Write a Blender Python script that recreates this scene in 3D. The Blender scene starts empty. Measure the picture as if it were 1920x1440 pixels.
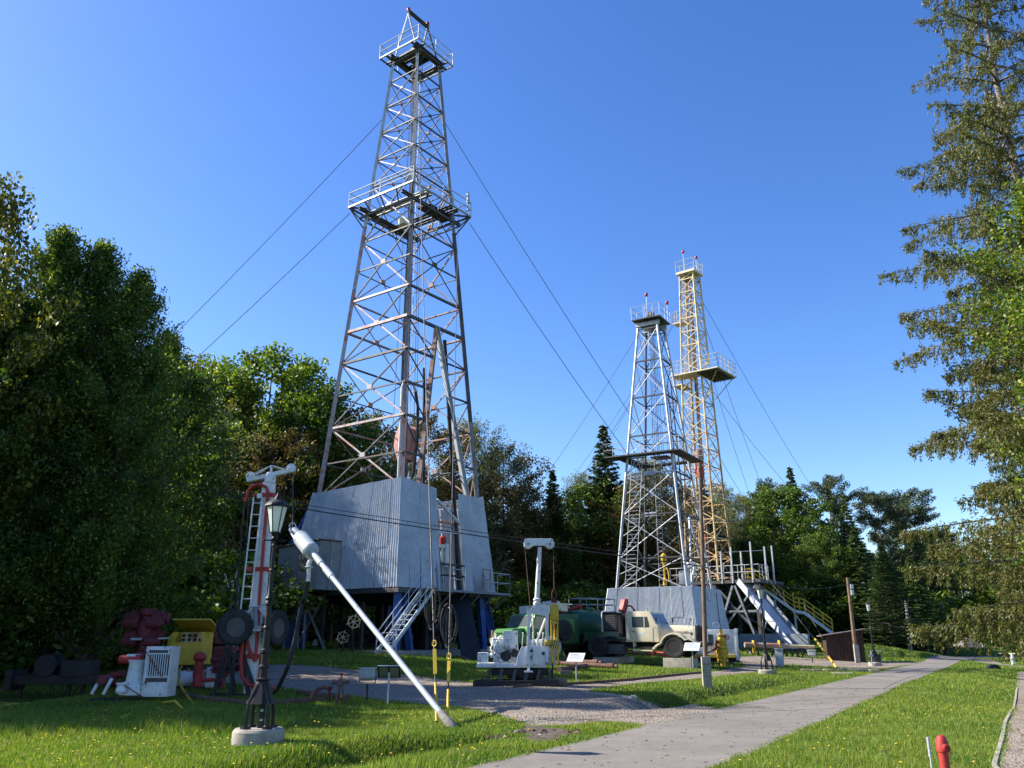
import bpy, bmesh, math, random
import numpy as np
from mathutils import Vector, Matrix
R = math.radians
sc = bpy.context.scene
COL = sc.collection
random.seed(7)
# ------------------------------------------------------------------ camera, sky, sun, exposure
CAM_Z = 1.6
FPX = 1560.0
PITCH = math.atan(475 / FPX)
CP, SP = math.cos(PITCH), math.sin(PITCH)
cam_d = bpy.data.cameras.new('camera')
cam = bpy.data.objects.new('camera', cam_d)
COL.objects.link(cam)
cam.location = (0, 0, CAM_Z)
cam.rotation_euler = (math.pi / 2 + PITCH, 0, 0)
cam_d.sensor_width = 36
cam_d.lens = 36 * FPX / 1920
cam_d.clip_start = 0.1
cam_d.clip_end = 3000
sc.camera = cam

SUN_AZ = Vector((-0.978, 0.205, 0)).normalized()      # towards the sun, on the ground
SUN_EL = R(36)
world = bpy.data.worlds.new('World')
sc.world = world
world.use_nodes = True
wn = world.node_tree
bg = wn.nodes['Background']
sky = wn.nodes.new('ShaderNodeTexSky')
sky.sky_type = 'NISHITA'
sky.sun_disc = False
sky.sun_elevation = SUN_EL
sky.sun_rotation = math.atan2(SUN_AZ.x, SUN_AZ.y)
sky.altitude = 300
sky.air_density = 1.0
sky.dust_density = 0.6
sky.ozone_density = 2.5
hs = wn.nodes.new('ShaderNodeHueSaturation')
hs.inputs['Saturation'].default_value = 1.28
hs.inputs['Hue'].default_value = 0.513
hs.inputs['Value'].default_value = 1.0
wn.links.new(sky.outputs[0], hs.inputs['Color'])
wn.links.new(hs.outputs[0], bg.inputs['Color'])
bg.inputs['Strength'].default_value = 0.112
sd = bpy.data.lights.new('sun', 'SUN')
sun = bpy.data.objects.new('sun', sd)
COL.objects.link(sun)
sdir = Vector((SUN_AZ.x * math.cos(SUN_EL), SUN_AZ.y * math.cos(SUN_EL), math.sin(SUN_EL)))
sun.rotation_euler = (-sdir).to_track_quat('-Z', 'Y').to_euler()
sun.location = (-30, 5, 40)
sd.energy = 5.0
sd.angle = R(0.5)
sd.color = (1.0, 0.93, 0.82)
sc.view_settings.view_transform = 'Standard'
sc.view_settings.look = 'None'
sc.view_settings.gamma = 1
sc.view_settings.use_curve_mapping = False
sc.view_settings.exposure = 1.2
sc.render.engine = 'CYCLES'
sc.cycles.max_bounces = 6
sc.cycles.transparent_max_bounces = 8

# ------------------------------------------------------------------ helpers
def at(px, py, D):
    """world point at depth D (along +Y) seen at a pixel of the photograph"""
    dx, dy, dz = px - 960, FPX * CP - (720 - py) * SP, FPX * SP + (720 - py) * CP
    t = D / dy
    return Vector((dx * t, D, CAM_Z + dz * t))

def ss(a, b, x):
    t = np.clip((x - a) / (b - a), 0, 1)
    return t * t * (3 - 2 * t)

def flat(px, py):
    dx, dy, dz = px - 960, FPX * CP - (720 - py) * SP, FPX * SP + (720 - py) * CP
    t = CAM_Z / -dz
    return (dx * t, dy * t)

ROAD_L = [(-7.9, 2.0), (-3.9, 7.0)] + [flat(*p) for p in [(880,1440),(1170,1370),(1350,1329),(1600,1271),(1720,1244),(1782,1233)]] + [(41, 78.0), (52, 86), (70, 94), (110, 104)]
ROAD_R = [(-2.6, 2.0), (-0.1, 7.0)] + [flat(*p) for p in [(1355,1440),(1560,1344),(1700,1281),(1802,1241)]] + [(39.0, 71.0), (44, 75), (54, 82), (72, 90), (111, 99.5)]
def interp_edge(E, y):
    return np.interp(y, [p[1] for p in E], [p[0] for p in E])

def height(x, y):
    x = np.asarray(x, float); y = np.asarray(y, float)
    u = (interp_edge(ROAD_L, y) - x) * 0.85
    v = (x - interp_edge(ROAD_R, y)) * 0.85
    h = 0.019 * np.clip(y - 25, 0, 60) * ss(2, 12, u)
    h = h + 0.55 * ss(1, -9, x) * ss(27, 43, y)
    # ditch beside the road on the left, open before and after the gravel drive
    prof = ss(0.9, 1.7, u) * (1 - ss(2.1, 3.1, u))
    mask = (1 - ss(14.6, 15.4, y)) + ss(20.5, 23.5, y) * (1 - ss(35.0, 38.0, y))
    h = h - 0.42 * prof * mask
    # swale on the right lawn
    prof2 = ss(1.2, 3.5, v) * (1 - ss(3.8, 6.3, v))
    h = h - 0.38 * prof2 * ss(17, 28, y) * (1 - ss(36, 47, y))
    # grass bank beyond the brown shed
    h = h + 0.9 * np.exp(-(((x - 27.5) / 5.0) ** 2 + ((y - 69) / 7.0) ** 2))
    h = h + 0.03 * np.sin(x * 0.9 + 1.3) * np.sin(y * 0.7) * ss(0.5, 3, np.maximum(u, v))
    h = h - 2.3 * ss(76, 122, y) * ss(32, 48, x)      # the ground falls away beyond the crest of the road
    return h

_DD = np.arange(5.0, 140.0, 0.04)
def G(px, py):
    """where the sight line through a pixel meets the ground"""
    dx, dy, dz = px - 960, FPX * CP - (720 - py) * SP, FPX * SP + (720 - py) * CP
    below = CAM_Z + dz * _DD / dy <= height(dx * _DD / dy, _DD)
    D = float(_DD[int(np.argmax(below))]) if below.any() else 140.0
    return Vector((dx * D / dy, D, float(height(dx * D / dy, D))))

def gz(x, y):
    return float(height(x, y))

# ---- materials
def nodes_of(name):
    m = bpy.data.materials.new(name)
    m.use_nodes = True
    nt = m.node_tree
    return m, nt, nt.nodes['Principled BSDF']

def N(nt, typ, **kw):
    n = nt.nodes.new(typ)
    for k, v in kw.items():
        setattr(n, k, v)
    return n

def noise(nt, scale, detail=4, rough=0.6, coord='Object', stretch=None):
    tc = N(nt, 'ShaderNodeTexCoord')
    n = N(nt, 'ShaderNodeTexNoise')
    n.inputs['Scale'].default_value = scale
    n.inputs['Detail'].default_value = detail
    n.inputs['Roughness'].default_value = rough
    if coord == 'World':
        g = N(nt, 'ShaderNodeNewGeometry'); src = g.outputs['Position']
    else:
        src = tc.outputs[coord]
    if stretch:
        mp = N(nt, 'ShaderNodeMapping')
        mp.inputs['Scale'].default_value = stretch
        nt.links.new(src, mp.inputs['Vector']); src = mp.outputs[0]
    nt.links.new(src, n.inputs['Vector'])
    return n.outputs['Fac']

def ramp(nt, fac, stops):
    r = N(nt, 'ShaderNodeValToRGB')
    els = r.color_ramp.elements
    while len(els) < len(stops): els.new(0.5)
    for e, (p, c) in zip(els, stops):
        e.position = p
        e.color = (c[0], c[1], c[2], 1) if hasattr(c, '__len__') else (c, c, c, 1)
    nt.links.new(fac, r.inputs['Fac'])
    return r.outputs['Color']

def mixc(nt, fac, a, b, mode='MIX'):
    m = N(nt, 'ShaderNodeMix', data_type='RGBA', blend_type=mode)
    for sock, v in ((m.inputs[0], fac), (m.inputs[6], a), (m.inputs[7], b)):
        if isinstance(v, bpy.types.NodeSocket): nt.links.new(v, sock)
        elif hasattr(v, '__len__'): sock.default_value = (v[0], v[1], v[2], 1)
        else: sock.default_value = v
    return m.outputs[2]

def bump(nt, bsdf, h, strength=0.3, dist=0.02):
    b = N(nt, 'ShaderNodeBump')
    b.inputs['Strength'].default_value = strength
    b.inputs['Distance'].default_value = dist
    nt.links.new(h, b.inputs['Height'])
    nt.links.new(b.outputs[0], bsdf.inputs['Normal'])

RUST = (0.16, 0.065, 0.03)
def paint(name, col, rough=0.5, rust=0.0, dirt=0.25, metal=0.0, rustcol=RUST, coord='World', scale=2.0, spec=0.4, each=0.0, streak=0.0):
    """weathered paint: blotchy tone, dirt, chipped rust"""
    m, nt, b = nodes_of(name)
    n1 = noise(nt, scale, 6, 0.65, coord)
    dark = tuple(c * (1 - dirt) for c in col)
    lite = tuple(min(1, c * (1 + dirt * 0.35)) for c in col)
    c = ramp(nt, n1, [(0.3, dark), (0.62, lite)])
    n3 = noise(nt, scale * 9, 5, 0.7, coord)
    c = mixc(nt, 0.28, c, ramp(nt, n3, [(0.3, 0.35), (0.65, 1.0)]), 'MULTIPLY')
    if each > 0:      # neighbouring sheets differ a little in tone
        oi = N(nt, 'ShaderNodeObjectInfo')
        c = mixc(nt, 1.0, c, ramp(nt, oi.outputs['Random'], [(0.0, 1-each), (1.0, 1.0)]), 'MULTIPLY')
    if streak > 0:    # rain and rust runs down the sheet
        n4 = noise(nt, 3.0, 6, 0.7, coord, (2.2, 2.2, 0.12))
        c = mixc(nt, ramp(nt, n4, [(0.55, 0.0), (0.75, streak)]), c, tuple(x*0.45 for x in col))
        n5 = noise(nt, 5.0, 6, 0.75, coord, (2.0, 2.0, 0.25))
        c = mixc(nt, ramp(nt, n5, [(0.66, 0.0), (0.74, streak)]), c, (0.24, 0.15, 0.10))
    if rust > 0:
        n2 = noise(nt, scale * 3.1, 8, 0.7, coord)
        f = ramp(nt, n2, [(0.62 - rust * 0.3, 0.0), (0.70 - rust * 0.3, 1.0)])
        c = mixc(nt, f, c, rustcol)
    nt.links.new(c, b.inputs['Base Color'])
    rr = ramp(nt, n1, [(0.3, min(1, rough + 0.2)), (0.7, rough)])
    nt.links.new(rr, b.inputs['Roughness'])
    b.inputs['Metallic'].default_value = metal
    b.inputs['Specular IOR Level'].default_value = spec
    bump(nt, b, n3, 0.25, 0.01)
    return m

def leaf_mat(name, c1, c2, c3=None, trans=0.35, scale=0.5, rough=0.5):
    m, nt, b = nodes_of(name)
    n1 = noise(nt, scale, 3, 0.6, 'World')
    g = N(nt, 'ShaderNodeNewGeometry')
    c = ramp(nt, n1, [(0.35, c1), (0.65, c2)])
    if c3:
        c = mixc(nt, ramp(nt, g.outputs['Random Per Island'], [(0.75, 0.0), (0.95, 1.0)]), c, c3)
    oi = N(nt, 'ShaderNodeObjectInfo')
    v = ramp(nt, g.outputs['Random Per Island'], [(0.0, 0.6), (1.0, 1.25)])
    c = mixc(nt, 1.0, c, v, 'MULTIPLY')
    c = mixc(nt, 1.0, c, ramp(nt, oi.outputs['Random'], [(0.0, (0.8, 0.85, 0.8)), (1.0, (1.15, 1.08, 1.0))]), 'MULTIPLY')
    nt.links.new(c, b.inputs['Base Color'])
    b.inputs['Roughness'].default_value = rough
    b.inputs['Specular IOR Level'].default_value = 0.35
    tr = N(nt, 'ShaderNodeBsdfTranslucent')
    tc = mixc(nt, 1.0, c, (1.25, 1.25, 0.45), 'MULTIPLY')
    nt.links.new(tc, tr.inputs['Color'])
    ms = N(nt, 'ShaderNodeMixShader')
    ms.inputs[0].default_value = trans
    out = nt.nodes['Material Output']
    nt.links.new(b.outputs[0], ms.inputs[1]); nt.links.new(tr.outputs[0], ms.inputs[2])
    nt.links.new(ms.outputs[0], out.inputs['Surface'])
    return m

M = {}
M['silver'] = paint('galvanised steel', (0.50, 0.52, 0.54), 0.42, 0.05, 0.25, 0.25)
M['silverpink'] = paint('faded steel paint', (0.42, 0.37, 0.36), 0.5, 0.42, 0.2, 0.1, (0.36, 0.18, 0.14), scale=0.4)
M['steel_dark'] = paint('dull grey steel', (0.085, 0.088, 0.092), 0.5, 0.15, 0.3, 0.3)  # dull steel, darkened further to carry painted shade on the derrick members
M['rusty'] = paint('orange rusty steel', (0.36, 0.30, 0.27), 0.6, 0.5, 0.3, 0.0, (0.33, 0.14, 0.08), scale=0.6)
M['black'] = paint('black paint', (0.014, 0.014, 0.015), 0.38, 0.04, 0.3, spec=0.3)
M['blackgrease'] = paint('black greasy iron', (0.018, 0.017, 0.017), 0.55, 0.12, 0.3, rustcol=(0.05, 0.028, 0.018))
M['white'] = paint('white paint', (0.72, 0.74, 0.73), 0.42, 0.13, 0.2, streak=0.25)
M['cream'] = paint('cream paint', (0.70, 0.63, 0.45), 0.3, 0.09, 0.16, streak=0.15)
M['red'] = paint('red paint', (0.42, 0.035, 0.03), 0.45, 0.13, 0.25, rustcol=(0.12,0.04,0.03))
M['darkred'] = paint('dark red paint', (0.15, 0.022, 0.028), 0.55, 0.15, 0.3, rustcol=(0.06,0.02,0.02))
M['yellow'] = paint('yellow paint', (0.62, 0.42, 0.035), 0.45, 0.12, 0.25)
M['paleyellow'] = paint('pale yellow mast paint', (0.62, 0.53, 0.29), 0.5, 0.24, 0.2, 0, (0.33, 0.17, 0.07), scale=0.8)
M['orangeyellow'] = paint('rusty yellow paint', (0.60, 0.47, 0.24), 0.5, 0.42, 0.25, 0, (0.34, 0.14, 0.06), scale=0.8)
M['blue'] = paint('blue paint', (0.03, 0.10, 0.34), 0.5, 0.1, 0.3)
M['darkgreen'] = paint('dark green paint', (0.018, 0.085, 0.035), 0.3, 0.04, 0.2)
M['green'] = paint('green paint', (0.07, 0.22, 0.06), 0.3, 0.03, 0.15)
M['salmon'] = paint('salmon primer', (0.50, 0.24, 0.19), 0.6, 0.1, 0.2)
M['greybox'] = paint('grey enamel', (0.42, 0.47, 0.49), 0.4, 0.05, 0.15)
M['wallsheet'] = paint('blue grey corrugated sheet', (0.53, 0.58, 0.64), 0.5, 0.02, 0.15, 0.1, scale=0.9, each=0.13, streak=0.28)
M['palesheet'] = paint('pale corrugated sheet', (0.60, 0.65, 0.70), 0.45, 0.02, 0.14, 0.1, scale=0.9, each=0.10, streak=0.4)
M['cabinsheet'] = paint('dull cabin sheet', (0.26, 0.30, 0.33), 0.5, 0.05, 0.25, 0.2, each=0.25, streak=0.4)
M['midsteel'] = paint('mid grey steel', (0.25, 0.255, 0.26), 0.5, 0.12, 0.3, 0.3)
M['rubber'] = paint('rubber', (0.03, 0.03, 0.031), 0.75, 0, 0.3)
M['concrete'] = paint('weathered concrete', (0.36, 0.33, 0.28), 0.9, 0.12, 0.35, 0, (0.17, 0.15, 0.11), scale=3)
M['wood'] = paint('weathered pole wood', (0.20, 0.135, 0.09), 0.8, 0.1, 0.35, 0, (0.08, 0.06, 0.045), scale=3)
M['brownwood'] = paint('dark brown boards', (0.055, 0.028, 0.02), 0.7, 0.1, 0.35)
M['greywood'] = paint('grey wood', (0.24, 0.22, 0.19), 0.85, 0.2, 0.3, 0, (0.1, 0.09, 0.07), scale=3)
M['rustpipe'] = paint('rusty pipe', (0.14, 0.075, 0.055), 0.7, 0.25, 0.35)
M['signface'] = paint('pale sign panel', (0.55, 0.60, 0.62), 0.4, 0, 0.1)
M['ink'] = paint('sign print', (0.07, 0.09, 0.11), 0.6, 0, 0.1)
M['wire'] = paint('wire rope', (0.045, 0.045, 0.05), 0.5, 0, 0.2, 0.3)
M['redlamp'] = paint('red beacon glass', (0.42, 0.01, 0.02), 0.25, 0, 0.1)
M['roof'] = paint('dark roof tiles', (0.15, 0.12, 0.12), 0.8, 0, 0.25)
M['plaster'] = paint('grey plaster wall', (0.30, 0.28, 0.26), 0.9, 0, 0.2)
M['bark'] = paint('grey brown bark', (0.13, 0.10, 0.075), 0.9, 0.3, 0.4, 0, (0.06, 0.05, 0.04), scale=3)
M['barkpale'] = paint('pale bark', (0.36, 0.33, 0.29), 0.9, 0.3, 0.4, 0, (0.10, 0.08, 0.065), scale=2)

def glass_mat(name, col, rough=0.08, alpha=None):
    m, nt, b = nodes_of(name)
    n1 = noise(nt, 3, 4, 0.6, 'World')
    nt.links.new(ramp(nt, n1, [(0.3, col), (0.7, tuple(c * 1.4 for c in col))]), b.inputs['Base Color'])
    b.inputs['Roughness'].default_value = rough
    b.inputs['Specular IOR Level'].default_value = 0.8
    if alpha is not None:
        b.inputs['Alpha'].default_value = alpha
    return m
M['glass'] = glass_mat('dusty window glass', (0.05, 0.065, 0.07), 0.12)
M['lampglass'] = glass_mat('milky lantern glass', (0.62, 0.66, 0.58), 0.3, 0.62)
M['reflector'] = glass_mat('floodlight reflector', (0.45, 0.47, 0.48), 0.25)

# ---- mesh builder
class MB:
    def __init__(s):
        s.v = []; s.f = []
    def add(s, vs, fs):
        o = len(s.v)
        s.v += [tuple(p) for p in vs]
        s.f += [tuple(i + o for i in f) for f in fs]
        return s
    def box(s, c, d, rz=0, rx=0, ry=0):
        x, y, z = d[0] / 2, d[1] / 2, d[2] / 2
        m = Matrix.Translation(c) @ Matrix.Rotation(rz, 4, 'Z') @ Matrix.Rotation(ry, 4, 'Y') @ Matrix.Rotation(rx, 4, 'X')
        vs = [m @ Vector(p) for p in [(-x,-y,-z),(x,-y,-z),(x,y,-z),(-x,y,-z),(-x,-y,z),(x,-y,z),(x,y,z),(-x,y,z)]]
        return s.add(vs, [(0,3,2,1),(4,5,6,7),(0,1,5,4),(1,2,6,5),(2,3,7,6),(3,0,4,7)])
    def b2(s, a, b):
        return s.box([(a[i] + b[i]) / 2 for i in range(3)], [abs(b[i] - a[i]) for i in range(3)])
    def beam(s, p0, p1, w, h=None, up=(0, 0, 1)):
        p0, p1 = Vector(p0), Vector(p1); h = h or w
        d = (p1 - p0).normalized(); upv = Vector(up)
        if abs(d.dot(upv)) > 0.99: upv = Vector((0, 1, 0))
        a = d.cross(upv).normalized(); b = a.cross(d).normalized()
        a *= w / 2; b *= h / 2
        vs = [p0-a-b, p0+a-b, p0+a+b, p0-a+b, p1-a-b, p1+a-b, p1+a+b, p1-a+b]
        return s.add(vs, [(0,1,2,3),(7,6,5,4),(0,4,5,1),(1,5,6,2),(2,6,7,3),(3,7,4,0)])
    def tube(s, p0, p1, r0, r1=None, n=10, caps=True):
        return s.path([p0, p1], [r0, r0 if r1 is None else r1], n, caps)
    def path(s, pts, r, n=8, caps=True):
        pts = [Vector(p) for p in pts]
        rs = r if hasattr(r, '__len__') else [r] * len(pts)
        o = len(s.v); ref = None
        for i, p in enumerate(pts):
            if i == 0: d = pts[1] - pts[0]
            elif i == len(pts) - 1: d = pts[-1] - pts[-2]
            else: d = (pts[i+1] - pts[i]).normalized() + (pts[i] - pts[i-1]).normalized()
            if d.length < 1e-9: d = Vector((0, 0, 1))
            d.normalize()
            if ref is None: ref = Vector((0,0,1)) if abs(d.z) < 0.9 else Vector((1,0,0))
            a = d.cross(ref)
            if a.length < 1e-5: a = d.cross(Vector((0.3, 1, 0.2)))
            a.normalize(); b = a.cross(d).normalized(); ref = b
            for k in range(n):
                t = 2 * math.pi * k / n
                s.v.append(tuple(p + a * (rs[i] * math.cos(t)) + b * (rs[i] * math.sin(t))))
        for i in range(len(pts) - 1):
            for k in range(n):
                k2 = (k + 1) % n
                s.f.append((o+i*n+k, o+i*n+k2, o+(i+1)*n+k2, o+(i+1)*n+k))
        if caps:
            s.f.append(tuple(o + k for k in range(n))[::-1])
            s.f.append(tuple(o + (len(pts)-1)*n + k for k in range(n)))
        return s
    def lathe(s, prof, c=(0,0,0), n=16, axis='Z', rz=0, caps=True):
        """prof: list of (radius, height)"""
        pts = []
        for r, h in prof:
            for k in range(n):
                t = 2 * math.pi * k / n
                p = (r*math.cos(t), r*math.sin(t), h)
                if axis == 'X': p = (h, p[0], p[1])
                elif axis == 'Y': p = (p[0], h, p[1])
                v = Matrix.Rotation(rz, 3, 'Z') @ Vector(p)
                pts.append(v + Vector(c))
        fs = []
        for i in range(len(prof) - 1):
            for k in range(n):
                k2 = (k+1) % n
                f = (i*n+k, i*n+k2, (i+1)*n+k2, (i+1)*n+k)
                fs.append(f if axis != 'Y' else f[::-1])
        if caps: fs.append(tuple(range(n))[::-1]); fs.append(tuple((len(prof)-1)*n+k for k in range(n)))
        return s.add(pts, fs)
    def sphere(s, c, r, n=12, sz=1.0):
        prof = [(max(1e-3, r*math.sin(math.pi*i/(n//2+1))), -r*sz*math.cos(math.pi*i/(n//2+1))) for i in range(n//2+2)]
        return s.lathe(prof, c, n)
    def torus(s, c, Rr, r, axis='X', n=24, k=8, arc=None):
        pts = []
        a0, a1 = arc or (0, 2*math.pi)
        for i in range(n + 1):
            t = a0 + (a1-a0)*i/n
            p = (Rr*math.cos(t), Rr*math.sin(t))
            v = {'X': (0, p[0], p[1]), 'Y': (p[0], 0, p[1]), 'Z': (p[0], p[1], 0)}[axis]
            pts.append(Vector(c) + Vector(v))
        return s.path(pts, r, k, caps=arc is not None)
    def prism(s, poly, a, b, plane='XZ'):
        """extrude a polygon; plane XZ: poly=(x,z), from y=a to y=b"""
        def P(p, t):
            return {'XZ': (p[0], t, p[1]), 'XY': (p[0], p[1], t), 'YZ': (t, p[0], p[1])}[plane]
        n = len(poly)
        vs = [P(p, a) for p in poly] + [P(p, b) for p in poly]
        fs = [tuple(range(n)), tuple(range(2*n-1, n-1, -1))] + [(i, i+n, (i+1) % n + n, (i+1) % n) for i in range(n)]
        return s.add(vs, fs)
    def mesh(s, name, mat, bevel=0.0, smooth=True, angle=35):
        me = bpy.data.meshes.new(name)
        me.from_pydata(s.v, [], s.f)
        bm = bmesh.new(); bm.from_mesh(me)
        bmesh.ops.recalc_face_normals(bm, faces=bm.faces)
        if bevel > 0:
            ed = [e for e in bm.edges if len(e.link_faces) == 2 and e.calc_face_angle(0) > 0.6]
            bmesh.ops.bevel(bm, geom=ed, offset=bevel, segments=2, affect='EDGES', profile=0.7, clamp_overlap=True)
        bm.to_mesh(me); bm.free()
        me.materials.append(mat)
        if smooth:
            me.polygons.foreach_set('use_smooth', [True] * len(me.polygons))
            me.set_sharp_from_angle(angle=R(angle))
        return me

def link(name, me, parent=None, mtx=None):
    o = bpy.data.objects.new(name, me)
    COL.objects.link(o)
    if parent is not None: o.parent = parent
    if mtx is not None: o.matrix_local = mtx
    return o

def part(mb, name, mat, parent, bevel=0.0, label=None, kind=None, smooth=True, angle=35):
    o = link(name, mb.mesh(name, M[mat] if isinstance(mat, str) else mat, bevel, smooth, angle), parent)
    if label: o['label'] = label
    if kind: o['kind'] = kind
    return o

def thing(name, label, cat, loc=(0, 0, 0), rz=0.0, group=None):
    o = bpy.data.objects.new(name, None)
    COL.objects.link(o)
    o.empty_display_size = 0.3
    o.location = loc; o.rotation_euler = (0, 0, rz)
    o['label'] = label; o['category'] = cat
    if group: o['group'] = group
    return o

def solo(mb, name, mat, label, cat, loc=(0,0,0), rz=0, group=None, bevel=0.0):
    o = part(mb, name, mat, None, bevel)
    o.location = loc; o.rotation_euler = (0, 0, rz)
    o['label'] = label; o['category'] = cat
    if group: o['group'] = group
    return o

def copytree(src, loc=None, rz=None, label=None, parent=None):
    c = src.copy(); COL.objects.link(c)
    if parent is not None: c.parent = parent
    if loc is not None: c.location = loc
    if rz is not None: c.rotation_euler = (0, 0, rz)
    if label: c['label'] = label
    for ch in list(src.children):
        copytree(ch, parent=c)
    return c

# shared unit members (length 1 along z) - scaled per piece
_units = {}
def unit(shape, mat):
    k = (shape, mat)
    if k not in _units:
        mb = MB()
        if shape == 'angle':
            t = 0.16
            mb.prism([(-.5,-.5),(.5,-.5),(.5,-.5+t),(-.5+t,-.5+t),(-.5+t,.5),(-.5,.5)], 0, 1, 'XY')
        elif shape == 'tube':
            mb.tube((0,0,0), (0,0,1), 0.5, n=8)
        elif shape == 'ibeam':
            t = 0.14
            mb.prism([(-.5,-.5),(.5,-.5),(.5,-.5+t),(t/2,-.5+t),(t/2,.5-t),(.5,.5-t),(.5,.5),(-.5,.5),(-.5,.5-t),(-t/2,.5-t),(-t/2,-.5+t),(-.5,-.5+t)], 0, 1, 'XY')
        else:
            mb.box((0,0,.5), (1,1,1))
        _units[k] = mb.mesh(shape + ' section', M[mat], smooth=(shape == 'tube'))
    return _units[k]

def member(parent, name, p0, p1, w, mat, shape='angle', h=None, roll=0.0):
    p0, p1 = Vector(p0), Vector(p1)
    d = p1 - p0
    q = d.to_track_quat('Z', 'Y')
    mtx = Matrix.Translation(p0) @ q.to_matrix().to_4x4() @ Matrix.Rotation(roll, 4, 'Z') @ Matrix.Diagonal((w, h or w, d.length, 1))
    return link(name, unit(shape, mat), parent, mtx)
# ------------------------------------------------------------------ ground, road, gravel, grass
def struct(o):
    o['kind'] = 'structure'; return o

def sdist(poly, X, Y):
    """signed distance to polygon, negative inside"""
    P = np.array(poly, float); n = len(P)
    d = np.full(X.shape, 1e9); inside = np.zeros(X.shape, bool)
    nx = np.zeros(X.shape); ny = np.zeros(X.shape)
    for i in range(n):
        a = P[i]; b = P[(i+1) % n]; e = b - a
        t = np.clip(((X-a[0])*e[0] + (Y-a[1])*e[1]) / max(1e-9, e.dot(e)), 0, 1)
        qx, qy = a[0]+t*e[0], a[1]+t*e[1]
        dd = np.hypot(X-qx, Y-qy)
        k = dd < d
        d = np.where(k, dd, d); nx = np.where(k, qx, nx); ny = np.where(k, qy, ny)
        cond = ((a[1] > Y) != (b[1] > Y))
        with np.errstate(divide='ignore', invalid='ignore'):
            xi = (b[0]-a[0]) * (Y-a[1]) / (b[1]-a[1] + 1e-12) + a[0]
        inside ^= cond & (X < xi)
    return np.where(inside, -d, d), nx, ny

def wobble(poly, step=0.5, amp=0.06, seed=1):
    rr = random.Random(seed); out = []
    n = len(poly)
    for i in range(n):
        a = Vector(poly[i][:2]); b = Vector(poly[(i+1) % n][:2]); L = (b-a).length
        k = max(1, int(L/step))
        for j in range(k):
            p = a.lerp(b, j/k)
            out.append((p.x + rr.uniform(-amp, amp), p.y + rr.uniform(-amp, amp)))
    return out

def px_poly(pts):
    return [tuple(G(*p)[:2]) for p in pts]

road_poly = wobble(ROAD_L + ROAD_R[::-1], 0.45, 0.035, 2)
gravel_poly = wobble(px_poly([(350,1262),(520,1246),(620,1251),(730,1262),(860,1278),(963,1288),(1095,1281),(1180,1276),
    (1244,1269),(1316,1262),(1400,1250),(1380,1232),(1460,1231),(1600,1238),(1740,1242)]) + [(ROAD_L[6][0]+0.1, ROAD_L[6][1])] +
    px_poly([(1640,1256),(1560,1250),(1470,1246),(1424,1260),(1364,1267),(1236,1278),(1150,1287),(1092,1297),(1190,1311),(1240,1322),(1352,1331)]) +
    [tuple(flat(1352,1338)), tuple(flat(1200,1368))] + px_poly([(1185,1358),(1130,1356),(1060,1362),(1000,1362),(950,1345),(860,1326),(700,1312),(640,1303),(560,1294),(480,1284),(350,1276)]), 0.5, 0.07, 3)
side_path = wobble([flat(1864,1440)] + [flat(*p) for p in [(1888,1340),(1903,1272),(1906,1258)]] + [(27.5, 45.0)] +
    [flat(*p) for p in [(1838,1243),(1812,1241)]] + [(32.0, 64.0)] + [flat(*p) for p in [(1850,1238),(1905,1249)]] + [(33.0, 52.0), (30, 42), (18.5, 25), (8.8, 11.5), (5.0, 6.0), (2.6, 5.0)], 0.5, 0.03, 5)
# sheets are the polygons, cut from a fine grid whose outer corners slide to the outline
def sheet(name, poly, mat, cell, lift, label=None):
    P = np.array(poly); x0, y0 = P.min(0) - cell; x1, y1 = P.max(0) + cell
    # rotate nothing: axis-aligned cells, coarser far away
    ys = [y0]
    while ys[-1] < y1: ys.append(ys[-1] + cell * max(1.0, ys[-1] / 22.0))
    xs = np.arange(x0, x1 + cell, cell * 1.3)
    X, Y = np.meshgrid(xs, np.array(ys))
    d, qx, qy = sdist(poly, X, Y)
    inn = d < 0
    keep = inn[:-1, :-1] | inn[1:, :-1] | inn[:-1, 1:] | inn[1:, 1:]
    XX = np.where(inn, X, qx); YY = np.where(inn, Y, qy)
    Z = height(XX, YY) + lift
    idx = np.arange(X.size).reshape(X.shape)
    f = np.stack([idx[:-1, :-1][keep], idx[:-1, 1:][keep], idx[1:, 1:][keep], idx[1:, :-1][keep]], 1)
    used = np.unique(f); rm = -np.ones(X.size, int); rm[used] = np.arange(len(used))
    v = np.stack([XX.ravel(), YY.ravel(), Z.ravel()], 1)[used]
    me = bpy.data.meshes.new(name)
    me.from_pydata(v.tolist(), [], rm[f].tolist())
    me.materials.append(mat)
    me.polygons.foreach_set('use_smooth', [True] * len(me.polygons))
    o = link(name, me); struct(o)
    if label: o['label'] = label
    return o

# asphalt
m, nt, b = nodes_of('old asphalt')
n1 = noise(nt, 0.35, 5, 0.6, 'World'); n2 = noise(nt, 60, 3, 0.7, 'World'); n3 = noise(nt, 2.5, 6, 0.7, 'World')
c = ramp(nt, n1, [(0.3, (0.172,0.155,0.136)), (0.7, (0.24,0.217,0.19))])
c = mixc(nt, 0.55, c, ramp(nt, n2, [(0.32, 0.45), (0.6, 1.1)]), 'MULTIPLY')
c = mixc(nt, 0.5, c, ramp(nt, n3, [(0.3, 0.7), (0.6, 1.05)]), 'MULTIPLY')
g = N(nt, 'ShaderNodeNewGeometry')
vor = N(nt, 'ShaderNodeTexVoronoi', feature='DISTANCE_TO_EDGE'); vor.inputs['Scale'].default_value = 0.16
wv = N(nt, 'ShaderNodeTexNoise'); wv.inputs['Scale'].default_value = 1.2; wv.inputs['Detail'].default_value = 6
va = N(nt, 'ShaderNodeVectorMath', operation='ADD'); nt.links.new(g.outputs['Position'], wv.inputs['Vector'])
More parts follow.
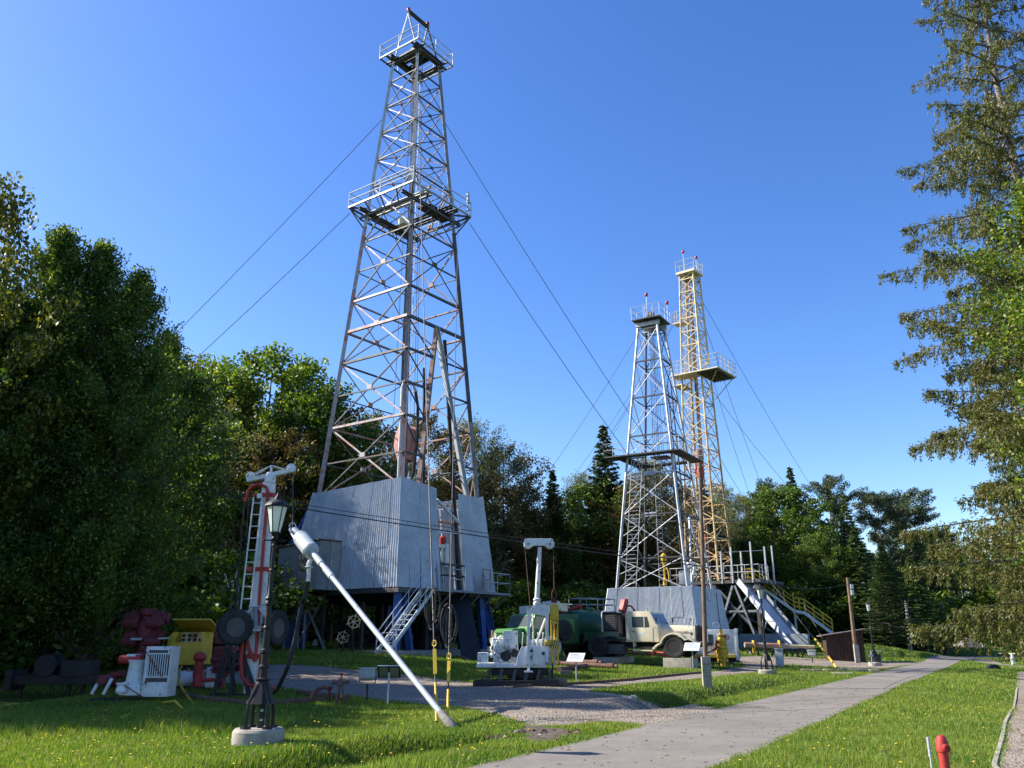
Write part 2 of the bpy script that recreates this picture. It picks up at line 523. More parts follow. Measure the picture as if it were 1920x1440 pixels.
nt.links.new(g.outputs['Position'], va.inputs[0]); nt.links.new(wv.outputs['Color'], va.inputs[1]); nt.links.new(va.outputs[0], vor.inputs['Vector'])
crack = ramp(nt, vor.outputs['Distance'], [(0.0, 0.6), (0.007, 1.0)])
gate = ramp(nt, n1, [(0.36, 0.0), (0.46, 1.0)])
c = mixc(nt, gate, c, mixc(nt, 1.0, c, crack, 'MULTIPLY'))
nt.links.new(c, b.inputs['Base Color']); b.inputs['Roughness'].default_value = 0.88
b.inputs['Specular IOR Level'].default_value = 0.25
bump(nt, b, n2, 0.5, 0.006)
M['asphalt'] = m
# gravel
m, nt, b = nodes_of('grey gravel')
n1 = noise(nt, 0.5, 5, 0.65, 'World')
g = N(nt, 'ShaderNodeNewGeometry')
v1 = N(nt, 'ShaderNodeTexVoronoi'); v1.inputs['Scale'].default_value = 28; nt.links.new(g.outputs['Position'], v1.inputs['Vector'])
c = ramp(nt, n1, [(0.3, (0.20,0.165,0.13)), (0.7, (0.32,0.272,0.22))])
bw = N(nt, 'ShaderNodeRGBToBW'); nt.links.new(v1.outputs['Color'], bw.inputs[0])
c = mixc(nt, 0.75, c, ramp(nt, bw.outputs[0], [(0.2, 0.45), (0.8, 1.35)]), 'MULTIPLY')
nt.links.new(c, b.inputs['Base Color']); b.inputs['Roughness'].default_value = 0.95
b.inputs['Specular IOR Level'].default_value = 0.2
bump(nt, b, v1.outputs['Distance'], 0.9, -0.03)
M['gravel'] = m
# soil and sward under the blades
m, nt, b = nodes_of('lawn ground')
n1 = noise(nt, 0.25, 5, 0.6, 'World'); n2 = noise(nt, 14, 5, 0.75, 'World'); n3 = noise(nt, 1.3, 4, 0.6, 'World')
c = ramp(nt, n1, [(0.3, (0.052,0.098,0.014)), (0.7, (0.10,0.145,0.026))])
c = mixc(nt, ramp(nt, n3, [(0.6, 0.0), (0.75, 0.5)]), c, (0.12, 0.125, 0.04))
c = mixc(nt, 0.8, c, ramp(nt, n2, [(0.3, 0.35), (0.65, 1.25)]), 'MULTIPLY')
nt.links.new(c, b.inputs['Base Color']); b.inputs['Roughness'].default_value = 0.95
b.inputs['Specular IOR Level'].default_value = 0.1
bump(nt, b, n2, 1.0, 0.06)
M['ground'] = m

def axis(lo, hi, f0, f1, step, grow=1.12):
    a = list(np.arange(f0, f1, step)); s = step
    x = f1
    while x < hi: a.append(x); s *= grow; x += s
    s = step; x = f0
    pre = []
    while x > lo: s *= grow; x -= s; pre.append(x)
    return np.array(pre[::-1] + a + [hi])
gx = axis(-700, 800, -14, 34, 0.33); gy = axis(-120, 1400, 6, 72, 0.33, 1.1)
X, Y = np.meshgrid(gx, gy)
Z = height(X, Y)
for pl in (road_poly, gravel_poly, side_path):
    d, _, _ = sdist(pl, X, Y)
    Z = Z - 0.06 * ss(0.0, -0.3, d)
Z = Z + np.where(Y > 140, (np.clip(Y, 140, 400) - 140) * 0.02, 0)
nyy, nxx = X.shape
idx = np.arange(X.size).reshape(X.shape)
f = np.stack([idx[:-1,:-1].ravel(), idx[:-1,1:].ravel(), idx[1:,1:].ravel(), idx[1:,:-1].ravel()], 1)
me = bpy.data.meshes.new('ground')
me.from_pydata(np.stack([X.ravel(), Y.ravel(), Z.ravel()], 1).tolist(), [], f.tolist())
me.materials.append(M['ground'])
me.polygons.foreach_set('use_smooth', [True] * len(me.polygons))
struct(link('ground', me))
m, nt, b = nodes_of('dark ditch earth')
n1 = noise(nt, 3, 6, 0.7, 'World'); nt.links.new(ramp(nt, n1, [(0.3, (0.045,0.033,0.022)), (0.7, (0.13,0.10,0.07))]), b.inputs['Base Color']); b.inputs['Roughness'].default_value = 0.95
bump(nt, b, n1, 1.0, 0.12)
M['soil'] = m
soil_poly = wobble([flat(*p) for p in [(982,1362),(1020,1364),(1062,1372),(1078,1378),(1040,1392),(1004,1398),(985,1388)]], 0.25, 0.07, 8)
sheet('soil', soil_poly, M['soil'], 0.12, 0.03)
sheet('road', road_poly, M['asphalt'], 0.3, 0.010)
sheet('gravel_path', gravel_poly, M['gravel'], 0.28, 0.005)
sheet('side_path', side_path, M['gravel'], 0.3, 0.005)

# ---- grass
def blades_mesh(name, P, h, w, lean, mat, seed=0):
    rg = np.random.default_rng(seed)
    n = len(P)
    a = rg.uniform(0, 2*np.pi, n)
    dirx, diry = np.cos(a), np.sin(a)
    la = rg.uniform(0, 2*np.pi, n); ll = lean * h * rg.uniform(0.2, 1.0, n)
    v = np.empty((n, 3, 3))
    v[:, 0] = P; v[:, 1] = P; v[:, 2] = P
    v[:, 0, 0] -= dirx * w/2; v[:, 0, 1] -= diry * w/2
    v[:, 1, 0] += dirx * w/2; v[:, 1, 1] += diry * w/2
    v[:, 2, 0] += np.cos(la) * ll; v[:, 2, 1] += np.sin(la) * ll; v[:, 2, 2] += h
    return tri_mesh(name, v.reshape(-1, 3), 3, mat)

def tri_mesh(name, verts, k, mat):
    nv = len(verts); nf = nv // k
    me = bpy.data.meshes.new(name)
    me.vertices.add(nv); me.vertices.foreach_set('co', np.ascontiguousarray(verts, dtype=np.float32).ravel())
    me.loops.add(nv); me.loops.foreach_set('vertex_index', np.arange(nv, dtype=np.int32))
    me.polygons.add(nf)
    me.polygons.foreach_set('loop_start', np.arange(0, nv, k, dtype=np.int32))
    try: me.polygons.foreach_set('loop_total', np.full(nf, k, dtype=np.int32))
    except Exception: pass
    me.materials.append(mat)
    me.update(calc_edges=True)
    return me

M['grass'] = leaf_mat('grass blades', (0.085,0.195,0.018), (0.18,0.27,0.035), (0.32,0.32,0.12), 0.45, 0.35, 0.55)
# distance to the nearest paved edge, tabulated once
_tx = np.arange(-34, 62, 0.2); _ty = np.arange(3, 80, 0.2)
_TX, _TY = np.meshgrid(_tx, _ty)
_TD = np.minimum.reduce([sdist(pl, _TX, _TY)[0] for pl in (road_poly, gravel_poly, side_path, soil_poly)])
def paved(x, y):
    fx = np.clip((x + 34)/0.2, 0, len(_tx)-1.01); fy = np.clip((y - 3)/0.2, 0, len(_ty)-1.01)
    i = fx.astype(int); j = fy.astype(int); a = fx-i; b_ = fy-j
    return (_TD[j, i]*(1-a) + _TD[j, i+1]*a)*(1-b_) + (_TD[j+1, i]*(1-a) + _TD[j+1, i+1]*a)*b_
def lawn(name, boxes, seed, label, tall=None):
    pts = []; hs_ = []; ws = []
    r2 = np.random.default_rng(seed)
    for (x0, x1, y0, y1, dens) in boxes:
        n = int((x1-x0)*(y1-y0)*dens)
        x = r2.uniform(x0, x1, n); y = r2.uniform(y0, y1, n)
        # keep what the photograph's wide view could see
        k = (np.abs(x) < 0.66*y + 1.5)
        x, y = x[k], y[k]
        dmin = paved(x, y)
        k = dmin > r2.uniform(-0.14, 0.06, len(x)); x, y, dm = x[k], y[k], dmin[k]
        z = height(x, y)
        clump = 0.6 + 0.5*np.sin(x*2.1+np.sin(y*1.7)*2)*np.sin(y*2.6+1.1*np.sin(x*1.3))
        h = (0.055 + 0.055*r2.random(len(x))) * (0.75 + 0.5*clump)
        h *= np.clip(0.45 + dm*1.2, 0.45, 1.0)
        patch = 0.5+0.5*np.sin(x*0.55+2*np.sin(y*0.31))*np.sin(y*0.47+1.5*np.sin(x*0.4)); h *= 0.7+0.55*patch
        if tall is not None:
            t = tall(x, y); h *= 1 + t * r2.uniform(0.2, 1.6, len(x))
        pts.append(np.stack([x, y, z], 1)); hs_.append(h * (1 + np.clip(y-20, 0, 40)*0.008)); ws.append(0.0075 + 0.00055*y + 0*h)
    P = np.concatenate(pts); H = np.concatenate(hs_); W = np.concatenate(ws)
    me = blades_mesh(name, P, H, W, 0.75, M['grass'], seed)
    o = link(name, me); o['kind'] = 'stuff'; o['label'] = label; o['category'] = 'grass'
    return o
lawn('lawn_grass', [(-9.5,3.2,10.5,17.5,2100), (-12,6,17.5,26,750), (-20,14,26,42,210), (-30,28,42,75,40)], 3,
     'sunlit and shaded lawn around the drilling machines', lambda x, y: 1.1*np.exp(-((y-(15.2+0.12*(x+8)))/0.9)**2)*(x < -4.0) + 0.5*((x > 0.2) & (y < 16)))
lawn('lawn_grass', [(2.3,11,9.5,17.5,2100), (6,18,17.5,27,700), (12,27,27,45,230), (24,40,45,75,50)], 4,
     'bright green lawn strip between the asphalt road and the side path')

# yellow flowers among the grass
def flowers(name, n, seed, label, region, col):
    r2 = np.random.default_rng(seed); mb = MB()
    x = r2.uniform(region[0], region[1], n*2); y = r2.uniform(region[2], region[3], n*2)
    dm = np.minimum.reduce([sdist(p, x, y)[0] for p in (road_poly, gravel_poly, side_path)])
    ok = (dm > 0.15) & (np.abs(x) < 0.66*y)
    x, y = x[ok][:n], y[ok][:n]; zz = height(x, y)
    for i in range(len(x)):
        s = r2.uniform(0.014, 0.024)
        mb.lathe([(s*0.4, 0), (s, s*0.5), (s*0.5, s*0.8)], (x[i], y[i], zz[i] + r2.uniform(0.09, 0.17)), 6)
    o = part(mb, name, col, None, smooth=False); o['kind'] = 'stuff'; o['label'] = label; o['category'] = 'flowers'
M['petal'] = paint('yellow petals', (0.75, 0.55, 0.03), 0.6, 0, 0.1)
flowers('yellow_flowers', 230, 11, 'small yellow flowers scattered in the near left lawn', (-9, 2.5, 11, 19), 'petal')
flowers('yellow_flowers', 110, 12, 'small yellow flowers scattered in the near right lawn', (2.5, 13, 9.5, 22), 'petal')

# loose stones on the gravel
r2 = np.random.default_rng(9)
n = 9000
x = r2.uniform(-9, 6, n); y = 15.5 + 14*r2.random(n)**1.4
d, _, _ = sdist(gravel_poly, x, y)
k = d < 0.1; x, y = x[k], y[k]; n = len(x)
s = r2.uniform(0.008, 0.03, n) * (0.7 + y/40)
z = height(x, y) + 0.006
oct_ = np.array([(1,0,0),(0,1,0),(-1,0,0),(0,-1,0),(0,0,.7),(0,0,-.5)])
fa = [(0,1,4),(1,2,4),(2,3,4),(3,0,4)]
a = r2.uniform(0, 6.3, n); ca, sa = np.cos(a), np.sin(a)
V = np.zeros((n, 6, 3))
V[:, :, 0] = oct_[:, 0]*ca[:, None] - oct_[:, 1]*sa[:, None]*0.7
V[:, :, 1] = oct_[:, 0]*sa[:, None] + oct_[:, 1]*ca[:, None]*0.7
V[:, :, 2] = oct_[:, 2]
V *= s[:, None, None]; V += np.stack([x, y, z], 1)[:, None, :]
tris = V[:, np.array(fa), :].reshape(-1, 3)
M['stone'] = paint('loose stones', (0.30, 0.27, 0.24), 0.9, 0, 0.4, scale=9)
o = link('gravel_stones', tri_mesh('gravel_stones', tris, 3, M['stone'])); o['kind'] = 'stuff'; o['label'] = 'loose stones on the grey gravel drive'; o['category'] = 'stones'

# fallen leaves
r2 = np.random.default_rng(31)
n = 1500
x = r2.uniform(-9, 12, n); y = 10.5 + 18*r2.random(n)**1.3
z = height(x, y) + np.where(paved(x, y) < 0, 0.016, 0.06 + 0.04*r2.random(n))
k = np.abs(x) < 0.66*y; P_ = np.stack([x, y, z], 1)[k]; n = len(P_)
a = r2.uniform(0, 6.3, n); s = r2.uniform(0.02, 0.045, n)
d1_ = np.stack([np.cos(a)*s, np.sin(a)*s, r2.uniform(-.01, .01, n)], 1); d2_ = np.stack([-np.sin(a)*s*.6, np.cos(a)*s*.6, r2.uniform(-.01, .01, n)], 1)
V = np.stack([P_-d1_, P_+d2_, P_+d1_, P_-d2_], 1).reshape(-1, 3)
M['dryleaf'] = leaf_mat('fallen dry leaves', (0.16,0.09,0.03), (0.26,0.17,0.06), (0.3,0.22,0.06), 0.2, 2.0)
o = link('fallen_leaves', tri_mesh('fallen_leaves', V, 4, M['dryleaf'])); o['kind'] = 'stuff'; o['label'] = 'dry leaves fallen on the lawn, gravel and road'; o['category'] = 'leaves'
# ------------------------------------------------------------------ trees
def leaf_quads(C, L, W, rg, up=0.35, dirs=None, droop=0.0):
    """rhombic leaves around centres C; returns (n,4,3)"""
    n = len(C)
    nrm = rg.normal(size=(n, 3)); nrm[:, 2] += up * 2
    nrm /= np.linalg.norm(nrm, axis=1)[:, None]
    a = rg.normal(size=(n, 3)) if dirs is None else dirs + 0.35*rg.normal(size=(n, 3))
    a[:, 2] -= droop
    a -= nrm * np.sum(a*nrm, 1)[:, None] * (1.0 if dirs is None else 0.0)
    a /= np.linalg.norm(a, axis=1)[:, None] + 1e-9
    b = np.cross(nrm, a); b /= np.linalg.norm(b, axis=1)[:, None] + 1e-9
    L = L * rg.uniform(0.7, 1.3, n); W = W * rg.uniform(0.7, 1.3, n)
    a = a * (L/2)[:, None]; b = b * (W/2)[:, None]
    return np.stack([C - a, C - a*0.1 + b, C + a, C - a*0.1 - b], 1)

def branch_tubes(mb, p0, p1, r0, r1, rr, k=4, wig=0.08, n=5, sag=0.0):
    pts = []; L = (Vector(p1) - Vector(p0)).length
    for i in range(k + 1):
        t = i/k
        p = Vector(p0).lerp(Vector(p1), t)
        if 0 < i < k: p += Vector((rr.uniform(-1,1), rr.uniform(-1,1), rr.uniform(-1,1))) * L*wig*0.5
        p.z -= sag * t*t
        pts.append(p)
    mb.path(pts, [r0 + (r1-r0)*i/k for i in range(k+1)], n)
    return pts

def make_broad(name, h, r, seed, leafm, barkm='bark', nleaf=26000, L=0.2, W=0.12, base=0.12, shape='oval', lump=0.3, droop=0.0, ncl=220, cr=0.75, trunk_r=0.2, spray=1.5):
    rg = np.random.default_rng(seed); rr = random.Random(seed)
    root = thing(name, '', 'tree')
    th = np.linspace(0, 1, 64)
    def prof(t):
        if shape == 'oval': return np.sqrt(np.clip(1 - (2*t - 0.9)**2/1.25, 0.02, 1))
        if shape == 'cone': return np.clip((1 - t)**0.65, 0.05, 1) * np.clip(t*5+0.55, 0, 1)
        if shape == 'column': return np.clip((1-t)*3.0, 0.08, 1)**0.6 * np.clip(t*4+0.6, 0, 1)
        if shape == 'pine': return np.where(t < 0.35, 0.35 + t, np.sqrt(np.clip(1-((t-0.6)/0.5)**2, 0.05, 1)))
    ph = rg.uniform(0, 6.28, 8)
    def env(t, a):
        w = 1 + lump*(np.sin(a*2+ph[0]+t*5)*0.5 + np.sin(a*3+ph[1]-t*9)*0.35 + np.sin(a*5+ph[2]+t*17)*0.3)
        return r * prof(t) * w
    t = rg.beta(1.15, 1.0, ncl); a = rg.uniform(0, 2*np.pi, ncl)
    rad = env(t, a) * np.sqrt(rg.uniform(0.12, 1.0, ncl))
    zb = h*base
    C = np.stack([np.cos(a)*rad, np.sin(a)*rad, zb + (h - zb)*(t*0.97)], 1)
    C[:2, :2] *= 0.1; C[0, 2] = h*0.97; C[1, 2] = h*0.93
    sizes = cr * rg.uniform(0.55, 1.3, ncl) * (0.6 + 0.4*prof(t))
    w = sizes**2; cnt = (nleaf * w / w.sum()).astype(int)
    ci = np.repeat(np.arange(ncl), cnt)
    off = rg.normal(size=(len(ci), 3)); off /= np.linalg.norm(off, axis=1)[:, None]
    off *= (rg.uniform(0, 1, len(ci))**0.45)[:, None]
    off[:, 2] *= 0.62
    # clumps are sprays drawn out along their limb
    dv = C.copy(); dv[:, 2] = 0.45*np.hypot(C[:, 0], C[:, 1]) + 0.35 + 0.5*C[:, 2]/h; dv /= np.linalg.norm(dv, axis=1)[:, None] + 1e-9
    al = np.sum(off*dv[ci], 1)[:, None]*dv[ci]
    off = (off - al)*0.72 + al*spray
    P = C[ci] + off * sizes[ci][:, None]
    if droop > 0: P[:, 2] -= droop * rg.uniform(0, 1, len(ci))**2 * 1.5
    q = leaf_quads(P, L, W, rg, 0.4, droop=droop)
    me = tri_mesh(name + ' crown', q.reshape(-1, 3), 4, M[leafm])
    link('crown', me, root)
    mb = MB()
    tp = [(0,0,-0.3)]; 
    lean = rr.uniform(-0.02, 0.02)*h
    for i in range(1, 8): tp.append((lean*i/7 + rr.uniform(-.1,.1), rr.uniform(-.1,.1), h*0.93*i/7))
    mb.path(tp, [trunk_r*1.25] + [trunk_r*(1 - 0.9*i/7) for i in range(1, 8)], 8)
    for j in range(0, ncl, 3):
        c = C[j]; z0 = max(zb*0.7, c[2] - math.hypot(c[0], c[1])*rr.uniform(0.5, 0.9) - 0.3)
        fr = z0/(h*0.93)
        if fr >= 0.98: continue
        rb = trunk_r*(1-0.9*fr)*0.42
        branch_tubes(mb, (lean*fr, 0, z0), tuple(c), rb, 0.012, rr, 3, 0.1, 4)
    part(mb, 'trunk', barkm, root)
    return root

def make_conifer(name, h, r, seed, leafm, z0=0.08, n_per=7, step=0.42, nper_b=26, L=0.34, W=0.09, droop=0.25, trunk_r=0.18, barkm='bark', power=0.85, up=0.12, hang=0.0, sparse=0.0, tip=0.25):
    rg = np.random.default_rng(seed); rr = random.Random(seed)
    root = thing(name, '', 'tree')
    mb = MB()
    mb.path([(0,0,-0.3)] + [(rr.uniform(-.04,.04), rr.uniform(-.04,.04), h*i/6) for i in range(1, 7)], [trunk_r*1.2] + [max(0.015, trunk_r*(1-i/6.1)) for i in range(1, 7)], 8)
    Cs = []; Ds = []
    z = h*z0
    while z < h*0.985:
        t = (z/h - z0)/(1-z0)
        Rb = max(tip, r*(1-t)**power*min(1, 0.62+t*2.5))
        k = n_per if t < 0.85 else 5
        a0 = rr.uniform(0, 6.28)
        for j in range(k):
            if rr.random() < sparse: continue
            a = a0 + 6.283*j/k + rr.uniform(-0.3, 0.3)
            Lb = Rb*rr.uniform(0.7, 1.12)
            zz = z + rr.uniform(-0.15, 0.15)
            dx, dy = math.cos(a), math.sin(a)
            def bp(s):
                return np.array([dx*Lb*s, dy*Lb*s, zz + Lb*(up*2.2*s - droop*2.2*s*s + 0.16*s**4)])
            pts = [bp(s) for s in (0, 0.35, 0.7, 1.0)]
            mb.path([tuple(p) for p in pts], [0.05*Lb/2+0.012, 0.02*Lb+0.008, 0.012, 0.005], 4, caps=False)
            nb = int(nper_b*(0.35 + Lb/r))
            s = rg.uniform(0.12, 1.02, nb)**0.8
            side = rg.choice([-1.0, 1.0], nb) * rg.uniform(0.0, 1, nb) * (0.42*Lb*np.clip(1.1 - s, 0.08, 1)*np.clip(s*3, 0, 1) + 0.05)
            base = np.stack([dx*Lb*s, dy*Lb*s, zz + Lb*(up*2.2*s - droop*2.2*s*s + 0.16*s**4)], 1)
            lat = np.array([-dy, dx, 0.0])
            P = base + side[:, None]*lat + rg.normal(size=(nb, 3))*0.045
            P[:, 2] -= np.abs(side)*0.28 + hang*rg.uniform(0, 1, nb)**1.5
            d = np.stack([dx + np.sign(side)*lat[0]*0.9, dy + np.sign(side)*lat[1]*0.9, np.full(nb, -0.25 - hang*4)], 1)
            Cs.append(P); Ds.append(d)
        z += step*rr.uniform(0.8, 1.2)*(1.0 - 0.45*t)
    C = np.concatenate(Cs); D = np.concatenate(Ds)
    q = leaf_quads(C, L, W, rg, 0.5, dirs=D)
    link('crown', tri_mesh(name + ' crown', q.reshape(-1, 3), 4, M[leafm]), root)
    part(mb, 'trunk', barkm, root)
    return root

M['leaf_green'] = leaf_mat('broad leaves green', (0.045,0.10,0.016), (0.095,0.165,0.026), (0.21,0.25,0.055), 0.46)
M['leaf_bright'] = leaf_mat('maple leaves bright', (0.075,0.15,0.018), (0.12,0.20,0.03), (0.24,0.27,0.06), 0.42)
M['leaf_yellow'] = leaf_mat('yellowing leaves', (0.08,0.115,0.018), (0.15,0.165,0.026), (0.28,0.23,0.035))
M['leaf_brown'] = leaf_mat('brownish leaves', (0.085,0.065,0.026), (0.11,0.105,0.035), (0.19,0.11,0.05))
M['leaf_willow'] = leaf_mat('silvery willow leaves', (0.13,0.155,0.075), (0.20,0.225,0.12), (0.27,0.25,0.12))
M['needle_dark'] = leaf_mat('dark fir needles', (0.022,0.055,0.017), (0.045,0.09,0.025), (0.08,0.11,0.035), 0.15)
M['needle_mid'] = leaf_mat('mid spruce needles', (0.04,0.09,0.02), (0.085,0.145,0.03), (0.12,0.16,0.04), 0.2)
M['needle_pine'] = leaf_mat('blue green pine needles', (0.04,0.075,0.032), (0.085,0.12,0.05), (0.13,0.13,0.05), 0.15)
M['needle_olive'] = leaf_mat('olive drooping needles', (0.09,0.115,0.032), (0.165,0.175,0.05), (0.21,0.16,0.07), 0.36, 1.2)

TREES = {}
def proto(key, root): TREES[key] = [root, False]
proto('beech', make_broad('broadleaf_tree', 16, 4.4, 21, 'leaf_green', nleaf=85000, L=0.16, W=0.085, base=0.07, shape='cone', ncl=430, cr=0.85, lump=0.3, spray=2.1))
proto('oak', make_broad('broadleaf_tree', 15, 5.4, 22, 'leaf_green', nleaf=34000, L=0.26, W=0.17, base=0.10, shape='oval', ncl=230, cr=1.15, lump=0.35))
proto('maple', make_broad('broadleaf_tree', 14, 4.8, 23, 'leaf_bright', nleaf=40000, L=0.2, W=0.14, base=0.08, shape='oval', ncl=220, cr=0.95, lump=0.3))
proto('yellowing', make_broad('yellowing_tree', 15, 4.6, 24, 'leaf_yellow', nleaf=30000, L=0.22, W=0.13, base=0.08, shape='oval', ncl=250, cr=0.95, lump=0.38))
proto('brownish', make_broad('brownish_tree', 16, 5.6, 25, 'leaf_brown', nleaf=30000, L=0.24, W=0.12, base=0.06, shape='oval', ncl=250, cr=1.0, lump=0.3, droop=0.3))
proto('willow', make_broad('silvery_tree', 16, 4.6, 26, 'leaf_willow', 'barkpale', nleaf=30000, L=0.26, W=0.07, base=0.1, shape='oval', ncl=240, cr=0.9, lump=0.3, droop=0.9))
proto('pine', make_broad('pine_tree', 18, 3.6, 27, 'needle_pine', 'barkpale', nleaf=22000, L=0.3, W=0.09, base=0.38, shape='pine', ncl=75, cr=1.05, lump=0.5, trunk_r=0.2))
proto('spruce', make_conifer('spruce_tree', 18, 4.0, 28, 'needle_mid', nper_b=64, L=0.36, W=0.11, step=0.6, droop=0.18))
proto('fir', make_conifer('fir_tree', 18, 3.6, 29, 'needle_dark', nper_b=46, L=0.42, W=0.15, droop=0.12, power=0.75, step=0.55, n_per=7))
proto('bush', make_broad('bush', 3.2, 2.2, 30, 'leaf_bright', nleaf=9000, L=0.17, W=0.12, base=0.0, shape='oval', ncl=80, cr=0.6, lump=0.3, trunk_r=0.05))
proto('thicket', make_broad('undergrowth_bush', 4.0, 3.2, 31, 'leaf_green', nleaf=11000, L=0.24, W=0.15, base=0.0, shape='oval', ncl=90, cr=0.9, lump=0.35, trunk_r=0.06))
BASEH = dict(beech=16, oak=15, maple=14, yellowing=15, brownish=16, willow=16, pine=18, spruce=18, fir=18, bush=3.2, thicket=4.0)
rt = random.Random(77)
def plant(key, x, y, h, label, wide=1.0, group=None, cat='tree'):
    root, used = TREES[key]
    if not used: o = root; TREES[key][1] = True
    else: o = copytree(root)
    o.location = (x, y, gz(x, y) - 0.05)
    s = h / BASEH[key]
    o.scale = (s*wide, s*wide, s)
    o.rotation_euler = (0, 0, rt.uniform(0, 6.28))
    o['label'] = label; o['category'] = cat
    if group: o['group'] = group
    elif 'group' in o: del o['group']
    return o
def plant_px(key, px, py, D, label, wide=1.0, group=None, cat='tree'):
    p = at(px, py, D)
    return plant(key, p.x, D, p.z - gz(p.x, D), label, wide, group, cat)

# the dark mass of trees on the left
for a in [
 ('yellowing', -20, 325, 27, 'sparse yellowing tree rising highest at the left edge of the picture', 0.62),
 ('beech', 128, 425, 29.5, 'tall dense green tree forming the big left crown with a pointed top', 0.78),
 ('beech', 200, 450, 30, 'green tree close right of the highest green crown on the left', 0.72),
 ('beech', 264, 505, 29.5, 'dense green tree at the right shoulder of the big left crown', 0.8),
 ('beech', 20, 540, 28.5, 'shaded green tree filling the lower left edge of the picture', 0.95),
 ('beech', 322, 622, 42, 'green tree stepping down behind the big left crown', 0.8),
 ('oak', 330, 690, 37, 'dark green tree just left of the yellowing trees behind the mast rig', 0.7),
 ('yellowing', 345, 662, 62, 'yellow green tree peeping over the right shoulder of the left tree mass', 0.8),
 ('yellowing', 450, 720, 61, 'yellowing tree behind the white and red mast, left of the tall derrick', 1.0),
 ('oak', 400, 690, 66, 'dark green tree behind the yellowing tree left of the tall derrick', 0.8),
 ('maple', 520, 655, 62, 'bright green round topped tree standing highest left of the tall derrick', 1.0),
 ('oak', 600, 730, 60, 'dark green tree touching the left legs of the tall derrick', 0.9),
 ('brownish', 545, 800, 56, 'brownish tree low behind the lantern and left end of the derrick house', 0.9),
 ('brownish', 690, 770, 74, 'rusty brown tree seen through the derrick legs left of the travelling block', 0.9),
 ('yellowing', 640, 830, 58, 'olive tree seen through the left bay of the tall derrick', 0.8),
 ('brownish', 800, 775, 76, 'rusty brown tree seen through the derrick legs right of the travelling block', 0.9),
 ('willow', 895, 782, 80, 'grey green birch with pale stem right of the tall derrick', 0.95),
 ('brownish', 945, 830, 82, 'brown tinged drooping tree right of the tall derrick above the white crane head', 0.9),
 ('oak', 985, 950, 84, 'dark green tree behind the white crane head', 0.8),
 ('fir', 1035, 877, 84, 'small dark fir tip between the brown tree and the silvery tree', 0.9),
 ('willow', 1085, 880, 88, 'pale silvery tree left of the tallest fir', 0.75),
 ('fir', 1131, 793, 84, 'tall dark fir standing alone left of the silver derrick', 1.0),
 ('spruce', 1075, 1000, 80, 'dark spruce low behind the green tank truck', 1.1),
 ('spruce', 985, 1010, 78, 'dark spruce low behind the white crane post', 1.0),
 ('willow', 1215, 850, 84, 'pale feathery tree seen through the silver derrick', 0.85),
 ('willow', 1270, 905, 86, 'pale feathery tree between the silver derrick and the yellow mast', 0.8),
 ('willow', 1345, 900, 90, 'pale tree just right of the yellow mast', 0.8),
 ('willow', 1398, 925, 92, 'silvery tree right of the yellow mast beneath the guy wires', 0.9),
 ('pine', 1434, 905, 100, 'slim pine top just left of the dark spruce tip', 0.8),
 ('fir', 1480, 872, 98, 'dark spruce with a ragged spire standing above the right treeline', 0.8),
 ('oak', 1465, 915, 88, 'round dark green tree behind the yellow stairs', 1.05),
 ('oak', 1400, 1010, 84, 'green tree behind the steel deck posts', 0.9),
 ('pine', 1548, 898, 92, 'pine with open crown highest right of the dark spruce', 0.9),
 ('spruce', 1582, 925, 88, 'spruce with a grey green tip beside the open pine', 1.0),
 ('oak', 1530, 1000, 80, 'dark tree with a slim pale trunk above the yellow stairs', 0.8),
 ('pine', 1640, 928, 94, 'broad pine in the middle of the right treeline', 1.1),
 ('pine', 1685, 922, 96, 'pine at the right end of the treeline above the descending slope', 1.1),
 ('spruce', 1600, 985, 78, 'dense spruce behind the wooden lamp pole', 1.5),
 ('spruce', 1650, 1020, 72, 'layered spruce right behind the third lantern', 1.7),
 ('spruce', 1705, 1040, 76, 'layered dark spruce left of the road bend', 1.6),
 ('fir', 1740, 1010, 84, 'dark fir left of the road bend beneath the right pine', 1.1),
 ('pine', 1752, 1000, 97, 'pine leaning over the road bend with sky gaps in its crown', 1.0),
 ('oak', 1748, 1060, 108, 'tree overhanging the far end of the road, left of the little house', 0.8),
 ('maple', 1862, 1085, 138, 'light green tree behind the little house at the end of the road', 1.2),
 ('maple', 1905, 1050, 96, 'light green tree right of the little house', 1.0),
 ]:
    plant_px(*a)
# deep forest behind the front row: nothing tells these apart
k = 0
for (x0, x1, D, h, keys) in [(-40, 20, 84, 15, ('oak','brownish','spruce')), (-30, 30, 96, 15, ('fir','oak','spruce')), (20, 55, 112, 15, ('spruce','fir','oak','pine')),
                             (60, 110, 100, 15, ('oak','maple','spruce')), (-48, -22, 62, 16, ('oak','beech')), (30, 100, 150, 17, ('oak','spruce','fir'))]:
    x = x0
    while x < x1:
        plant(keys[k % len(keys)], x, D + rt.uniform(-3, 3), h*rt.uniform(0.85, 1.1), 'dark tree deep in the forest behind the front row of trees', 1.2, 'trees deep in the forest')
        x += rt.uniform(4.5, 6.5); k += 1
# undergrowth closing the forest edge
for (x0, y0, x1, y1, n) in [(-23, 35, -14, 46, 6), (-21.5, 29, -15, 36, 5), (-24, 58, -12, 68, 6), (-3, 73, 20, 84, 11), (18, 84, 34, 80, 7), (34, 80, 40, 88, 4), (-12, 66, -1, 73, 6)]:
    for i in range(n):
        t = (i + 0.5)/n
        plant('thicket', x0 + (x1-x0)*t + rt.uniform(-1, 1), y0 + (y1-y0)*t + rt.uniform(-1, 1), rt.uniform(3.5, 5.5), 'dark undergrowth bush at the foot of the forest edge', 1.3, 'undergrowth along the forest edge', 'bush')
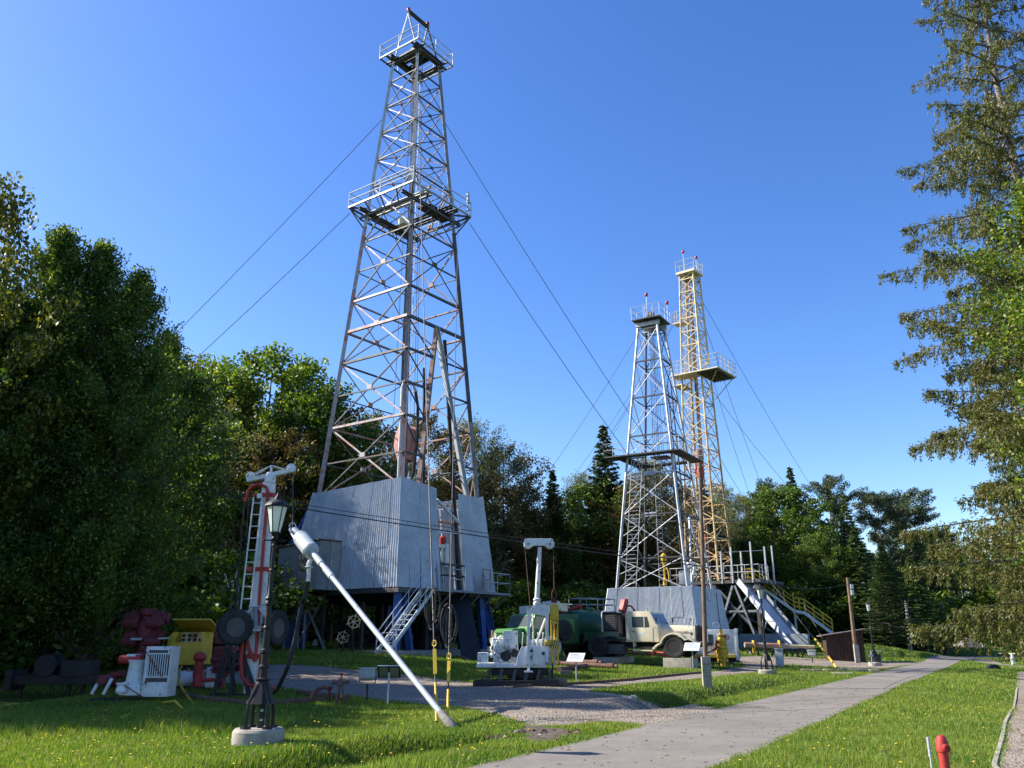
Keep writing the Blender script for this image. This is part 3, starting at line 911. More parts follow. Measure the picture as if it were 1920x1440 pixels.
# trees outside the picture on the left, whose shade falls across the machines
for (x, y, h, key) in [(-19.5, 20.5, 11.5, 'oak'), (-24, 23, 14.5, 'oak'), (-23.5, 29, 15, 'beech'), (-28, 31, 17, 'oak'), (-29, 38, 13, 'oak'), (-33, 36, 14, 'beech'), (-33, 45, 15, 'oak'), (-28, 53, 18.5, 'willow'), (-21.5, 50.2, 16.8, 'willow'), (-34, 54, 17, 'beech'), (-19, 17.4, 7.5, 'oak')]:
    plant(key, x, y, h, 'tall tree of the forest edge left of the picture', 1.0, 'forest edge trees left of the picture')

# right foreground: drooping spruces, leafy tree and bushes
def make_drooping(name, h, r, seed, z0=0.06, step=0.62, n_per=6):
    """old spruce: level limbs hung with curtains of thin twigs"""
    rg = np.random.default_rng(seed); rr = random.Random(seed)
    root = thing(name, '', 'tree')
    mb = MB(); tw = MB()
    mb.path([(0,0,-0.3)] + [(rr.uniform(-.05,.05), rr.uniform(-.05,.05), h*i/8) for i in range(1, 9)], [.34] + [max(.02, .30*(1-i/8.3)) for i in range(1, 9)], 10)
    Cs = []; Ds = []; z = h*z0
    while z < h*0.99:
        t = (z/h - z0)/(1-z0)
        Rb = r*max(.18, (1-t)**.45)
        a0 = rr.uniform(0, 6.28)
        for j in range(n_per):
            if rr.random() < .16: continue
            a = a0 + 6.283*j/n_per + rr.uniform(-.35, .35); Lb = Rb*rr.uniform(.55, 1.15)
            zz = z + rr.uniform(-.3, .3); dx, dy = math.cos(a), math.sin(a)
            rise = rr.uniform(.02, .2)
            B = lambda s: np.stack([dx*Lb*s, dy*Lb*s, zz + Lb*(rise*s*1.3 - .30*s*s + .13*s**3)], -1)
            pts = B(np.linspace(0, 1, 6))
            mb.path([tuple(p) for p in pts], [.05, .038, .028, .02, .012, .005], 5, caps=False)
            ns = int(Lb*(25 if t < .45 else (20 if t < .7 else 12))) + 4
            s = rg.uniform(.16, 1.0, ns)**.75
            side = rg.normal(size=ns)*(.2*Lb*(1.08 - s) + .04)
            org = B(s); org[:, 0] += -dy*side; org[:, 1] += dx*side; org[:, 2] -= np.abs(side)*.15
            ln = rg.uniform(.15, 1.0, ns)*(0.55 + .6*(1-t))*np.clip(1.35-s, .35, 1)
            for q in range(ns):
                m_ = int(10 + ln[q]*26)
                u = rg.random(m_)
                ox = dx*.22*ln[q]*u; oy = dy*.22*ln[q]*u
                P = np.stack([org[q, 0]+ox, org[q, 1]+oy, org[q, 2]-ln[q]*u], 1) + rg.normal(size=(m_, 3))*.028
                Cs.append(P)
                D_ = rg.normal(size=(m_, 3))*.55; D_[:, 2] -= 1.0; D_[:, 0] += dx*.4; D_[:, 1] += dy*.4
                Ds.append(D_)
            # needles along the limb itself
            m_ = int(Lb*60); s = rg.uniform(.2, 1.02, m_); P = B(s) + rg.normal(size=(m_, 3))*.05; P[:, 0] += -dy*rg.normal(size=m_)*.1*Lb*(1.05-s); P[:, 1] += dx*rg.normal(size=m_)*.1*Lb*(1.05-s)
            Cs.append(P); Ds.append(np.stack([np.full(m_, dx), np.full(m_, dy), rg.normal(size=m_)*.4], 1))
        z += step*rr.uniform(.7, 1.3)
    C = np.concatenate(Cs); D = np.concatenate(Ds)
    q = leaf_quads(C, .105, .034, rg, .3, dirs=D)
    link('crown', tri_mesh(name + ' crown', q.reshape(-1, 3), 4, M['needle_olive']), root)
    part(mb, 'trunk', 'barkold', root)
    return root
M['barkold'] = paint('spruce bark', (0.22, 0.19, 0.16), 0.9, 0.4, 0.4, 0, (0.07, 0.055, 0.045), scale=3)
sp = make_drooping('drooping_spruce', 24.5, 4.75, 61)
sp.location = (15.1, 22.0, -0.1)
sp['label'] = 'tall drooping olive green spruce with bare pale trunk at the right edge'
s2 = make_drooping('drooping_spruce', 17, 4.3, 77, z0=0.19)
s2.location = (20.9, 29.5, -0.1)
s2['label'] = 'drooping olive spruce lower behind the tall one at the right edge'
proto('ash', make_broad('broadleaf_tree', 16, 2.7, 35, 'leaf_bright', nleaf=42000, L=0.13, W=0.085, base=0.2, shape='oval', ncl=230, cr=0.7, lump=0.35, spray=1.8))
BASEH['ash'] = 16
plant_px('ash', 1968, 318, 19, 'leafy bright green tree in front of the drooping spruce at the right edge', 1.0)
plant('pine', 29, 42, 20.5, 'blue green pine behind the drooping spruce', 1.0)
plant('bush', 40.5, 66, 3.0, 'green bush right of the road bend before the house', 1.2, None, 'bush')
plant('bush', 41, 62, 3.6, 'green bush at the right edge behind the white post', 1.5, None, 'bush')
# ------------------------------------------------------------------ derricks
def corr_sheet(mb, A, B, C, D, ribs, amp=0.032):
    """corrugated sheet between bottom A-B and top D-C, ribs running up"""
    A, B, C, D = map(Vector, (A, B, C, D))
    nrm = (B - A).cross(D - A).normalized()
    o = len(mb.v); k = ribs*2
    for i in range(k + 1):
        t = i/k; off = nrm*(amp if i % 2 else -amp)
        mb.v.append(tuple(A.lerp(B, t) + off)); mb.v.append(tuple(D.lerp(C, t) + off))
    for i in range(k):
        mb.f.append((o+2*i, o+2*i+2, o+2*i+3, o+2*i+1))

def sheet_wall(root, A, B, C, D, mat, name='wall_sheet', w=0.95, rows=((0, .5), (.5, 1)), ribs=5, seed=0, skip=None):
    A, B, C, D = map(Vector, (A, B, C, D))
    rr = random.Random(seed)
    n = max(1, round((B-A).length / w)); nrm = (B-A).cross(D-A).normalized()
    for (r0, r1) in rows:
        for i in range(n):
            if skip and skip(i, r0): continue
            a, b = i/n, (i+1)/n
            P = lambda u, v: A.lerp(B, u).lerp(D.lerp(C, u), v)
            lift = nrm*(0.006 + 0.028*((i + (1 if r0 else 0)) % 2) + rr.uniform(0, 0.006))
            mb = MB()
            corr_sheet(mb, P(a, r0)+lift, P(b, r0)+lift, P(b, min(1, r1+0.01))+lift, P(a, min(1, r1+0.01))+lift, ribs)
            part(mb, name, mat, root, smooth=False)

def rail(root, pts, h, mat='silver', w=0.05, name='handrail', closed=False, mids=(0.5, 1.0), postgap=1.6, toe=0):
    pts = [Vector(p) for p in pts]
    if closed: pts = pts + [pts[0]]
    for a, b in zip(pts[:-1], pts[1:]):
        n = max(1, round((b-a).length/postgap))
        for m_ in mids:
            z = Vector((0, 0, h*m_))
            member(root, name, a+z, b+z, w, mat, 'tube')
        for i in range(n + (0 if closed else 1)):
            p = a.lerp(b, i/n)
            member(root, 'rail_post', p, p + Vector((0, 0, h)), w, mat, 'tube')
        if toe: member(root, 'toe_board', a, b, 0.04, mat, 'box', 0.14)

def ladder(root, p0, p1, w=0.42, mat='silver', rung=0.3, side=(1, 0, 0), cage=False, maxr=60):
    mb = MB(); p0, p1 = Vector(p0), Vector(p1); s = Vector(side).normalized()*w/2
    L = (p1-p0).length
    mb.tube(p0-s, p1-s, 0.022, n=6); mb.tube(p0+s, p1+s, 0.022, n=6)
    n = int(L/rung)
    for i in range(n):
        q = p0.lerp(p1, (i+.5)/n); mb.tube(q-s, q+s, 0.014, n=4)
    if cage:
        out = s.cross((p1-p0)).normalized()
        for i in range(0, int(L/0.9)):
            q = p0.lerp(p1, (i+.5)/(L/0.9))
            mb.path([q-s, q-s*1.2+out*0.35, q-s*.5+out*.68, q+s*.5+out*.68, q+s*1.2+out*.35, q+s], 0.012, 4)
    return part(mb, 'ladder', mat, root)

def wire(root, a, b, r=0.018, sag=0.0, name='guy_wire', mat='wire', n=10):
    a, b = Vector(a), Vector(b)
    mb = MB()
    mb.path([a.lerp(b, i/n) - Vector((0, 0, sag*4*(i/n)*(1-i/n))) for i in range(n+1)], r, 5)
    return part(mb, name, mat, root)

def beacon(root, p, h=0.6):
    mb = MB(); mb.tube(p, Vector(p)+Vector((0,0,h)), 0.03, n=6); o = part(mb, 'beacon', 'silver', root)
    mb = MB(); mb.lathe([(0.09,0),(0.13,0.06),(0.14,0.2),(0.1,0.3),(0.03,0.34)], Vector(p)+Vector((0,0,h)), 10)
    part(mb, 'beacon_glass', 'redlamp', o)

class Tower:
    """four-legged lattice: local frame, side(z) gives the width"""
    def __init__(s, root, side, zbase, rot, cx, cy):
        s.root, s.side, s.z0, s.rot, s.cx, s.cy = root, side, zbase, rot, cx, cy
        s.c, s.s = math.cos(rot), math.sin(rot)
    def corner(s, k, z, out=0.0):            # k: 0 (-,-) 1 (+,-) 2 (+,+) 3 (-,+); z above world zero
        h = s.side(z)/2 + out
        sx, sy = ((-1,-1),(1,-1),(1,1),(-1,1))[k % 4]
        return Vector((sx*h, sy*h, z - s.z0))
    def world(s, p):
        return Vector((s.cx + p.x*s.c - p.y*s.s, s.cy + p.x*s.s + p.y*s.c, p.z + s.z0))
    def z_at(s, k, py, zs=np.arange(0.5, 48, 0.02)):
        best = None
        for z in zs:
            w = s.world(s.corner(k, z))
            rel = w.z - CAM_Z
            yy = 720 - FPX*(rel*CP - w.y*SP)/(w.y*CP + rel*SP)
            if best is None or abs(yy-py) < best[0]: best = (abs(yy-py), float(z))
        return best[1]

def local_of(root, w):
    """world point into the local frame of a thing"""
    c, s = math.cos(root.rotation_euler.z), math.sin(root.rotation_euler.z)
    dx, dy = w[0]-root.location.x, w[1]-root.location.y
    return Vector((dx*c + dy*s, -dx*s + dy*c, w[2]-root.location.z))

# ---------- the tall derrick
g1 = 0.95
d1 = thing('tall_derrick', 'tall open steel drilling derrick standing above a blue grey corrugated house', 'derrick', (-6.8, 50, g1), R(54))
diag = lambda z: 9.3 - (z-10.5)*(9.3-3.2)/30.1
T1 = Tower(d1, lambda z: diag(z)/math.sqrt(2), g1, R(54), -6.8, 50)
ZT = T1.z_at(0, 90)
for k in range(4):  # darker steel on the right and far legs puts shade into the colour
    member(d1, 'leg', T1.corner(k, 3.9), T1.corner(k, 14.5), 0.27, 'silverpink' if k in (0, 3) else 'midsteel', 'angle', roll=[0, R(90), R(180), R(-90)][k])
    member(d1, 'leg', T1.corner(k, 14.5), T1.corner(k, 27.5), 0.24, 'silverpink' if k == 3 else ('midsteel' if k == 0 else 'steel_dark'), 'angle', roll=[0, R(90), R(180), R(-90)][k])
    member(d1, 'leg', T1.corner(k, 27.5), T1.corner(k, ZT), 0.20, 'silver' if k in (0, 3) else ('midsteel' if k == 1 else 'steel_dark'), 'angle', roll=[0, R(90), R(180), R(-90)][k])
maj = [912, 776, 651, 533, 421, 318, 270, 222, 175, 129]
mid = [846, 714, 590, 476, 370]
zmaj = [T1.z_at(0, p) for p in maj]; zmid = [T1.z_at(0, p) for p in mid]
zmaj = [4.1] + zmaj
fm = {0: 'steel_dark', 1: 'rusty', 2: 'rusty', 3: 'silverpink'}     # tone of the four faces, darker steel painting in the shade side: front right, back right, back left, front left
for f in range(4):
    a, b = f, (f+1) % 4
    for i, z in enumerate(zmaj):
        if f == 0 and 4.2 < z < zmid[2]-0.1:
            continue
        mt = 'steel_dark' if i % 2 else fm[f]
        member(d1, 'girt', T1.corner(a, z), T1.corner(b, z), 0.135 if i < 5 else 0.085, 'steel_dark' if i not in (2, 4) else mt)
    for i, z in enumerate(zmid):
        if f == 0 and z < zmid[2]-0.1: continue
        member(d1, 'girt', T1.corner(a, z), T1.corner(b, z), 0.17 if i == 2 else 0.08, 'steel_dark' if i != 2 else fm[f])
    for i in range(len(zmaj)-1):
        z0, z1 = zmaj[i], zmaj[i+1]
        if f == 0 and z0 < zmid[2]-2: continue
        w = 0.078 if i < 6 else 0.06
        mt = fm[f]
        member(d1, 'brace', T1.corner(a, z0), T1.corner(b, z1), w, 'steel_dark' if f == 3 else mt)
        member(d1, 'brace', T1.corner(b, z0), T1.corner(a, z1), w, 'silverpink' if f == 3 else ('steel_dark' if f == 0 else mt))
        # gusset where the braces cross
        pa, pb = T1.corner(a, z0), T1.corner(b, z0); qa, qb = T1.corner(a, z1), T1.corner(b, z1)
        t = T1.side(z0)/(T1.side(z0)+T1.side(z1))
        c = pa.lerp(qb, t)
        nrm = ((pb-pa).normalized().cross(Vector((0,0,1))))
        mb = MB(); s_ = 0.26 if i < 6 else 0.16
        mb.beam(c - nrm*0.05, c + nrm*0.05, s_*1.5, s_)
        part(mb, 'gusset_plate', mt if f != 0 else 'steel_dark', d1)
# inverted V of the pipe door in the front right face
zv = zmid[2]
apex = (T1.corner(0, zv) + T1.corner(1, zv))/2
def onB(fr, z, out=0.0):
    return T1.corner(0, z, out).lerp(T1.corner(1, z, out), fr)
fl, fr_ = (lambda z: 0.5 - 0.30*(zv-z)/(zv-10.3)), (lambda z: 0.5 + 0.36*(zv-z)/(zv-10.3))
member(d1, 'door_leg', onB(fl(10.3) - 0.02, 8.5), apex, 0.23, 'rusty', 'ibeam')
member(d1, 'door_leg', onB(fr_(10.3) + 0.02, 8.5), apex, 0.27, 'silver', 'ibeam')
for z in [z for z in zmaj + zmid if 9.5 < z < zv - 0.2]:
    member(d1, 'girt', T1.corner(0, z), onB(fl(z), z), 0.13, 'steel_dark')
    member(d1, 'girt', T1.corner(1, z), onB(fr_(z), z), 0.13, 'steel_dark')
zz = sorted([z for z in zmaj + zmid if 9.5 < z < zv + 0.1])
for za, zb in zip(zz[:-1], zz[1:]):
    member(d1, 'brace', onB(fl(za), za), T1.corner(0, zb), 0.10, 'steel_dark')
    member(d1, 'brace', onB(fr_(za), za), T1.corner(1, zb), 0.10, 'rusty')
member(d1, 'post', onB(0.635, 4.1, 0.2), onB(0.70, 19.5, -0.2), 0.24, 'blackgrease', 'tube')
member(d1, 'post', onB(0.40, 9.0, -1.0), onB(0.47, 17.5, -1.0), 0.2, 'blackgrease', 'tube')
# hoist ropes and the travelling block
blk = Vector((-0.62, -1.0, 0))
zb0 = T1.z_at(0, 872) ; zb1 = T1.z_at(0, 808)
for i in range(9):
    a = -0.55 + i*0.14
    member(d1, 'hoist_rope', (blk.x*0.2 + a*0.5, a, ZT-g1), (blk.x + a*0.7, blk.y + a*0.7, zb1 - g1 - 0.3), 0.035, 'wire', 'tube')
for i, (x_, y_) in enumerate([(1.4, 1.5), (0.9, -0.6), (1.6, 0.3), (0.3, 1.2), (1.0, 0.9)]):
    member(d1, 'hoist_rope', (x_*0.4, y_*0.4, ZT-g1), (x_, y_, 4), 0.035, 'wire', 'tube')
mb = MB(); zc = (zb0+zb1)/2 - g1 + 0.95; hh = (zb1-zb0)/2 + 0.12
prof = [(-0.35,hh),(0.35,hh),(0.62,hh*0.45),(0.66,-0.1*hh),(0.3,-hh*0.95),(-0.3,-hh*0.95),(-0.66,-0.1*hh),(-0.62,hh*0.45)]
tb = MB()
tb.prism([(blk.y + p[0]*1.05, zc + p[1]) for p in prof], blk.x-0.36, blk.x-0.30, 'YZ')
tb.prism([(blk.y + p[0]*1.05, zc + p[1]) for p in prof], blk.x+0.30, blk.x+0.36, 'YZ')
tb.prism([(blk.y + p[0]*0.9, zc + p[1]*0.9) for p in prof], blk.x-0.29, blk.x+0.29, 'YZ')
bo = part(tb, 'travelling_block', 'salmon', d1, 0.02)
mb = MB(); mb.lathe([(0.22,-0.46),(0.22,0.46)], (blk.x, blk.y, zc+hh*0.25), 16, 'X'); mb.lathe([(0.08,-0.50),(0.08,0.50)], (blk.x, blk.y, zc+hh*0.25), 12, 'X'); part(mb, 'sheave_axle', 'salmon', bo)
mb = MB(); mb.lathe([(0.16,0),(0.2,-0.5),(0.12,-0.9)], (blk.x, blk.y, zc-hh*0.95), 12); mb.torus((blk.x, blk.y, zc-hh-1.3), 0.3, 0.07, 'X', 16, 6); part(mb, 'hook', 'steel_dark', bo)
# standpipe with gooseneck and hose
sp0 = Vector((-1.9, -1.7, 4.0)); zg = T1.z_at(0, 712) - g1
mb = MB(); mb.path([sp0, (sp0.x, sp0.y, zg), (sp0.x+.12, sp0.y-.02, zg+.35), (sp0.x+.45, sp0.y-.1, zg+.5), (sp0.x+.8, sp0.y-.18, zg+.3), (sp0.x+.95, sp0.y-.22, zg-.1)], 0.085, 8)
part(mb, 'standpipe', 'silver', d1)
mb = MB(); mb.path([(sp0.x+.95, sp0.y-.22, zg-.1), (sp0.x+1.1, sp0.y-.3, zg-1.0), (sp0.x+1.15, sp0.y-.3, zg-3), (sp0.x+1.0, sp0.y-.2, zg-5), (sp0.x+.7, sp0.y, zg-7)], 0.09, 8)
part(mb, 'hose', 'blackgrease', d1)
ladder(d1, (2.1, 1.3, 3), (0.9, 0.5, 26), side=(0.3, 1, 0), mat='silver', rung=0.35)
ladder(d1, (1.5, 1.1, 26), (0.7, 0.4, ZT-g1), side=(0.3, 1, 0), mat='silver', rung=0.35)
# monkey board
zp = T1.z_at(0, 352) - g1 - 0.25; hs_ = 5.75/2
ring = [(-hs_,-hs_,zp),(hs_,-hs_,zp),(hs_,hs_,zp),(-hs_,hs_,zp)]
rail(d1, ring, 1.05, 'silver', 0.07, closed=True, postgap=2.9)
for i in range(4):
    a, b = Vector(ring[i]), Vector(ring[(i+1) % 4])
    member(d1, 'platform_frame', a, b, 0.11, 'silver' if i in (0, 3) else 'steel_dark', 'box')
    ai = a*0.82; ai.z = zp-0.75; bi = b*0.82; bi.z = zp-0.75
    member(d1, 'platform_frame', ai, bi, 0.12, 'steel_dark', 'angle')
    for t in (0, .25, .5, .75):
        q = a.lerp(b, t); qi = ai.lerp(bi, t)
        member(d1, 'bracket', q, qi, 0.07, 'steel_dark', 'box')
    member(d1, 'bracket', a, T1.corner(i, zp+g1), 0.1, 'steel_dark', 'box')
    member(d1, 'bracket', a, T1.corner(i, zp+g1-1.6), 0.08, 'steel_dark', 'box')
for x_ in (-1.55, -1.15, 0.9, 1.5):
    member(d1, 'platform_beam', (x_, -hs_, zp-0.1), (x_, hs_, zp-0.1), 0.22, 'steel_dark' if x_ > 0 else 'silver', 'ibeam')
for y_ in (-1.9, 1.9):
    member(d1, 'platform_beam', (-hs_, y_, zp-0.35), (hs_, y_, zp-0.35), 0.2, 'steel_dark', 'ibeam')
for i in range(5):
    mb = MB(); mb.box((1.2+0.02, -1.7+i*0.24, zp+0.06), (2.6, 0.2, 0.045)); part(mb, 'plank', 'steel_dark', d1)
mb = MB(); mb.lathe([(0.05,-.25),(0.35,-.2),(0.4,.2),(0.1,.3)], (-1.2,-0.6, zp-1.5), 14); part(mb, 'stabbing_ball', 'cream', d1)
for (x_, y_) in ((2.4, -1.6), (2.75, -2.7)):
    mb = MB(); mb.tube((x_, y_, zp+0.5), (x_, y_, zp+1.9), 0.05); mb.box((x_, y_, zp+1.4), (0.22, 0.12, 0.7)); part(mb, 'antenna', 'greybox', d1)
# crown
zc = ZT - g1; hc = T1.side(ZT)/2
for s_ in (-1, 1):
    member(d1, 'crown_beam', (-hc-0.35, s_*hc, zc+0.12), (hc+0.35, s_*hc, zc+0.12), 0.34, 'steel_dark', 'ibeam')
    member(d1, 'crown_beam', (s_*hc, -hc-0.3, zc-0.22), (s_*hc, hc+0.3, zc-0.22), 0.3, 'steel_dark', 'ibeam')
    member(d1, 'crown_beam', (s_*0.35, -hc, zc+0.2), (s_*0.35, hc, zc+0.2), 0.24, 'blackgrease', 'ibeam')
for i in range(5):
    mb = MB(); mb.lathe([(0.12,-.05),(0.62,-.06),(0.58,0),(0.62,.06),(0.12,.05)], (-0.3+i*0.15, 0, zc+0.55), 20, 'X'); part(mb, 'crown_sheave', 'steel_dark', d1)
zr = T1.z_at(0, 70) - g1 + 0.3; rh = 3.65/2
ring = [(-rh,-rh,zc+0.05),(rh,-rh,zc+0.05),(rh,rh,zc+0.05),(-rh,rh,zc+0.05)]
rail(d1, ring, 1.1, 'silver', 0.06, closed=True, postgap=1.9)
for i in range(4):
    a, b = Vector(ring[i]), Vector(ring[(i+1) % 4])
    member(d1, 'platform_frame', a, b, 0.09, 'silver' if i in (0, 3) else 'steel_dark', 'box')
for t in (-1.2, 1.2):
    member(d1, 'platform_beam', (-rh, t, zc), (rh, t, zc), 0.12, 'steel_dark', 'box')
    member(d1, 'platform_beam', (t, -rh, zc-0.02), (t, rh, zc-0.02), 0.12, 'steel_dark', 'box')
zap = 0
for px_, py_, lx in ((777, 17, -hc), (810, 47, hc)):
    wpt = at(px_, py_, T1.world(Vector((lx, 0, zc))).y); zap = wpt.z - g1
    ap = Vector((lx*0.9, 0, zap - 0.25))
    for s_ in (-1, 1):
        member(d1, 'gin_pole_leg', (lx, s_*hc*0.95, zc+0.1), ap, 0.09, 'silver' if lx < 0 else 'steel_dark', 'angle')
    member(d1, 'girt', Vector((lx, -hc*0.95, zc+0.1)).lerp(ap, 0.55), Vector((lx, hc*0.95, zc+0.1)).lerp(ap, 0.55), 0.06, 'steel_dark')
    beacon(d1, ap, 0.12)
member(d1, 'ridge_beam', (-hc*0.9-0.1, 0, zap-0.25), (hc*0.9+0.1, 0, zap-0.25), 0.2, 'steel_dark', 'ibeam')
# guy wires
for kk, zz_, tgt in ((3, 36.0, at(-250, 1180, 62)), (3, zp+g1-0.4, at(-230, 1180, 60)), (1, 36.2, at(1462, 1185, 74)), (1, zp+g1-0.5, at(1436, 1190, 68))):
    out = 0 if zz_ > 33 else 0.8
    wire(d1, T1.corner(kk, zz_, out), local_of(d1, tgt), 0.022, 0.9)
fa = G(819, 1362); fb = G(839, 1364)
for ft, top in ((fa, T1.corner(0, zc+g1-1.0)), (fb, T1.corner(1, zp+g1, 0.3))):
    f = local_of(d1, ft)
    wire(d1, top, f, 0.017, 0.5, n=14)
    d = (top - f).normalized()
    mb = MB(); mb.tube(f + d*0.1, f + d*0.95, 0.028); mb.beam(f + d*1.15, f + d*1.75, 0.07, 0.03); mb.torus(f + d*1.9, 0.055, 0.014, 'X', 12, 5)
    part(mb, 'turnbuckle', 'yellow', d1)
    mb = MB()
    for q in range(5):
        cc = f + d*2.75 + Vector((0.04*math.cos(q*2), 0.04*math.sin(q*2), 0.03*q))
        mb.path([cc + Vector((0.17*math.cos(u_)*math.cos(q*1.3), 0.17*math.cos(u_)*math.sin(q*1.3), 0.42*math.sin(u_))) for u_ in [k_*math.pi/9 for k_ in range(19)]], 0.009, 4)
    part(mb, 'rope_coil', 'wire', d1)

# ---- corrugated house round the derrick floor
HO = 0.28; zD, zH = 4.1, 9.85
def HW(k, z):
    p_ = T1.corner(k, z, HO + 0.14*(1 if z < 6 else 0))
    return p_ + Vector((-.1, .75, 0)) if (k % 4 == 3 and z < 6) else p_
rows = ((0, .36), (.36, .74), (.74, 1))
sheet_wall(d1, HW(3, zD), HW(0, zD), HW(0, zH+0.15), HW(3, zH-0.1), 'wallsheet', rows=rows, seed=1)
def hwB(fr, z): return HW(0, z).lerp(HW(1, z), fr)
sheet_wall(d1, hwB(0, zD), hwB(0.40, zD), hwB(0.40, zH-0.1), hwB(0, zH+0.15), 'wallsheet', rows=((0,.45),(.45,.76),(.76,1)), w=0.75, seed=2)
sheet_wall(d1, hwB(0.66, zD), hwB(1, zD), hwB(1, zH-0.15), hwB(0.66, zH-0.15), 'wallsheet', rows=((0,.4),(.4,.8),(.8,1)), w=0.75, seed=3)
sheet_wall(d1, HW(1, zD), HW(2, zD), HW(2, zH), HW(1, zH), 'wallsheet', rows=((0,1),), w=2, ribs=16, seed=4)
sheet_wall(d1, HW(2, zD), HW(3, zD), HW(3, zH), HW(2, zH), 'palesheet', rows=((0,1),), w=2, ribs=16, seed=5)
# inner things seen through the gap
sheet_wall(d1, hwB(0.36, zD)+Vector((0,3.2,0)), hwB(0.70, zD)+Vector((0,.3,0)), hwB(0.70, zH-1.0)+Vector((0,.3,0)), hwB(0.36, zH-1.0)+Vector((0,3.2,0)), 'palesheet', 'inner_sheet', rows=((0,.3),(.3,.7),(.7,1)), w=0.6, ribs=4, seed=8)
for z in (4.9, 5.5):
    member(d1, 'girt', hwB(0.40, z), hwB(0.66, z), 0.1, 'blackgrease')
member(d1, 'brace', hwB(0.40, 9.1), hwB(0.67, 7.9), 0.14, 'wallsheet', 'box'); member(d1, 'girt', hwB(0.40, 7.3)+Vector((0,.1,0)), hwB(0.66, 7.4)+Vector((0,.1,0)), 0.12, 'wallsheet', 'box')
member(d1, 'girt', hwB(0.40, 7.9)+Vector((0,.3,0)), hwB(0.66, 7.95)+Vector((0,.3,0)), 0.12, 'rusty', 'tube')
mb = MB(); c = hwB(0.54, 6.6)+Vector((0,.55,0)); mb.b2((c.x-.45, c.y-.1, c.z-.1), (c.x+.45, c.y+.2, c.z+.1)); mb.tube((c.x-.1, c.y, c.z-.9), (c.x-.1,c.y,c.z), .08); mb.box((c.x+.25, c.y, c.z-.5), (.3,.3,1.3)); part(mb, 'dial_panel', 'white', d1, 0.01)
mb = MB(); mb.lathe([(0.15,0),(0.2,0.1),(0.2,0.35),(0.1,0.45)], (c.x-.2, c.y-.15, c.z+.1), 10); part(mb, 'red_lamp_housing', 'red', d1)
# doors and deck
def door(fr0, fr1, z1, shade):
    mb = MB(); corr_sheet(mb, hwB(fr0, zD+0.05)+Vector((0,-.06,0)), hwB(fr1, zD+0.05)+Vector((0,-.06,0)), hwB(fr1, z1)+Vector((0,-.04,0)), hwB(fr0, z1)+Vector((0,-.04,0)), 7, 0.015)
    o = part(mb, 'door', shade, d1, smooth=False)
    mb = MB(); mb.beam(hwB(fr0-0.004, zD)+Vector((0,-.09,0)), hwB(fr0-0.004, z1+.05)+Vector((0,-.07,0)), 0.05); mb.beam(hwB(fr1+0.004, zD)+Vector((0,-.09,0)), hwB(fr1+0.004, z1+.05)+Vector((0,-.07,0)), 0.05); mb.beam(hwB(fr0-0.008, z1+.04)+Vector((0,-.07,0)), hwB(fr1+.008, z1+.04)+Vector((0,-.07,0)), 0.05)
    part(mb, 'door_frame', 'cabinsheet', o)
    q = hwB(fr1-0.02, zD+1.0)
    mb = MB(); mb.tube((q.x, q.y-.12, q.z-.1), (q.x, q.y-.12, q.z+.1), 0.02, n=6); part(mb, 'handle', 'blackgrease', o)
door(0.20, 0.36, 6.15, 'wallsheet'); door(0.76, 0.88, 6.0, 'cabinsheet')
hD = T1.side(zD)/2 + 0.5
mb = MB(); mb.box((0, 0, zD-g1-0.15), (2*hD, 2*hD, 0.22)); part(mb, 'floor_slab', 'steel_dark', d1)
mb = MB(); mb.b2((-2.9, -hD-0.95, zD-g1-0.16), (hD, -hD-0.003, zD-g1-0.04)); part(mb, 'gallery_deck', 'cabinsheet', d1)
rail(d1, [(-1.3,-hD-.92,zD-g1), (0.1,-hD-.92,zD-g1)], 1.05, 'silver', 0.045)
rail(d1, [(1.9,-hD-.92,zD-g1), (hD,-hD-.92,zD-g1), (hD,-hD,zD-g1)], 1.05, 'silver', 0.045)
rail(d1, [(2.2,-hD-.5,zD-g1+.1), (2.9,-hD-.5,zD-g1+.1)], 1.15, 'rusty', 0.07, postgap=3)
for i in range(5):
    x_ = -1 + i*1.25
    member(d1, 'bracket', (x_, -hD, zD-g1-0.9), (x_, -hD-.9, zD-g1-0.15), 0.06, 'cabinsheet')
# stairs
top = Vector((-2.45, -hD-0.5, zD-g1-0.05)); bot = Vector((-5.75, -hD-0.5, gz(-6.9, 43.4)-g1+0.05))
for s_ in (-.4, .4):
    o_ = Vector((0, s_, 0))
    member(d1, 'stringer', bot+o_, top+o_, 0.05, 'palesheet', 'box', 0.18)
    for hh_ in (0.5, 0.95):
        member(d1, 'handrail', bot+o_+Vector((0,0,hh_)), top+o_+Vector((0,0,hh_)), 0.04, 'palesheet', 'tube')
    for i in range(4):
        q = bot.lerp(top, i/3)+o_
        member(d1, 'rail_post', q, q+Vector((0,0,.95)), 0.04, 'palesheet', 'tube')
for i in range(13):
    q = bot.lerp(top, (i+.5)/13)
    mb = MB(); mb.box(q, (0.2, 0.8, 0.03)); part(mb, 'step', 'palesheet', d1)
rail(d1, [bot+Vector((.35,-.4,0)), bot+Vector((.35,.4,0))], 0.95, 'palesheet', 0.04)
member(d1, 'rail_post', bot.lerp(top,.42)+Vector((0,.4,0)), bot.lerp(top,.42)+Vector((0,.4,-1.35)), 0.06, 'palesheet', 'tube')
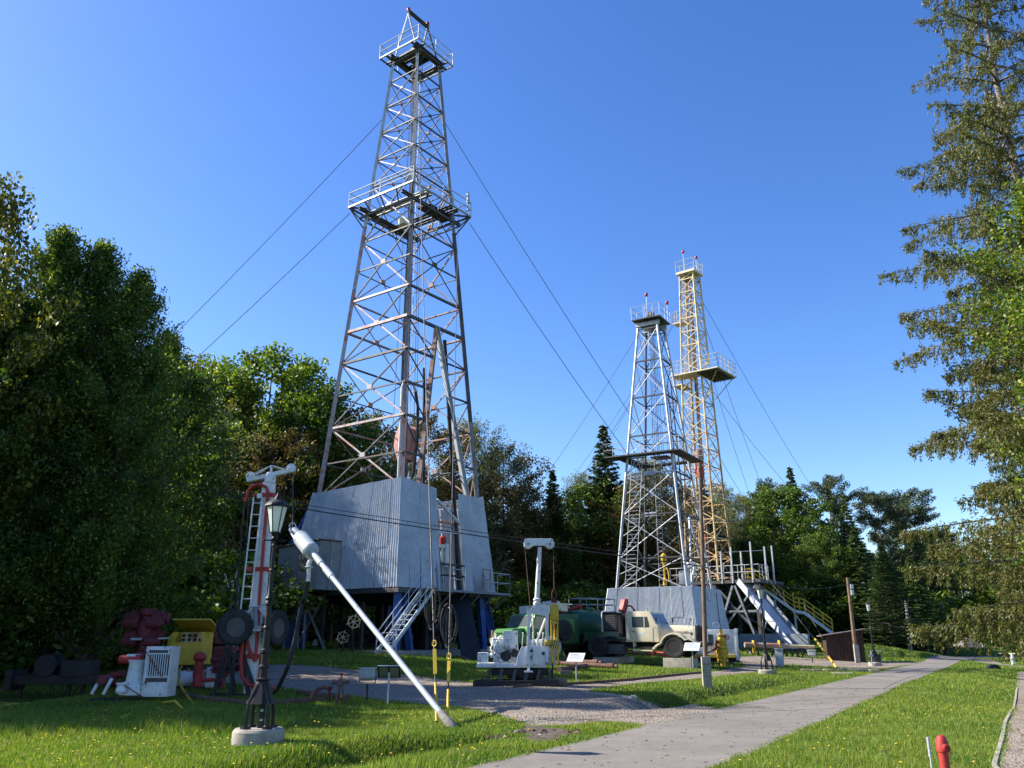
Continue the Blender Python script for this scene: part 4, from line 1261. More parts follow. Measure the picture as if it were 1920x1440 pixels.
# substructure
hb = hD - 0.35
for k, (sx, sy) in enumerate(((-1,-1),(1,-1),(1,1),(-1,1))):
    gw = gz(*T1.world(Vector((sx*hb, sy*hb, 0)))[:2]) - g1 - 0.3
    member(d1, 'support_leg', (sx*(hb+.35), sy*(hb+.35), gw), (sx*(hb-.2), sy*(hb-.2), zD-g1-.26), 0.42, 'blue', 'ibeam')
    member(d1, 'support_leg', (sx*(hb+.2)-sx*1.0, sy*(hb+.35), gw), (sx*(hb-.2)-sx*.4, sy*(hb-.2), zD-g1-.26), 0.3, 'blue', 'ibeam')
for i, x_ in enumerate((-2.6, -1.1, .5, 1.9)):
    for y_ in (-3.4, 0, 3.2):
        member(d1, 'support_post', (x_, y_, -0.4), (x_, y_, zD-g1-.26), 0.22, 'blackgrease' if (i % 2) else 'steel_dark', 'ibeam')
    member(d1, 'floor_beam', (x_, -hD+.1, zD-g1-.45), (x_, hD-.1, zD-g1-.45), 0.36, 'blackgrease', 'ibeam')
member(d1, 'brace', (-hb, hb, 0), (-hb, hb-2.2, zD-g1-.3), 0.16, 'cabinsheet', 'tube'); member(d1, 'brace', (-hb, 1.4, 0), (-hb-.3, 3.2, zD-g1-.3), 0.16, 'cabinsheet', 'tube')
member(d1, 'brace', (-hb, -hb, .2), (-hb, 0.5, zD-g1-.3), 0.16, 'blackgrease'); member(d1, 'brace', (hb, -hb, .2), (0, -hb, zD-g1-.3), 0.16, 'blackgrease')
mb = MB(); mb.box((0, 0, -0.25), (2*hb+1.6, 2*hb+1.6, 0.5)); part(mb, 'base_kerb', 'concrete', d1, 0.03)
for (x_, y_, w_, h_) in ((-1.8, 1.5, 1.6, 1.5), (1.2, -1.5, 1.2, 1.9), (.3, 2.4, 2.0, 1.2), (2.6, 1.0, 1.0, 2.0)):
    mb = MB(); mb.box((x_, y_, h_/2), (w_, 0.9, h_)); mb.lathe([(.4,-.6),(.45,0),(.4,.6)], (x_, y_-.3, h_*.6), 14, 'X'); part(mb, 'machinery', 'blackgrease', d1, 0.04)
wt, wb = Vector((-2.97, 48.1, 4.0)), Vector((-1.95, 43.6, gz(-1.95, 43.6)-0.05))
a, b = local_of(d1, wt), local_of(d1, wb)
member(d1, 'pipe_ramp', b, a, 1.0, 'blackgrease', 'box', 0.16)
# annex cabin on the front left wall
ax0, ax1 = -hD-1.45, -hD+0.1; ay0, ay1 = 0.3, 3.7; za, zb = zD-g1-.05, zD-g1+2.55
mb = MB(); mb.b2((ax0+.06, ay0+.06, za), (ax1, ay1-.06, zb-.1)); an = part(mb, 'annex_cabin', 'cabinsheet', d1)
def sub_sheets(parent, A, B, C, D, mat, w, ribs, skip=None):
    sheet_wall(parent, A, B, C, D, mat, 'cabin_sheet', w=w, rows=((0,1),), ribs=ribs, skip=skip)
sub_sheets(an, (ax0, ay1, za), (ax0, ay0, za), (ax0, ay0, zb-.02), (ax0, ay1, zb-.25), 'cabinsheet', 0.9, 5)
sub_sheets(an, (ax0, ay0, za), (ax1, ay0, za), (ax1, ay0, zb), (ax0, ay0, zb-.02), 'cabinsheet', 0.8, 5)
sub_sheets(an, (ax1, ay1, za), (ax0, ay1, za), (ax0, ay1, zb-.25), (ax1, ay1, zb-.1), 'cabinsheet', 0.8, 5)
mb = MB(); mb.prism([(ay0-.12, zb+.02), (ay1+.15, zb-.23), (ay1+.15, zb-.17), (ay0-.12, zb+.08)], ax0-.15, ax1, 'YZ'); part(mb, 'roof', 'steel_dark', an)
mb = MB(); mb.box((ax0-.05, 1.35, za+1.45), (.05, .95, .8)); part(mb, 'window_frame', 'steel_dark', an)
mb = MB()
for y_ in (1.13, 1.57): mb.box((ax0-.085, y_, za+1.45), (.02, .38, .7))
part(mb, 'pane', 'glass', an)
q_ = HW(3, 8.9); member(d1, 'brace', q_, q_+Vector((-.2, 1.5, -2.3)), 0.13, 'blue', 'box'); member(d1, 'brace', q_+Vector((-.2, 1.5, -2.3)), q_+Vector((-.2, 1.6, -4.6)), 0.13, 'blue', 'box')

# spoked hand wheels standing under the derrick
def handwheel(px, py, D, r, label, rz=0.2):
    p = at(px, py, D); g = gz(p.x, D)
    t = thing('hand_wheel', label, 'hand wheel', (p.x, D, g), rz, 'spoked hand wheels under the tall derrick')
    h = p.z - g
    mb = MB(); mb.torus((0,0,h), r*0.72, 0.025, 'Y', 24, 6); part(mb, 'rim', 'paleyellow', t)
    mb = MB(); mb.lathe([(.06,-.05),(.06,.25)], (0,0,h), 10, 'Y'); part(mb, 'hub', 'greybox', t)
    for i in range(6):
        a = i*math.pi/3 + .3
        member(t, 'spoke', (0,0,h), (r*math.cos(a), 0, h+r*math.sin(a)), 0.035, 'paleyellow', 'tube')
    member(t, 'stand', (0,.25,-.1), (0,.25,h), 0.12, 'blackgrease', 'tube'); member(t, 'axle', (0,0,h), (0,.3,h), 0.08, 'blackgrease', 'tube')
handwheel(664, 1166, 43.5, 0.40, 'upper right spoked hand wheel beside the derrick stairs', 0.3)
handwheel(643, 1195, 43.5, 0.36, 'lower left spoked hand wheel beside the derrick stairs', 0.1)

# ---------- the silver derrick on its pale corrugated base
g2 = 1.3
A2 = R(-31)
d2 = thing('silver_derrick', 'slim silver derrick with side platform standing on a pale corrugated base', 'derrick', (11.8, 66, g2), A2)
T2 = Tower(d2, lambda z: 5.6 - (z-5.1)*(5.6-1.65)/(26.9-5.1), g2, A2, 11.8, 66)
ZT2 = T2.z_at(1, 606)
for k in range(4):
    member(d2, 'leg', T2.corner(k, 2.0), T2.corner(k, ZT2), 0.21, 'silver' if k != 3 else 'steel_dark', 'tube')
lv = [1105, 1043, 960, 882, 810, 738, 671, 612]
z2 = [T2.z_at(1, p) for p in lv]
for f in range(4):
    a, b = f, (f+1) % 4
    mt = 'silver' if f in (0, 3) else 'steel_dark'  # right and back faces get dark steel, shade put into the colour
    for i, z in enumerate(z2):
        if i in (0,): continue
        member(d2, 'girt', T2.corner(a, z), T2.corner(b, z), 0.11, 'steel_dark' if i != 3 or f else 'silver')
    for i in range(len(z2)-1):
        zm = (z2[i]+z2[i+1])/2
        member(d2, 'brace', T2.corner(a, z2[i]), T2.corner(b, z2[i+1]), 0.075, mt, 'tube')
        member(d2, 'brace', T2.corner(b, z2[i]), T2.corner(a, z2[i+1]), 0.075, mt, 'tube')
        if i < 4:
            pm = (T2.corner(a, zm)+T2.corner(b, zm))/2
            member(d2, 'strut', T2.corner(a, zm), T2.corner(a, z2[i+1]).lerp(T2.corner(b, z2[i]), 0.25), 0.05, mt, 'tube')
        if i in (1, 2) and f in (0, 3):
            c = (T2.corner(a, z2[i+1])+T2.corner(b, z2[i+1]))/2
            mb = MB(); mb.beam(c-Vector((.45,0,0)) if f == 0 else c-Vector((0,.45,0)), c+Vector((.45,0,0)) if f == 0 else c+Vector((0,.45,0)), .06, .3); part(mb, 'gusset_plate', 'silver', d2)
# side platform
zq = T2.z_at(1, 848) - g2; q = T2.side(zq+g2)/2; e = q + 0.95
for nm, a, b in (('walkway', (-e-.7,-e,0), (e,-q,0)), ('walkway', (q,-q-.003,0), (e,e,0)), ('walkway', (-e,-q,0), (-q,e,0)), ('walkway', (-q,q,0), (q,e,0))):
    mb = MB(); mb.b2((a[0], a[1], zq-.06), (b[0], b[1], zq+.04 + 0.003*random.random())); part(mb, nm, 'steel_dark', d2)
for i in range(6):
    mb = MB(); mb.b2((-e-.7+i*.1, -q+.02+i*.3, zq-.12), (-.4, -q+.27+i*.3, zq-.07)) if i < 1 else mb.b2((-.2, -q+.3+i*.3, zq-.06), (1.2, -q+.55+i*.3, zq-.01)); part(mb, 'plank', 'steel_dark', d2)
rail(d2, [(-e-.7,-e,zq),(e,-e,zq),(e,e,zq),(-e,e,zq),(-e-.7,-e,zq)], 1.05, 'silver', 0.045, postgap=1.5)
ladder(d2, T2.corner(0, 3.2)+Vector((1.35,-.35,0)), Vector((-q*.5, -q-.25, zq)), w=0.9, mat='silver', rung=0.3, cage=False)
ladder(d2, (-.3, .2, 3), (-.1, .1, ZT2-g2), mat='silver', rung=0.35)
for i in range(6):
    member(d2, 'hoist_rope', (-.25+i*.1, 0, ZT2-g2), (-.5+i*.2, .1*i, 6), 0.035, 'wire', 'tube')
for x_ in (.9, 1.2, 1.5):
    member(d2, 'drill_pipe', (x_+.4, 1.0, 2), (x_-.2, .3, 20.5), 0.11, 'steel_dark', 'tube')
# swivel hanging low inside, painted yellow
mb = MB(); mb.lathe([(.05,0),(.05,.6),(.15,.7),(.15,1.2),(.07,1.3),(.07,2.2),(.16,2.4),(.23,2.6),(.23,2.95),(.08,3.1)], (.3,-.7, 3.4), 14)
mb.path([(.3,-.7,5.2),(.55,-.8,5.4),(.7,-.9,5.0),(.72,-.9,4.4)], .05, 8); part(mb, 'swivel', 'yellow', d2)
mb = MB(); mb.box((1.9,-.8,4.6), (.8,.5,1.0), .3); mb.lathe([(.3,-.3),(.35,0),(.3,.3)], (2.6,-1.2,5.4), 12, 'X'); mb.tube((2.5,-1.6,3.2),(3.0,-1.4,5.6),.09); part(mb, 'tongs', 'white', d2, 0.03)
member(d2, 'tong_rope', (1.9,-1.0,5.0), (.6,-.4,ZT2-g2-4), 0.03, 'wire', 'tube')
for s_ in (0, 1):   # leaning pipe-door frame at the right side
    member(d2, 'door_leg', T2.corner(1, 4.6).lerp(T2.corner(2, 4.6), .15+.72*s_), T2.corner(1, z2[2]).lerp(T2.corner(2, z2[2]), .5), 0.17, 'silver', 'tube')
# top
zt = ZT2 - g2; h2 = T2.side(ZT2)/2
for s_ in (-1, 1):
    member(d2, 'crown_beam', (-h2-.2, s_*h2, zt+.1), (h2+.2, s_*h2, zt+.1), 0.3, 'silver', 'ibeam')
    member(d2, 'crown_beam', (s_*.3, -h2, zt+.35), (s_*.3, h2, zt+.35), 0.2, 'steel_dark', 'ibeam')
e2 = 1.25
mb = MB(); mb.b2((-e2,-e2,zt+.48), (e2,e2,zt+.56)); part(mb, 'platform_deck', 'steel_dark', d2)
rail(d2, [(-e2,-e2,zt+.56),(e2,-e2,zt+.56),(e2,e2,zt+.56),(-e2,e2,zt+.56)], 1.1, 'silver', 0.045, closed=True, postgap=1.0)
mb = MB(); mb.lathe([(.1,-.2),(.5,-.2),(.45,0),(.5,.2),(.1,.2)], (0,0,zt+1.0), 18, 'X'); part(mb, 'crown_sheave', 'steel_dark', d2)
beacon(d2, (.1,-e2+.2,zt+.6), 1.9); beacon(d2, (e2-.05,e2-.4,zt+.6), 1.6)
member(d2, 'post', (-.3,-.9,zt+.5), (-.3,-.9,zt+1.8), .08, 'silver'); member(d2, 'post', (.5,-.9,zt+.5), (.5,-.9,zt+1.7), .08, 'silver')
for kk, zz_, tgt in ((0, ZT2-.8, at(950, 990, 92)), (0, z2[5], at(1035, 960, 92)), (2, z2[5], at(1500, 1150, 100))):
    wire(d2, T2.corner(kk, zz_), local_of(d2, tgt), 0.02, 0.6)
# corrugated base walls
hb2 = 3.75; hb3 = 3.3
zb2a, zb2b = 0.1, 3.85
P = lambda k, h, z: Vector((((-1,-1),(1,-1),(1,1),(-1,1))[k][0]*h, ((-1,-1),(1,-1),(1,1),(-1,1))[k][1]*h, z))
for k in range(4):
    a, b = P(k, hb2, zb2a), P((k+1) % 4, hb2, zb2a); c_, d_ = P((k+1) % 4, hb3, zb2b), P(k, hb3, zb2b)
    sheet_wall(d2, a, b, c_, d_, 'palesheet', rows=((0,.42),(.42,1)), w=1.0 if k < 2 else 2.5, ribs=9 if k < 2 else 20, seed=20+k)
mb = MB(); mb.box((0,0,zb2b-.12), (2*hb3-.05, 2*hb3-.05, .16)); part(mb, 'floor_slab', 'steel_dark', d2)
rail(d2, [(-hb3,-hb3+.1,zb2b-.1),(hb3,-hb3+.1,zb2b-.1)], .01, 'silver', 0.06, postgap=9, mids=(1.0,))
# ring emblem on the shaded side
mb = MB(); mb.torus((hb3+.25,-.2,3.2), .27, .05, 'X', 18, 6); mb.tube((hb3+.25,-.2,2.94),(hb3+.25,-.2,3.46),.03,n=6); mb.tube((hb3+.25,-.42,3.2),(hb3+.25,.02,3.2),.03,n=6); part(mb, 'wheel', 'white', d2)

# ---------- the yellow mast on its steel substructure
g3 = 1.4
A3 = R(-38)
zdk = 6.1
d3 = thing('yellow_mast', 'tall narrow rusty yellow drilling mast with railed platform on steel trestle', 'derrick', (16.95, 73, g3), A3)
T3 = Tower(d3, lambda z: 2.95 - (z-6.1)*(2.95-1.35)/(35.2-6.1), g3, A3, 16.95, 73)
ZT3 = T3.z_at(0, 516)
for k in range(4):
    member(d3, 'leg', T3.corner(k, zdk), T3.corner(k, 20), 0.19, 'orangeyellow', 'tube'); member(d3, 'leg', T3.corner(k, 20), T3.corner(k, ZT3), 0.17, 'paleyellow', 'tube')
zs3 = []; z = zdk + .4
while z < ZT3 - .5: zs3.append(z); z += 1.62 - 0.012*(z-6)
zs3.append(ZT3)
for f in range(4):
    a, b = f, (f+1) % 4
    for i, z in enumerate(zs3):
        mt = 'orangeyellow' if z < 22 else 'paleyellow'
        if f == 0 and 14 < z < 27 and i % 2: continue
        member(d3, 'girt', T3.corner(a, z), T3.corner(b, z), 0.09, mt)
    for i in range(len(zs3)-1):
        mt = 'orangeyellow' if zs3[i] < 16 else 'paleyellow'
        p, q = (a, b) if (i + f) % 2 else (b, a)
        member(d3, 'brace', T3.corner(p, zs3[i]), T3.corner(q, zs3[i+1]), 0.075, mt)
        if f != 2: member(d3, 'brace', T3.corner(q, zs3[i]), T3.corner(p, zs3[i+1]), 0.065, mt)
for (x_, y_, m_) in ((-.35,-.3,'orangeyellow'),(.1,-.45,'rusty'),(.4,.1,'orangeyellow'),(-.1,.3,'rusty')):
    member(d3, 'guide_post', (x_*1.6, y_*1.6, zdk-g3), (x_, y_, ZT3-g3-1), 0.15, m_, 'tube')
ladder(d3, (-1.3, .2, zdk-g3), (-.65, .1, ZT3-g3), side=(.2,1,0), mat='paleyellow', rung=.35)
zt3 = ZT3-g3; e3 = .95
mb = MB(); mb.b2((-e3,-e3,zt3), (e3,e3,zt3+.22)); part(mb, 'platform_deck', 'cream', d3)
mb = MB()
for i in range(4): mb.lathe([(.1,-.05),(.42,-.05),(.42,.05),(.1,.05)], (-.3+i*.2, -.1, zt3-.35), 16, 'X')
part(mb, 'crown_sheave', 'rusty', d3)
rail(d3, [(-e3,-e3,zt3+.22),(e3,-e3,zt3+.22),(e3,e3,zt3+.22),(-e3,e3,zt3+.22)], 1.1, 'paleyellow', .04, closed=True, postgap=.95)
beacon(d3, (-.2,-e3+.3,zt3+.25), 1.9); beacon(d3, (e3-.2,.1,zt3+.25), 1.3)
# small balcony and big racking platform
zb_ = T3.z_at(0, 602)-g3; hq = T3.side(zb_+g3)/2
mb = MB(); mb.b2((-hq-1.0,-.5,zb_),(-hq-.02,.5,zb_+.1)); part(mb, 'balcony', 'cream', d3)
rail(d3, [(-hq-.05,-.5,zb_+.1),(-hq-1,-.5,zb_+.1),(-hq-1,.5,zb_+.1),(-hq-.05,.5,zb_+.1)], 1.1, 'paleyellow', .04, postgap=.5)
zp3 = T3.z_at(0, 712)-g3; hp = T3.side(zp3+g3)/2
pc = [at(1296, 711, 71.6), at(1331, 705, 70.5), at(1372, 731, 72.8), at(1352, 736, 75)]
pl = [local_of(d3, p) for p in pc]
for p in pl: p.z = zp3
mb = MB(); mb.b2((hp+.02,-2.6,zp3-.05),(hp+2.3,1.4,zp3+.05)); part(mb, 'racking_platform', 'cream', d3)
mb = MB(); mb.b2((-hp-.4,-2.6,zp3-.05),(hp-.003,-hp-.02,zp3+.06)); part(mb, 'racking_platform', 'cream', d3)
for i in range(8):
    member(d3, 'finger', (hp+.3+i*.25,-2.4,zp3-.12),(hp+.3+i*.25,1.3,zp3-.12),.09,'steel_dark','box')
rail(d3, [(-hp-.4,-2.6,zp3+.05),(hp+2.3,-2.6,zp3+.05),(hp+2.3,1.4,zp3+.05),(hp,1.4,zp3+.05)], 1.25, 'paleyellow', .045, postgap=.8, mids=(.33,.66,1.0))
mb = MB(); mb.b2((-hp-1.1,-.8,zp3-.4),(-hp-.02,1.2,zp3-.3)); part(mb, 'balcony', 'cream', d3)
rail(d3, [(-hp-.05,-.8,zp3-.3),(-hp-1.1,-.8,zp3-.3),(-hp-1.1,1.2,zp3-.3)], 1.1, 'paleyellow', .04, postgap=.6)
member(d3, 'brace', (hp+2.0,-2.2,zp3-.1),(hp*.95,-1.0,zp3-2.4),.08,'paleyellow'); member(d3, 'brace', (hp+2.0,1.2,zp3-.1),(hp*.95,.6,zp3-2.4),.08,'paleyellow')
# travelling block, red hook
zk = T3.z_at(0, 888)-g3
for i in range(5): member(d3, 'hoist_rope', (.2+.06*i,-.9,zk+2.2),(-.1+.06*i,-.3,zt3-.4),.03,'wire','tube')
mb = MB(); mb.lathe([(.12,2.1),(.34,1.9),(.38,1.2),(.25,.7),(.14,.6)], (.35,-1.2,zk), 12); bo = part(mb, 'travelling_block', 'rusty', d3)
mb = MB(); mb.lathe([(.14,.6),(.3,.3),(.36,-.2),(.22,-.6),(.08,-.75)], (.35,-1.2,zk), 12); mb.tube((.1,-1.2,zk+.2),(.05,-1.2,zk+1.3),.05); mb.tube((.6,-1.2,zk+.2),(.65,-1.2,zk+1.3),.05); part(mb, 'hook', 'red', bo)
for i in range(3): member(d3, 'drill_pipe', (.5+.2*i,-1.0+.1*i,zdk-g3),(.35+.05*i,-1.1,zk-.6),.09,'blackgrease','tube')
# guy wires
for kk, zz_, tgt in ((3, ZT3-1.6, at(1100, 900, 104)), (0, ZT3-4.0, at(1070, 900, 104)), (1, ZT3-1.6, at(1545, 950, 100)), (1, ZT3-2.4, at(1448, 965, 100)), (1, ZT3-6, at(1420, 970, 100)), (1, zp3+g3, at(1520, 960, 95)), (1, 19.0, at(1408, 950, 98))):
    wire(d3, T3.corner(kk, zz_), local_of(d3, tgt), 0.02, 0.5)
# deck, trestle
dkc = [at(1352,1086,70), at(1420,1088,74)]
mb = MB(); mb.b2((-2.6,-2.4,zdk-g3-.3),(5.4,2.6,zdk-g3-.05)); part(mb, 'deck', 'steel_dark', d3)
rail(d3, [(-2.5,-2.4,zdk-g3),(5.4,-2.4,zdk-g3),(5.4,-.6,zdk-g3)], 1.1, 'silver', .05, postgap=.6, mids=(.5,1.0))
for (x_,y_,h_) in ((2.2,-2.4,2.3),(3.1,-2.4,2.6),(3.9,-2.3,2.2),(4.8,-2.4,2.9),(5.4,-1.0,2.6),(5.4,.6,2.8),(4.4,1.6,2.6)):
    member(d3, 'post', (x_,y_,zdk-g3-.3),(x_,y_,zdk-g3+h_),.11,'silver','box')
member(d3, 'girt', (2.2,-2.4,zdk-g3+2.2),(5.4,-1.0,zdk-g3+2.3),.05,'silver')
for (x_, y_) in ((-2.4,-2.2),(1.4,-2.2),(5.0,-2.2),(-2.4,2.4),(1.4,2.4),(5.0,2.4)):
    member(d3, 'trestle_leg', (x_,y_,-.3),(x_,y_,zdk-g3-.3),.26,'steel_dark','ibeam')
for (a,b) in (((-2.4,-2.2),(1.4,-2.2)),((1.4,-2.2),(5.0,-2.2)),((5.0,-2.2),(5.0,2.4)),((-2.4,2.4),(5,2.4))):
    member(d3, 'trestle_brace', (a[0],a[1],.2),(b[0],b[1],zdk-g3-.4),.13,'cabinsheet'); member(d3, 'trestle_brace', (b[0],b[1],.2),(a[0],a[1],zdk-g3-.4),.13,'cabinsheet')
    member(d3, 'trestle_beam', (a[0],a[1],2.2),(b[0],b[1],2.2),.16,'cabinsheet','box')
member(d3, 'trestle_leg', (1.4,-2.3,.2),(3.0,-2.3,zdk-g3-.5),.16,'cabinsheet','box'); member(d3, 'trestle_leg', (4.6,-2.3,.2),(3.2,-2.3,zdk-g3-.5),.16,'cabinsheet','box')
# grey pipe slide
a = local_of(d3, at(1398, 1094, 69)); b = local_of(d3, Vector((at(1498, 1196, 64).x, 64, gz(at(1498,1196,64).x, 64)+.1)))
sd_ = (b-a).normalized(); sw = sd_.cross(Vector((0,0,1))).normalized()*.75
mb = MB(); nn = sw.cross(sd_).normalized()*.12
mb.add([a-sw,a+sw,b+sw,b-sw,a-sw-nn,a+sw-nn,b+sw-nn,b-sw-nn],[(0,1,2,3),(7,6,5,4),(0,4,5,1),(1,5,6,2),(2,6,7,3),(3,7,4,0)])
sl = part(mb, 'pipe_slide', 'wallsheet', d3)
for s_ in (-1,1):
    mb = MB(); mb.beam(a+sw*s_+Vector((0,0,.18)), b+sw*s_+Vector((0,0,.18)), .07, .5); part(mb, 'slide_rim', 'palesheet' if s_ > 0 else 'cabinsheet', sl)
# yellow stairs with a landing
w0 = at(1415, 1092, 71.5); w1 = at(1490, 1146, 70.5); w2 = at(1510, 1150, 70.3); w3 = at(1562, 1188, 69.5)
st = [local_of(d3, w) for w in (w0, w1, w2, w3)]
st.insert(0, local_of(d3, at(1392, 1092, 71.8)))
for i, (a, b) in enumerate(zip(st[:-1], st[1:])):
    sd_ = (b-a).normalized(); sw = sd_.cross(Vector((0,0,1))).normalized()*.45
    for s_ in (-1, 1):
        member(d3, 'stringer', a+sw*s_, b+sw*s_, .07, 'palesheet', 'box', .22)
        for h_ in (.4,.75,1.1): member(d3, 'handrail', a+sw*s_+Vector((0,0,h_)), b+sw*s_+Vector((0,0,h_)), .055, 'yellow', 'tube')
        n = max(2, round((b-a).length/1.0))
        for j in range(n+1):
            q = a.lerp(b, j/n)+sw*s_; member(d3, 'rail_post', q, q+Vector((0,0,1.1)), .055, 'yellow', 'tube')
    n = max(3, int((b-a).length/.32))
    for j in range(n):
        q = a.lerp(b, (j+.5)/n)
        mb = MB(); mb.beam(q-sw, q+sw, .26, .03); part(mb, 'step', 'cabinsheet', d3)
member(d3, 'trestle_leg', st[2]+Vector((0,0,-2.6)), st[2], .14, 'palesheet', 'box'); member(d3, 'trestle_leg', st[1].lerp(st[2],.5)+Vector((0,0,-2.8)), st[1].lerp(st[2],.5), .14, 'palesheet', 'box')
# concrete plinth walls along the foot
mb = MB(); a = at(1385, 1190, 66); mb.b2((-1,-4.6,-.6),(9.5,-4.2,.45)); o = part(mb, 'foundation_wall', 'cabinsheet', d3, .02)  # darker bluish paint puts the shade on this concrete into its colour
# anchors: yellow sleeved guy rods ahead of the trestle
for (px_, py_, top, yl) in ((1578, 1264, at(1420, 1055, 66), 2.6), (1562, 1229, at(1505, 1130, 66), 1.3), (1550, 1222, at(1470, 1125, 66), 1.2)):
    ft = G(px_, py_); f = local_of(d3, ft); t_ = local_of(d3, top)
    wire(d3, t_, f, .022, .1)
    d = (t_-f).normalized()
    for q_ in ((.35,.5),(1.0,1.35)) if yl < 2 else ((.1,.28),(.36,.6)):
        mb = MB(); L_ = (t_-f).length*(.35 if yl > 2 else .12); mb.tube(f+d*L_*q_[0], f+d*L_*q_[1], .055); part(mb, 'yellow_sleeve', 'yellow', d3)
    mb = MB(); mb.lathe([(.5,-.1),(.5,.06)] if yl > 2 else [(.22,-.1),(.18,.25)], f, 12); part(mb, 'anchor_block', 'concrete' if yl > 2 else 'yellow', d3)
# ------------------------------------------------------------------ street furniture and machines
def lamp_post(p, label, sz=1.0, rz=0.3):
    t = thing('lantern_post', label, 'street lamp', (p.x, p.y, p.z), rz)
    mb = MB(); mb.lathe([(.36*sz,-.15),(.40*sz,.0),(.39*sz,.2),(.36*sz,.24)], (0,0,0), 28); part(mb, 'concrete_base', 'concrete', t, 0.004, angle=25)
    mb = MB()
    for k in range(4):
        a = k*math.pi/2 + .5; c, s = math.cos(a), math.sin(a)
        pts = [(.235,.24),(.235,.45),(.215,.60),(.16,.74),(.09,.88)]
        mb.path([(c*r_*sz, s*r_*sz, z_) for r_, z_ in pts], [.036,.034,.032,.034,.04], 6)
        mb.box((c*.235*sz, s*.235*sz, .26), (.12,.12,.03), a)
    part(mb, 'foot_leg', 'black', t, angle=50)
    mb = MB(); mb.lathe([(.225,.60),(.17,.72),(.105,.90),(.095,.93),(.115,.95),(.115,.97),(.08,.985)], (0,0,0), 8); part(mb, 'skirt', 'black', t)
    mb = MB(); mb.box((.02,.02,.42), (.1,.09,.36)); mb.box((.02,-.03,.42), (.075,.01,.3)); part(mb, 'junction_box', 'blackgrease', t, 0.008)
    mb = MB(); mb.box((.02,-.037,.5), (.05,.004,.035)); mb.box((.02,-.037,.36), (.05,.004,.03)); part(mb, 'box_label', 'greybox', t)
    prof = [(.062,.98),(.062,1.12),(.085,1.13),(.085,1.16),(.058,1.18),(.058,1.34),(.078,1.36),(.078,1.40),(.052,1.42),(.052,1.72),(.066,1.73),(.066,1.75),(.05,1.77),
            (.048,2.08),(.068,2.10),(.068,2.13),(.05,2.16),(.07,2.2),(.04,2.24),(.034,2.5),(.033,2.62),(.046,2.63),(.046,2.65),(.031,2.67),(.027,3.02),(.042,3.03),(.042,3.05),(.026,3.07),(.024,3.12),(.06,3.16),(.03,3.2),(.05,3.24)]
    mb = MB(); mb.lathe(prof, (0,0,0), 14); mb.tube((-.16,0,3.13),(.16,0,3.13),.012,n=6); mb.sphere((-.16,0,3.13),.022,8); mb.sphere((.16,0,3.13),.022,8); part(mb, 'post', 'black', t)
    # lantern
    z0, z1, b0, b1 = 3.27, 3.68, .085, .165
    lan = MB()
    for k in range(6):
        a = k*math.pi/3
        lan.beam((b0*math.cos(a), b0*math.sin(a), z0), (b1*math.cos(a), b1*math.sin(a), z1), .014)
    lan.lathe([(b0+.015,z0-.02),(b0+.015,z0)], (0,0,0), 6); lan.lathe([(b1+.02,z1),(b1+.02,z1+.02)], (0,0,0), 6)
    lo = part(lan, 'lantern_frame', 'black', t)
    mb = MB(); mb.lathe([(b1+.045,z1+.02),(b1-.0,z1+.08),(.06,z1+.13),(.055,z1+.16),(.03,z1+.19),(.01,z1+.25)], (0,0,0), 6); part(mb, 'roof', 'blackgrease', lo)
    for k in range(6):
        a, b = k*math.pi/3, (k+1)*math.pi/3
        mb = MB(); q = .985
        P0 = [Vector((b0*q*math.cos(x), b0*q*math.sin(x), z0)) for x in (a, b)]; P1 = [Vector((b1*q*math.cos(x), b1*q*math.sin(x), z1)) for x in (a, b)]
        n_ = (P0[1]-P0[0]).cross(P1[0]-P0[0]).normalized()*.003
        mb.add([P0[0]-n_,P0[1]-n_,P1[1]-n_,P1[0]-n_,P0[0]+n_,P0[1]+n_,P1[1]+n_,P1[0]+n_],[(0,1,2,3),(7,6,5,4),(0,4,5,1),(1,5,6,2),(2,6,7,3),(3,7,4,0)])
        part(mb, 'pane', 'lampglass', lo, smooth=False)
    mb = MB(); mb.lathe([(.02,z1-.16),(.035,z1-.12),(.02,z1)], (0,0,0), 8); part(mb, 'bulb', 'white', lo)
    return t
L1 = lamp_post(G(483, 1397), 'black cast iron lantern post on a round concrete base in the front lawn', 1.0)
p = G(1439, 1266); L2 = copytree(L1, p, 0.9, 'black lantern post beside the gravel path in front of the grey pipe slide')
p = G(1641, 1249); L3 = copytree(L1, p, 0.2, 'black lantern post by the road edge beside the litter bin'); L3.scale = (.95,.95,.95)

# wooden poles
def wood_pole(p, ztop, label, stubh, r=.1, lean=(0,0)):
    t = thing('wooden_pole', label, 'utility pole', p)
    mb = MB(); mb.path([(0,.0,.35),(lean[0]*.5,lean[1]*.5,(ztop-p.z)*.5),(lean[0],lean[1],ztop-p.z)], [r,r*.88,r*.72], 12); part(mb, 'pole_shaft', 'wood', t)
    mb = MB(); mb.box((0,-.12,stubh/2-.15), (.3,.17,stubh+.3)); part(mb, 'concrete_stub', 'greywood' if False else 'concrete', t, .015)
    mb = MB()
    for z_ in (stubh*.35, stubh*.75):
        for x_ in (-.07,.07): mb.lathe([(.02,-.22),(.02,-.20)], (x_,0,z_), 8, 'Y')
        mb.torus((0,0,z_), r*1.05, .012, 'Z', 16, 5)
    part(mb, 'bolts', 'rustpipe', t)
    return t
p1 = G(1325, 1287); pt = at(1312, 868, p1.y)
wp1 = wood_pole(p1, pt.z, 'slim brown wooden pole on a concrete stub on the lawn before the cream truck', .95, .085, (pt.x-p1.x, 0))
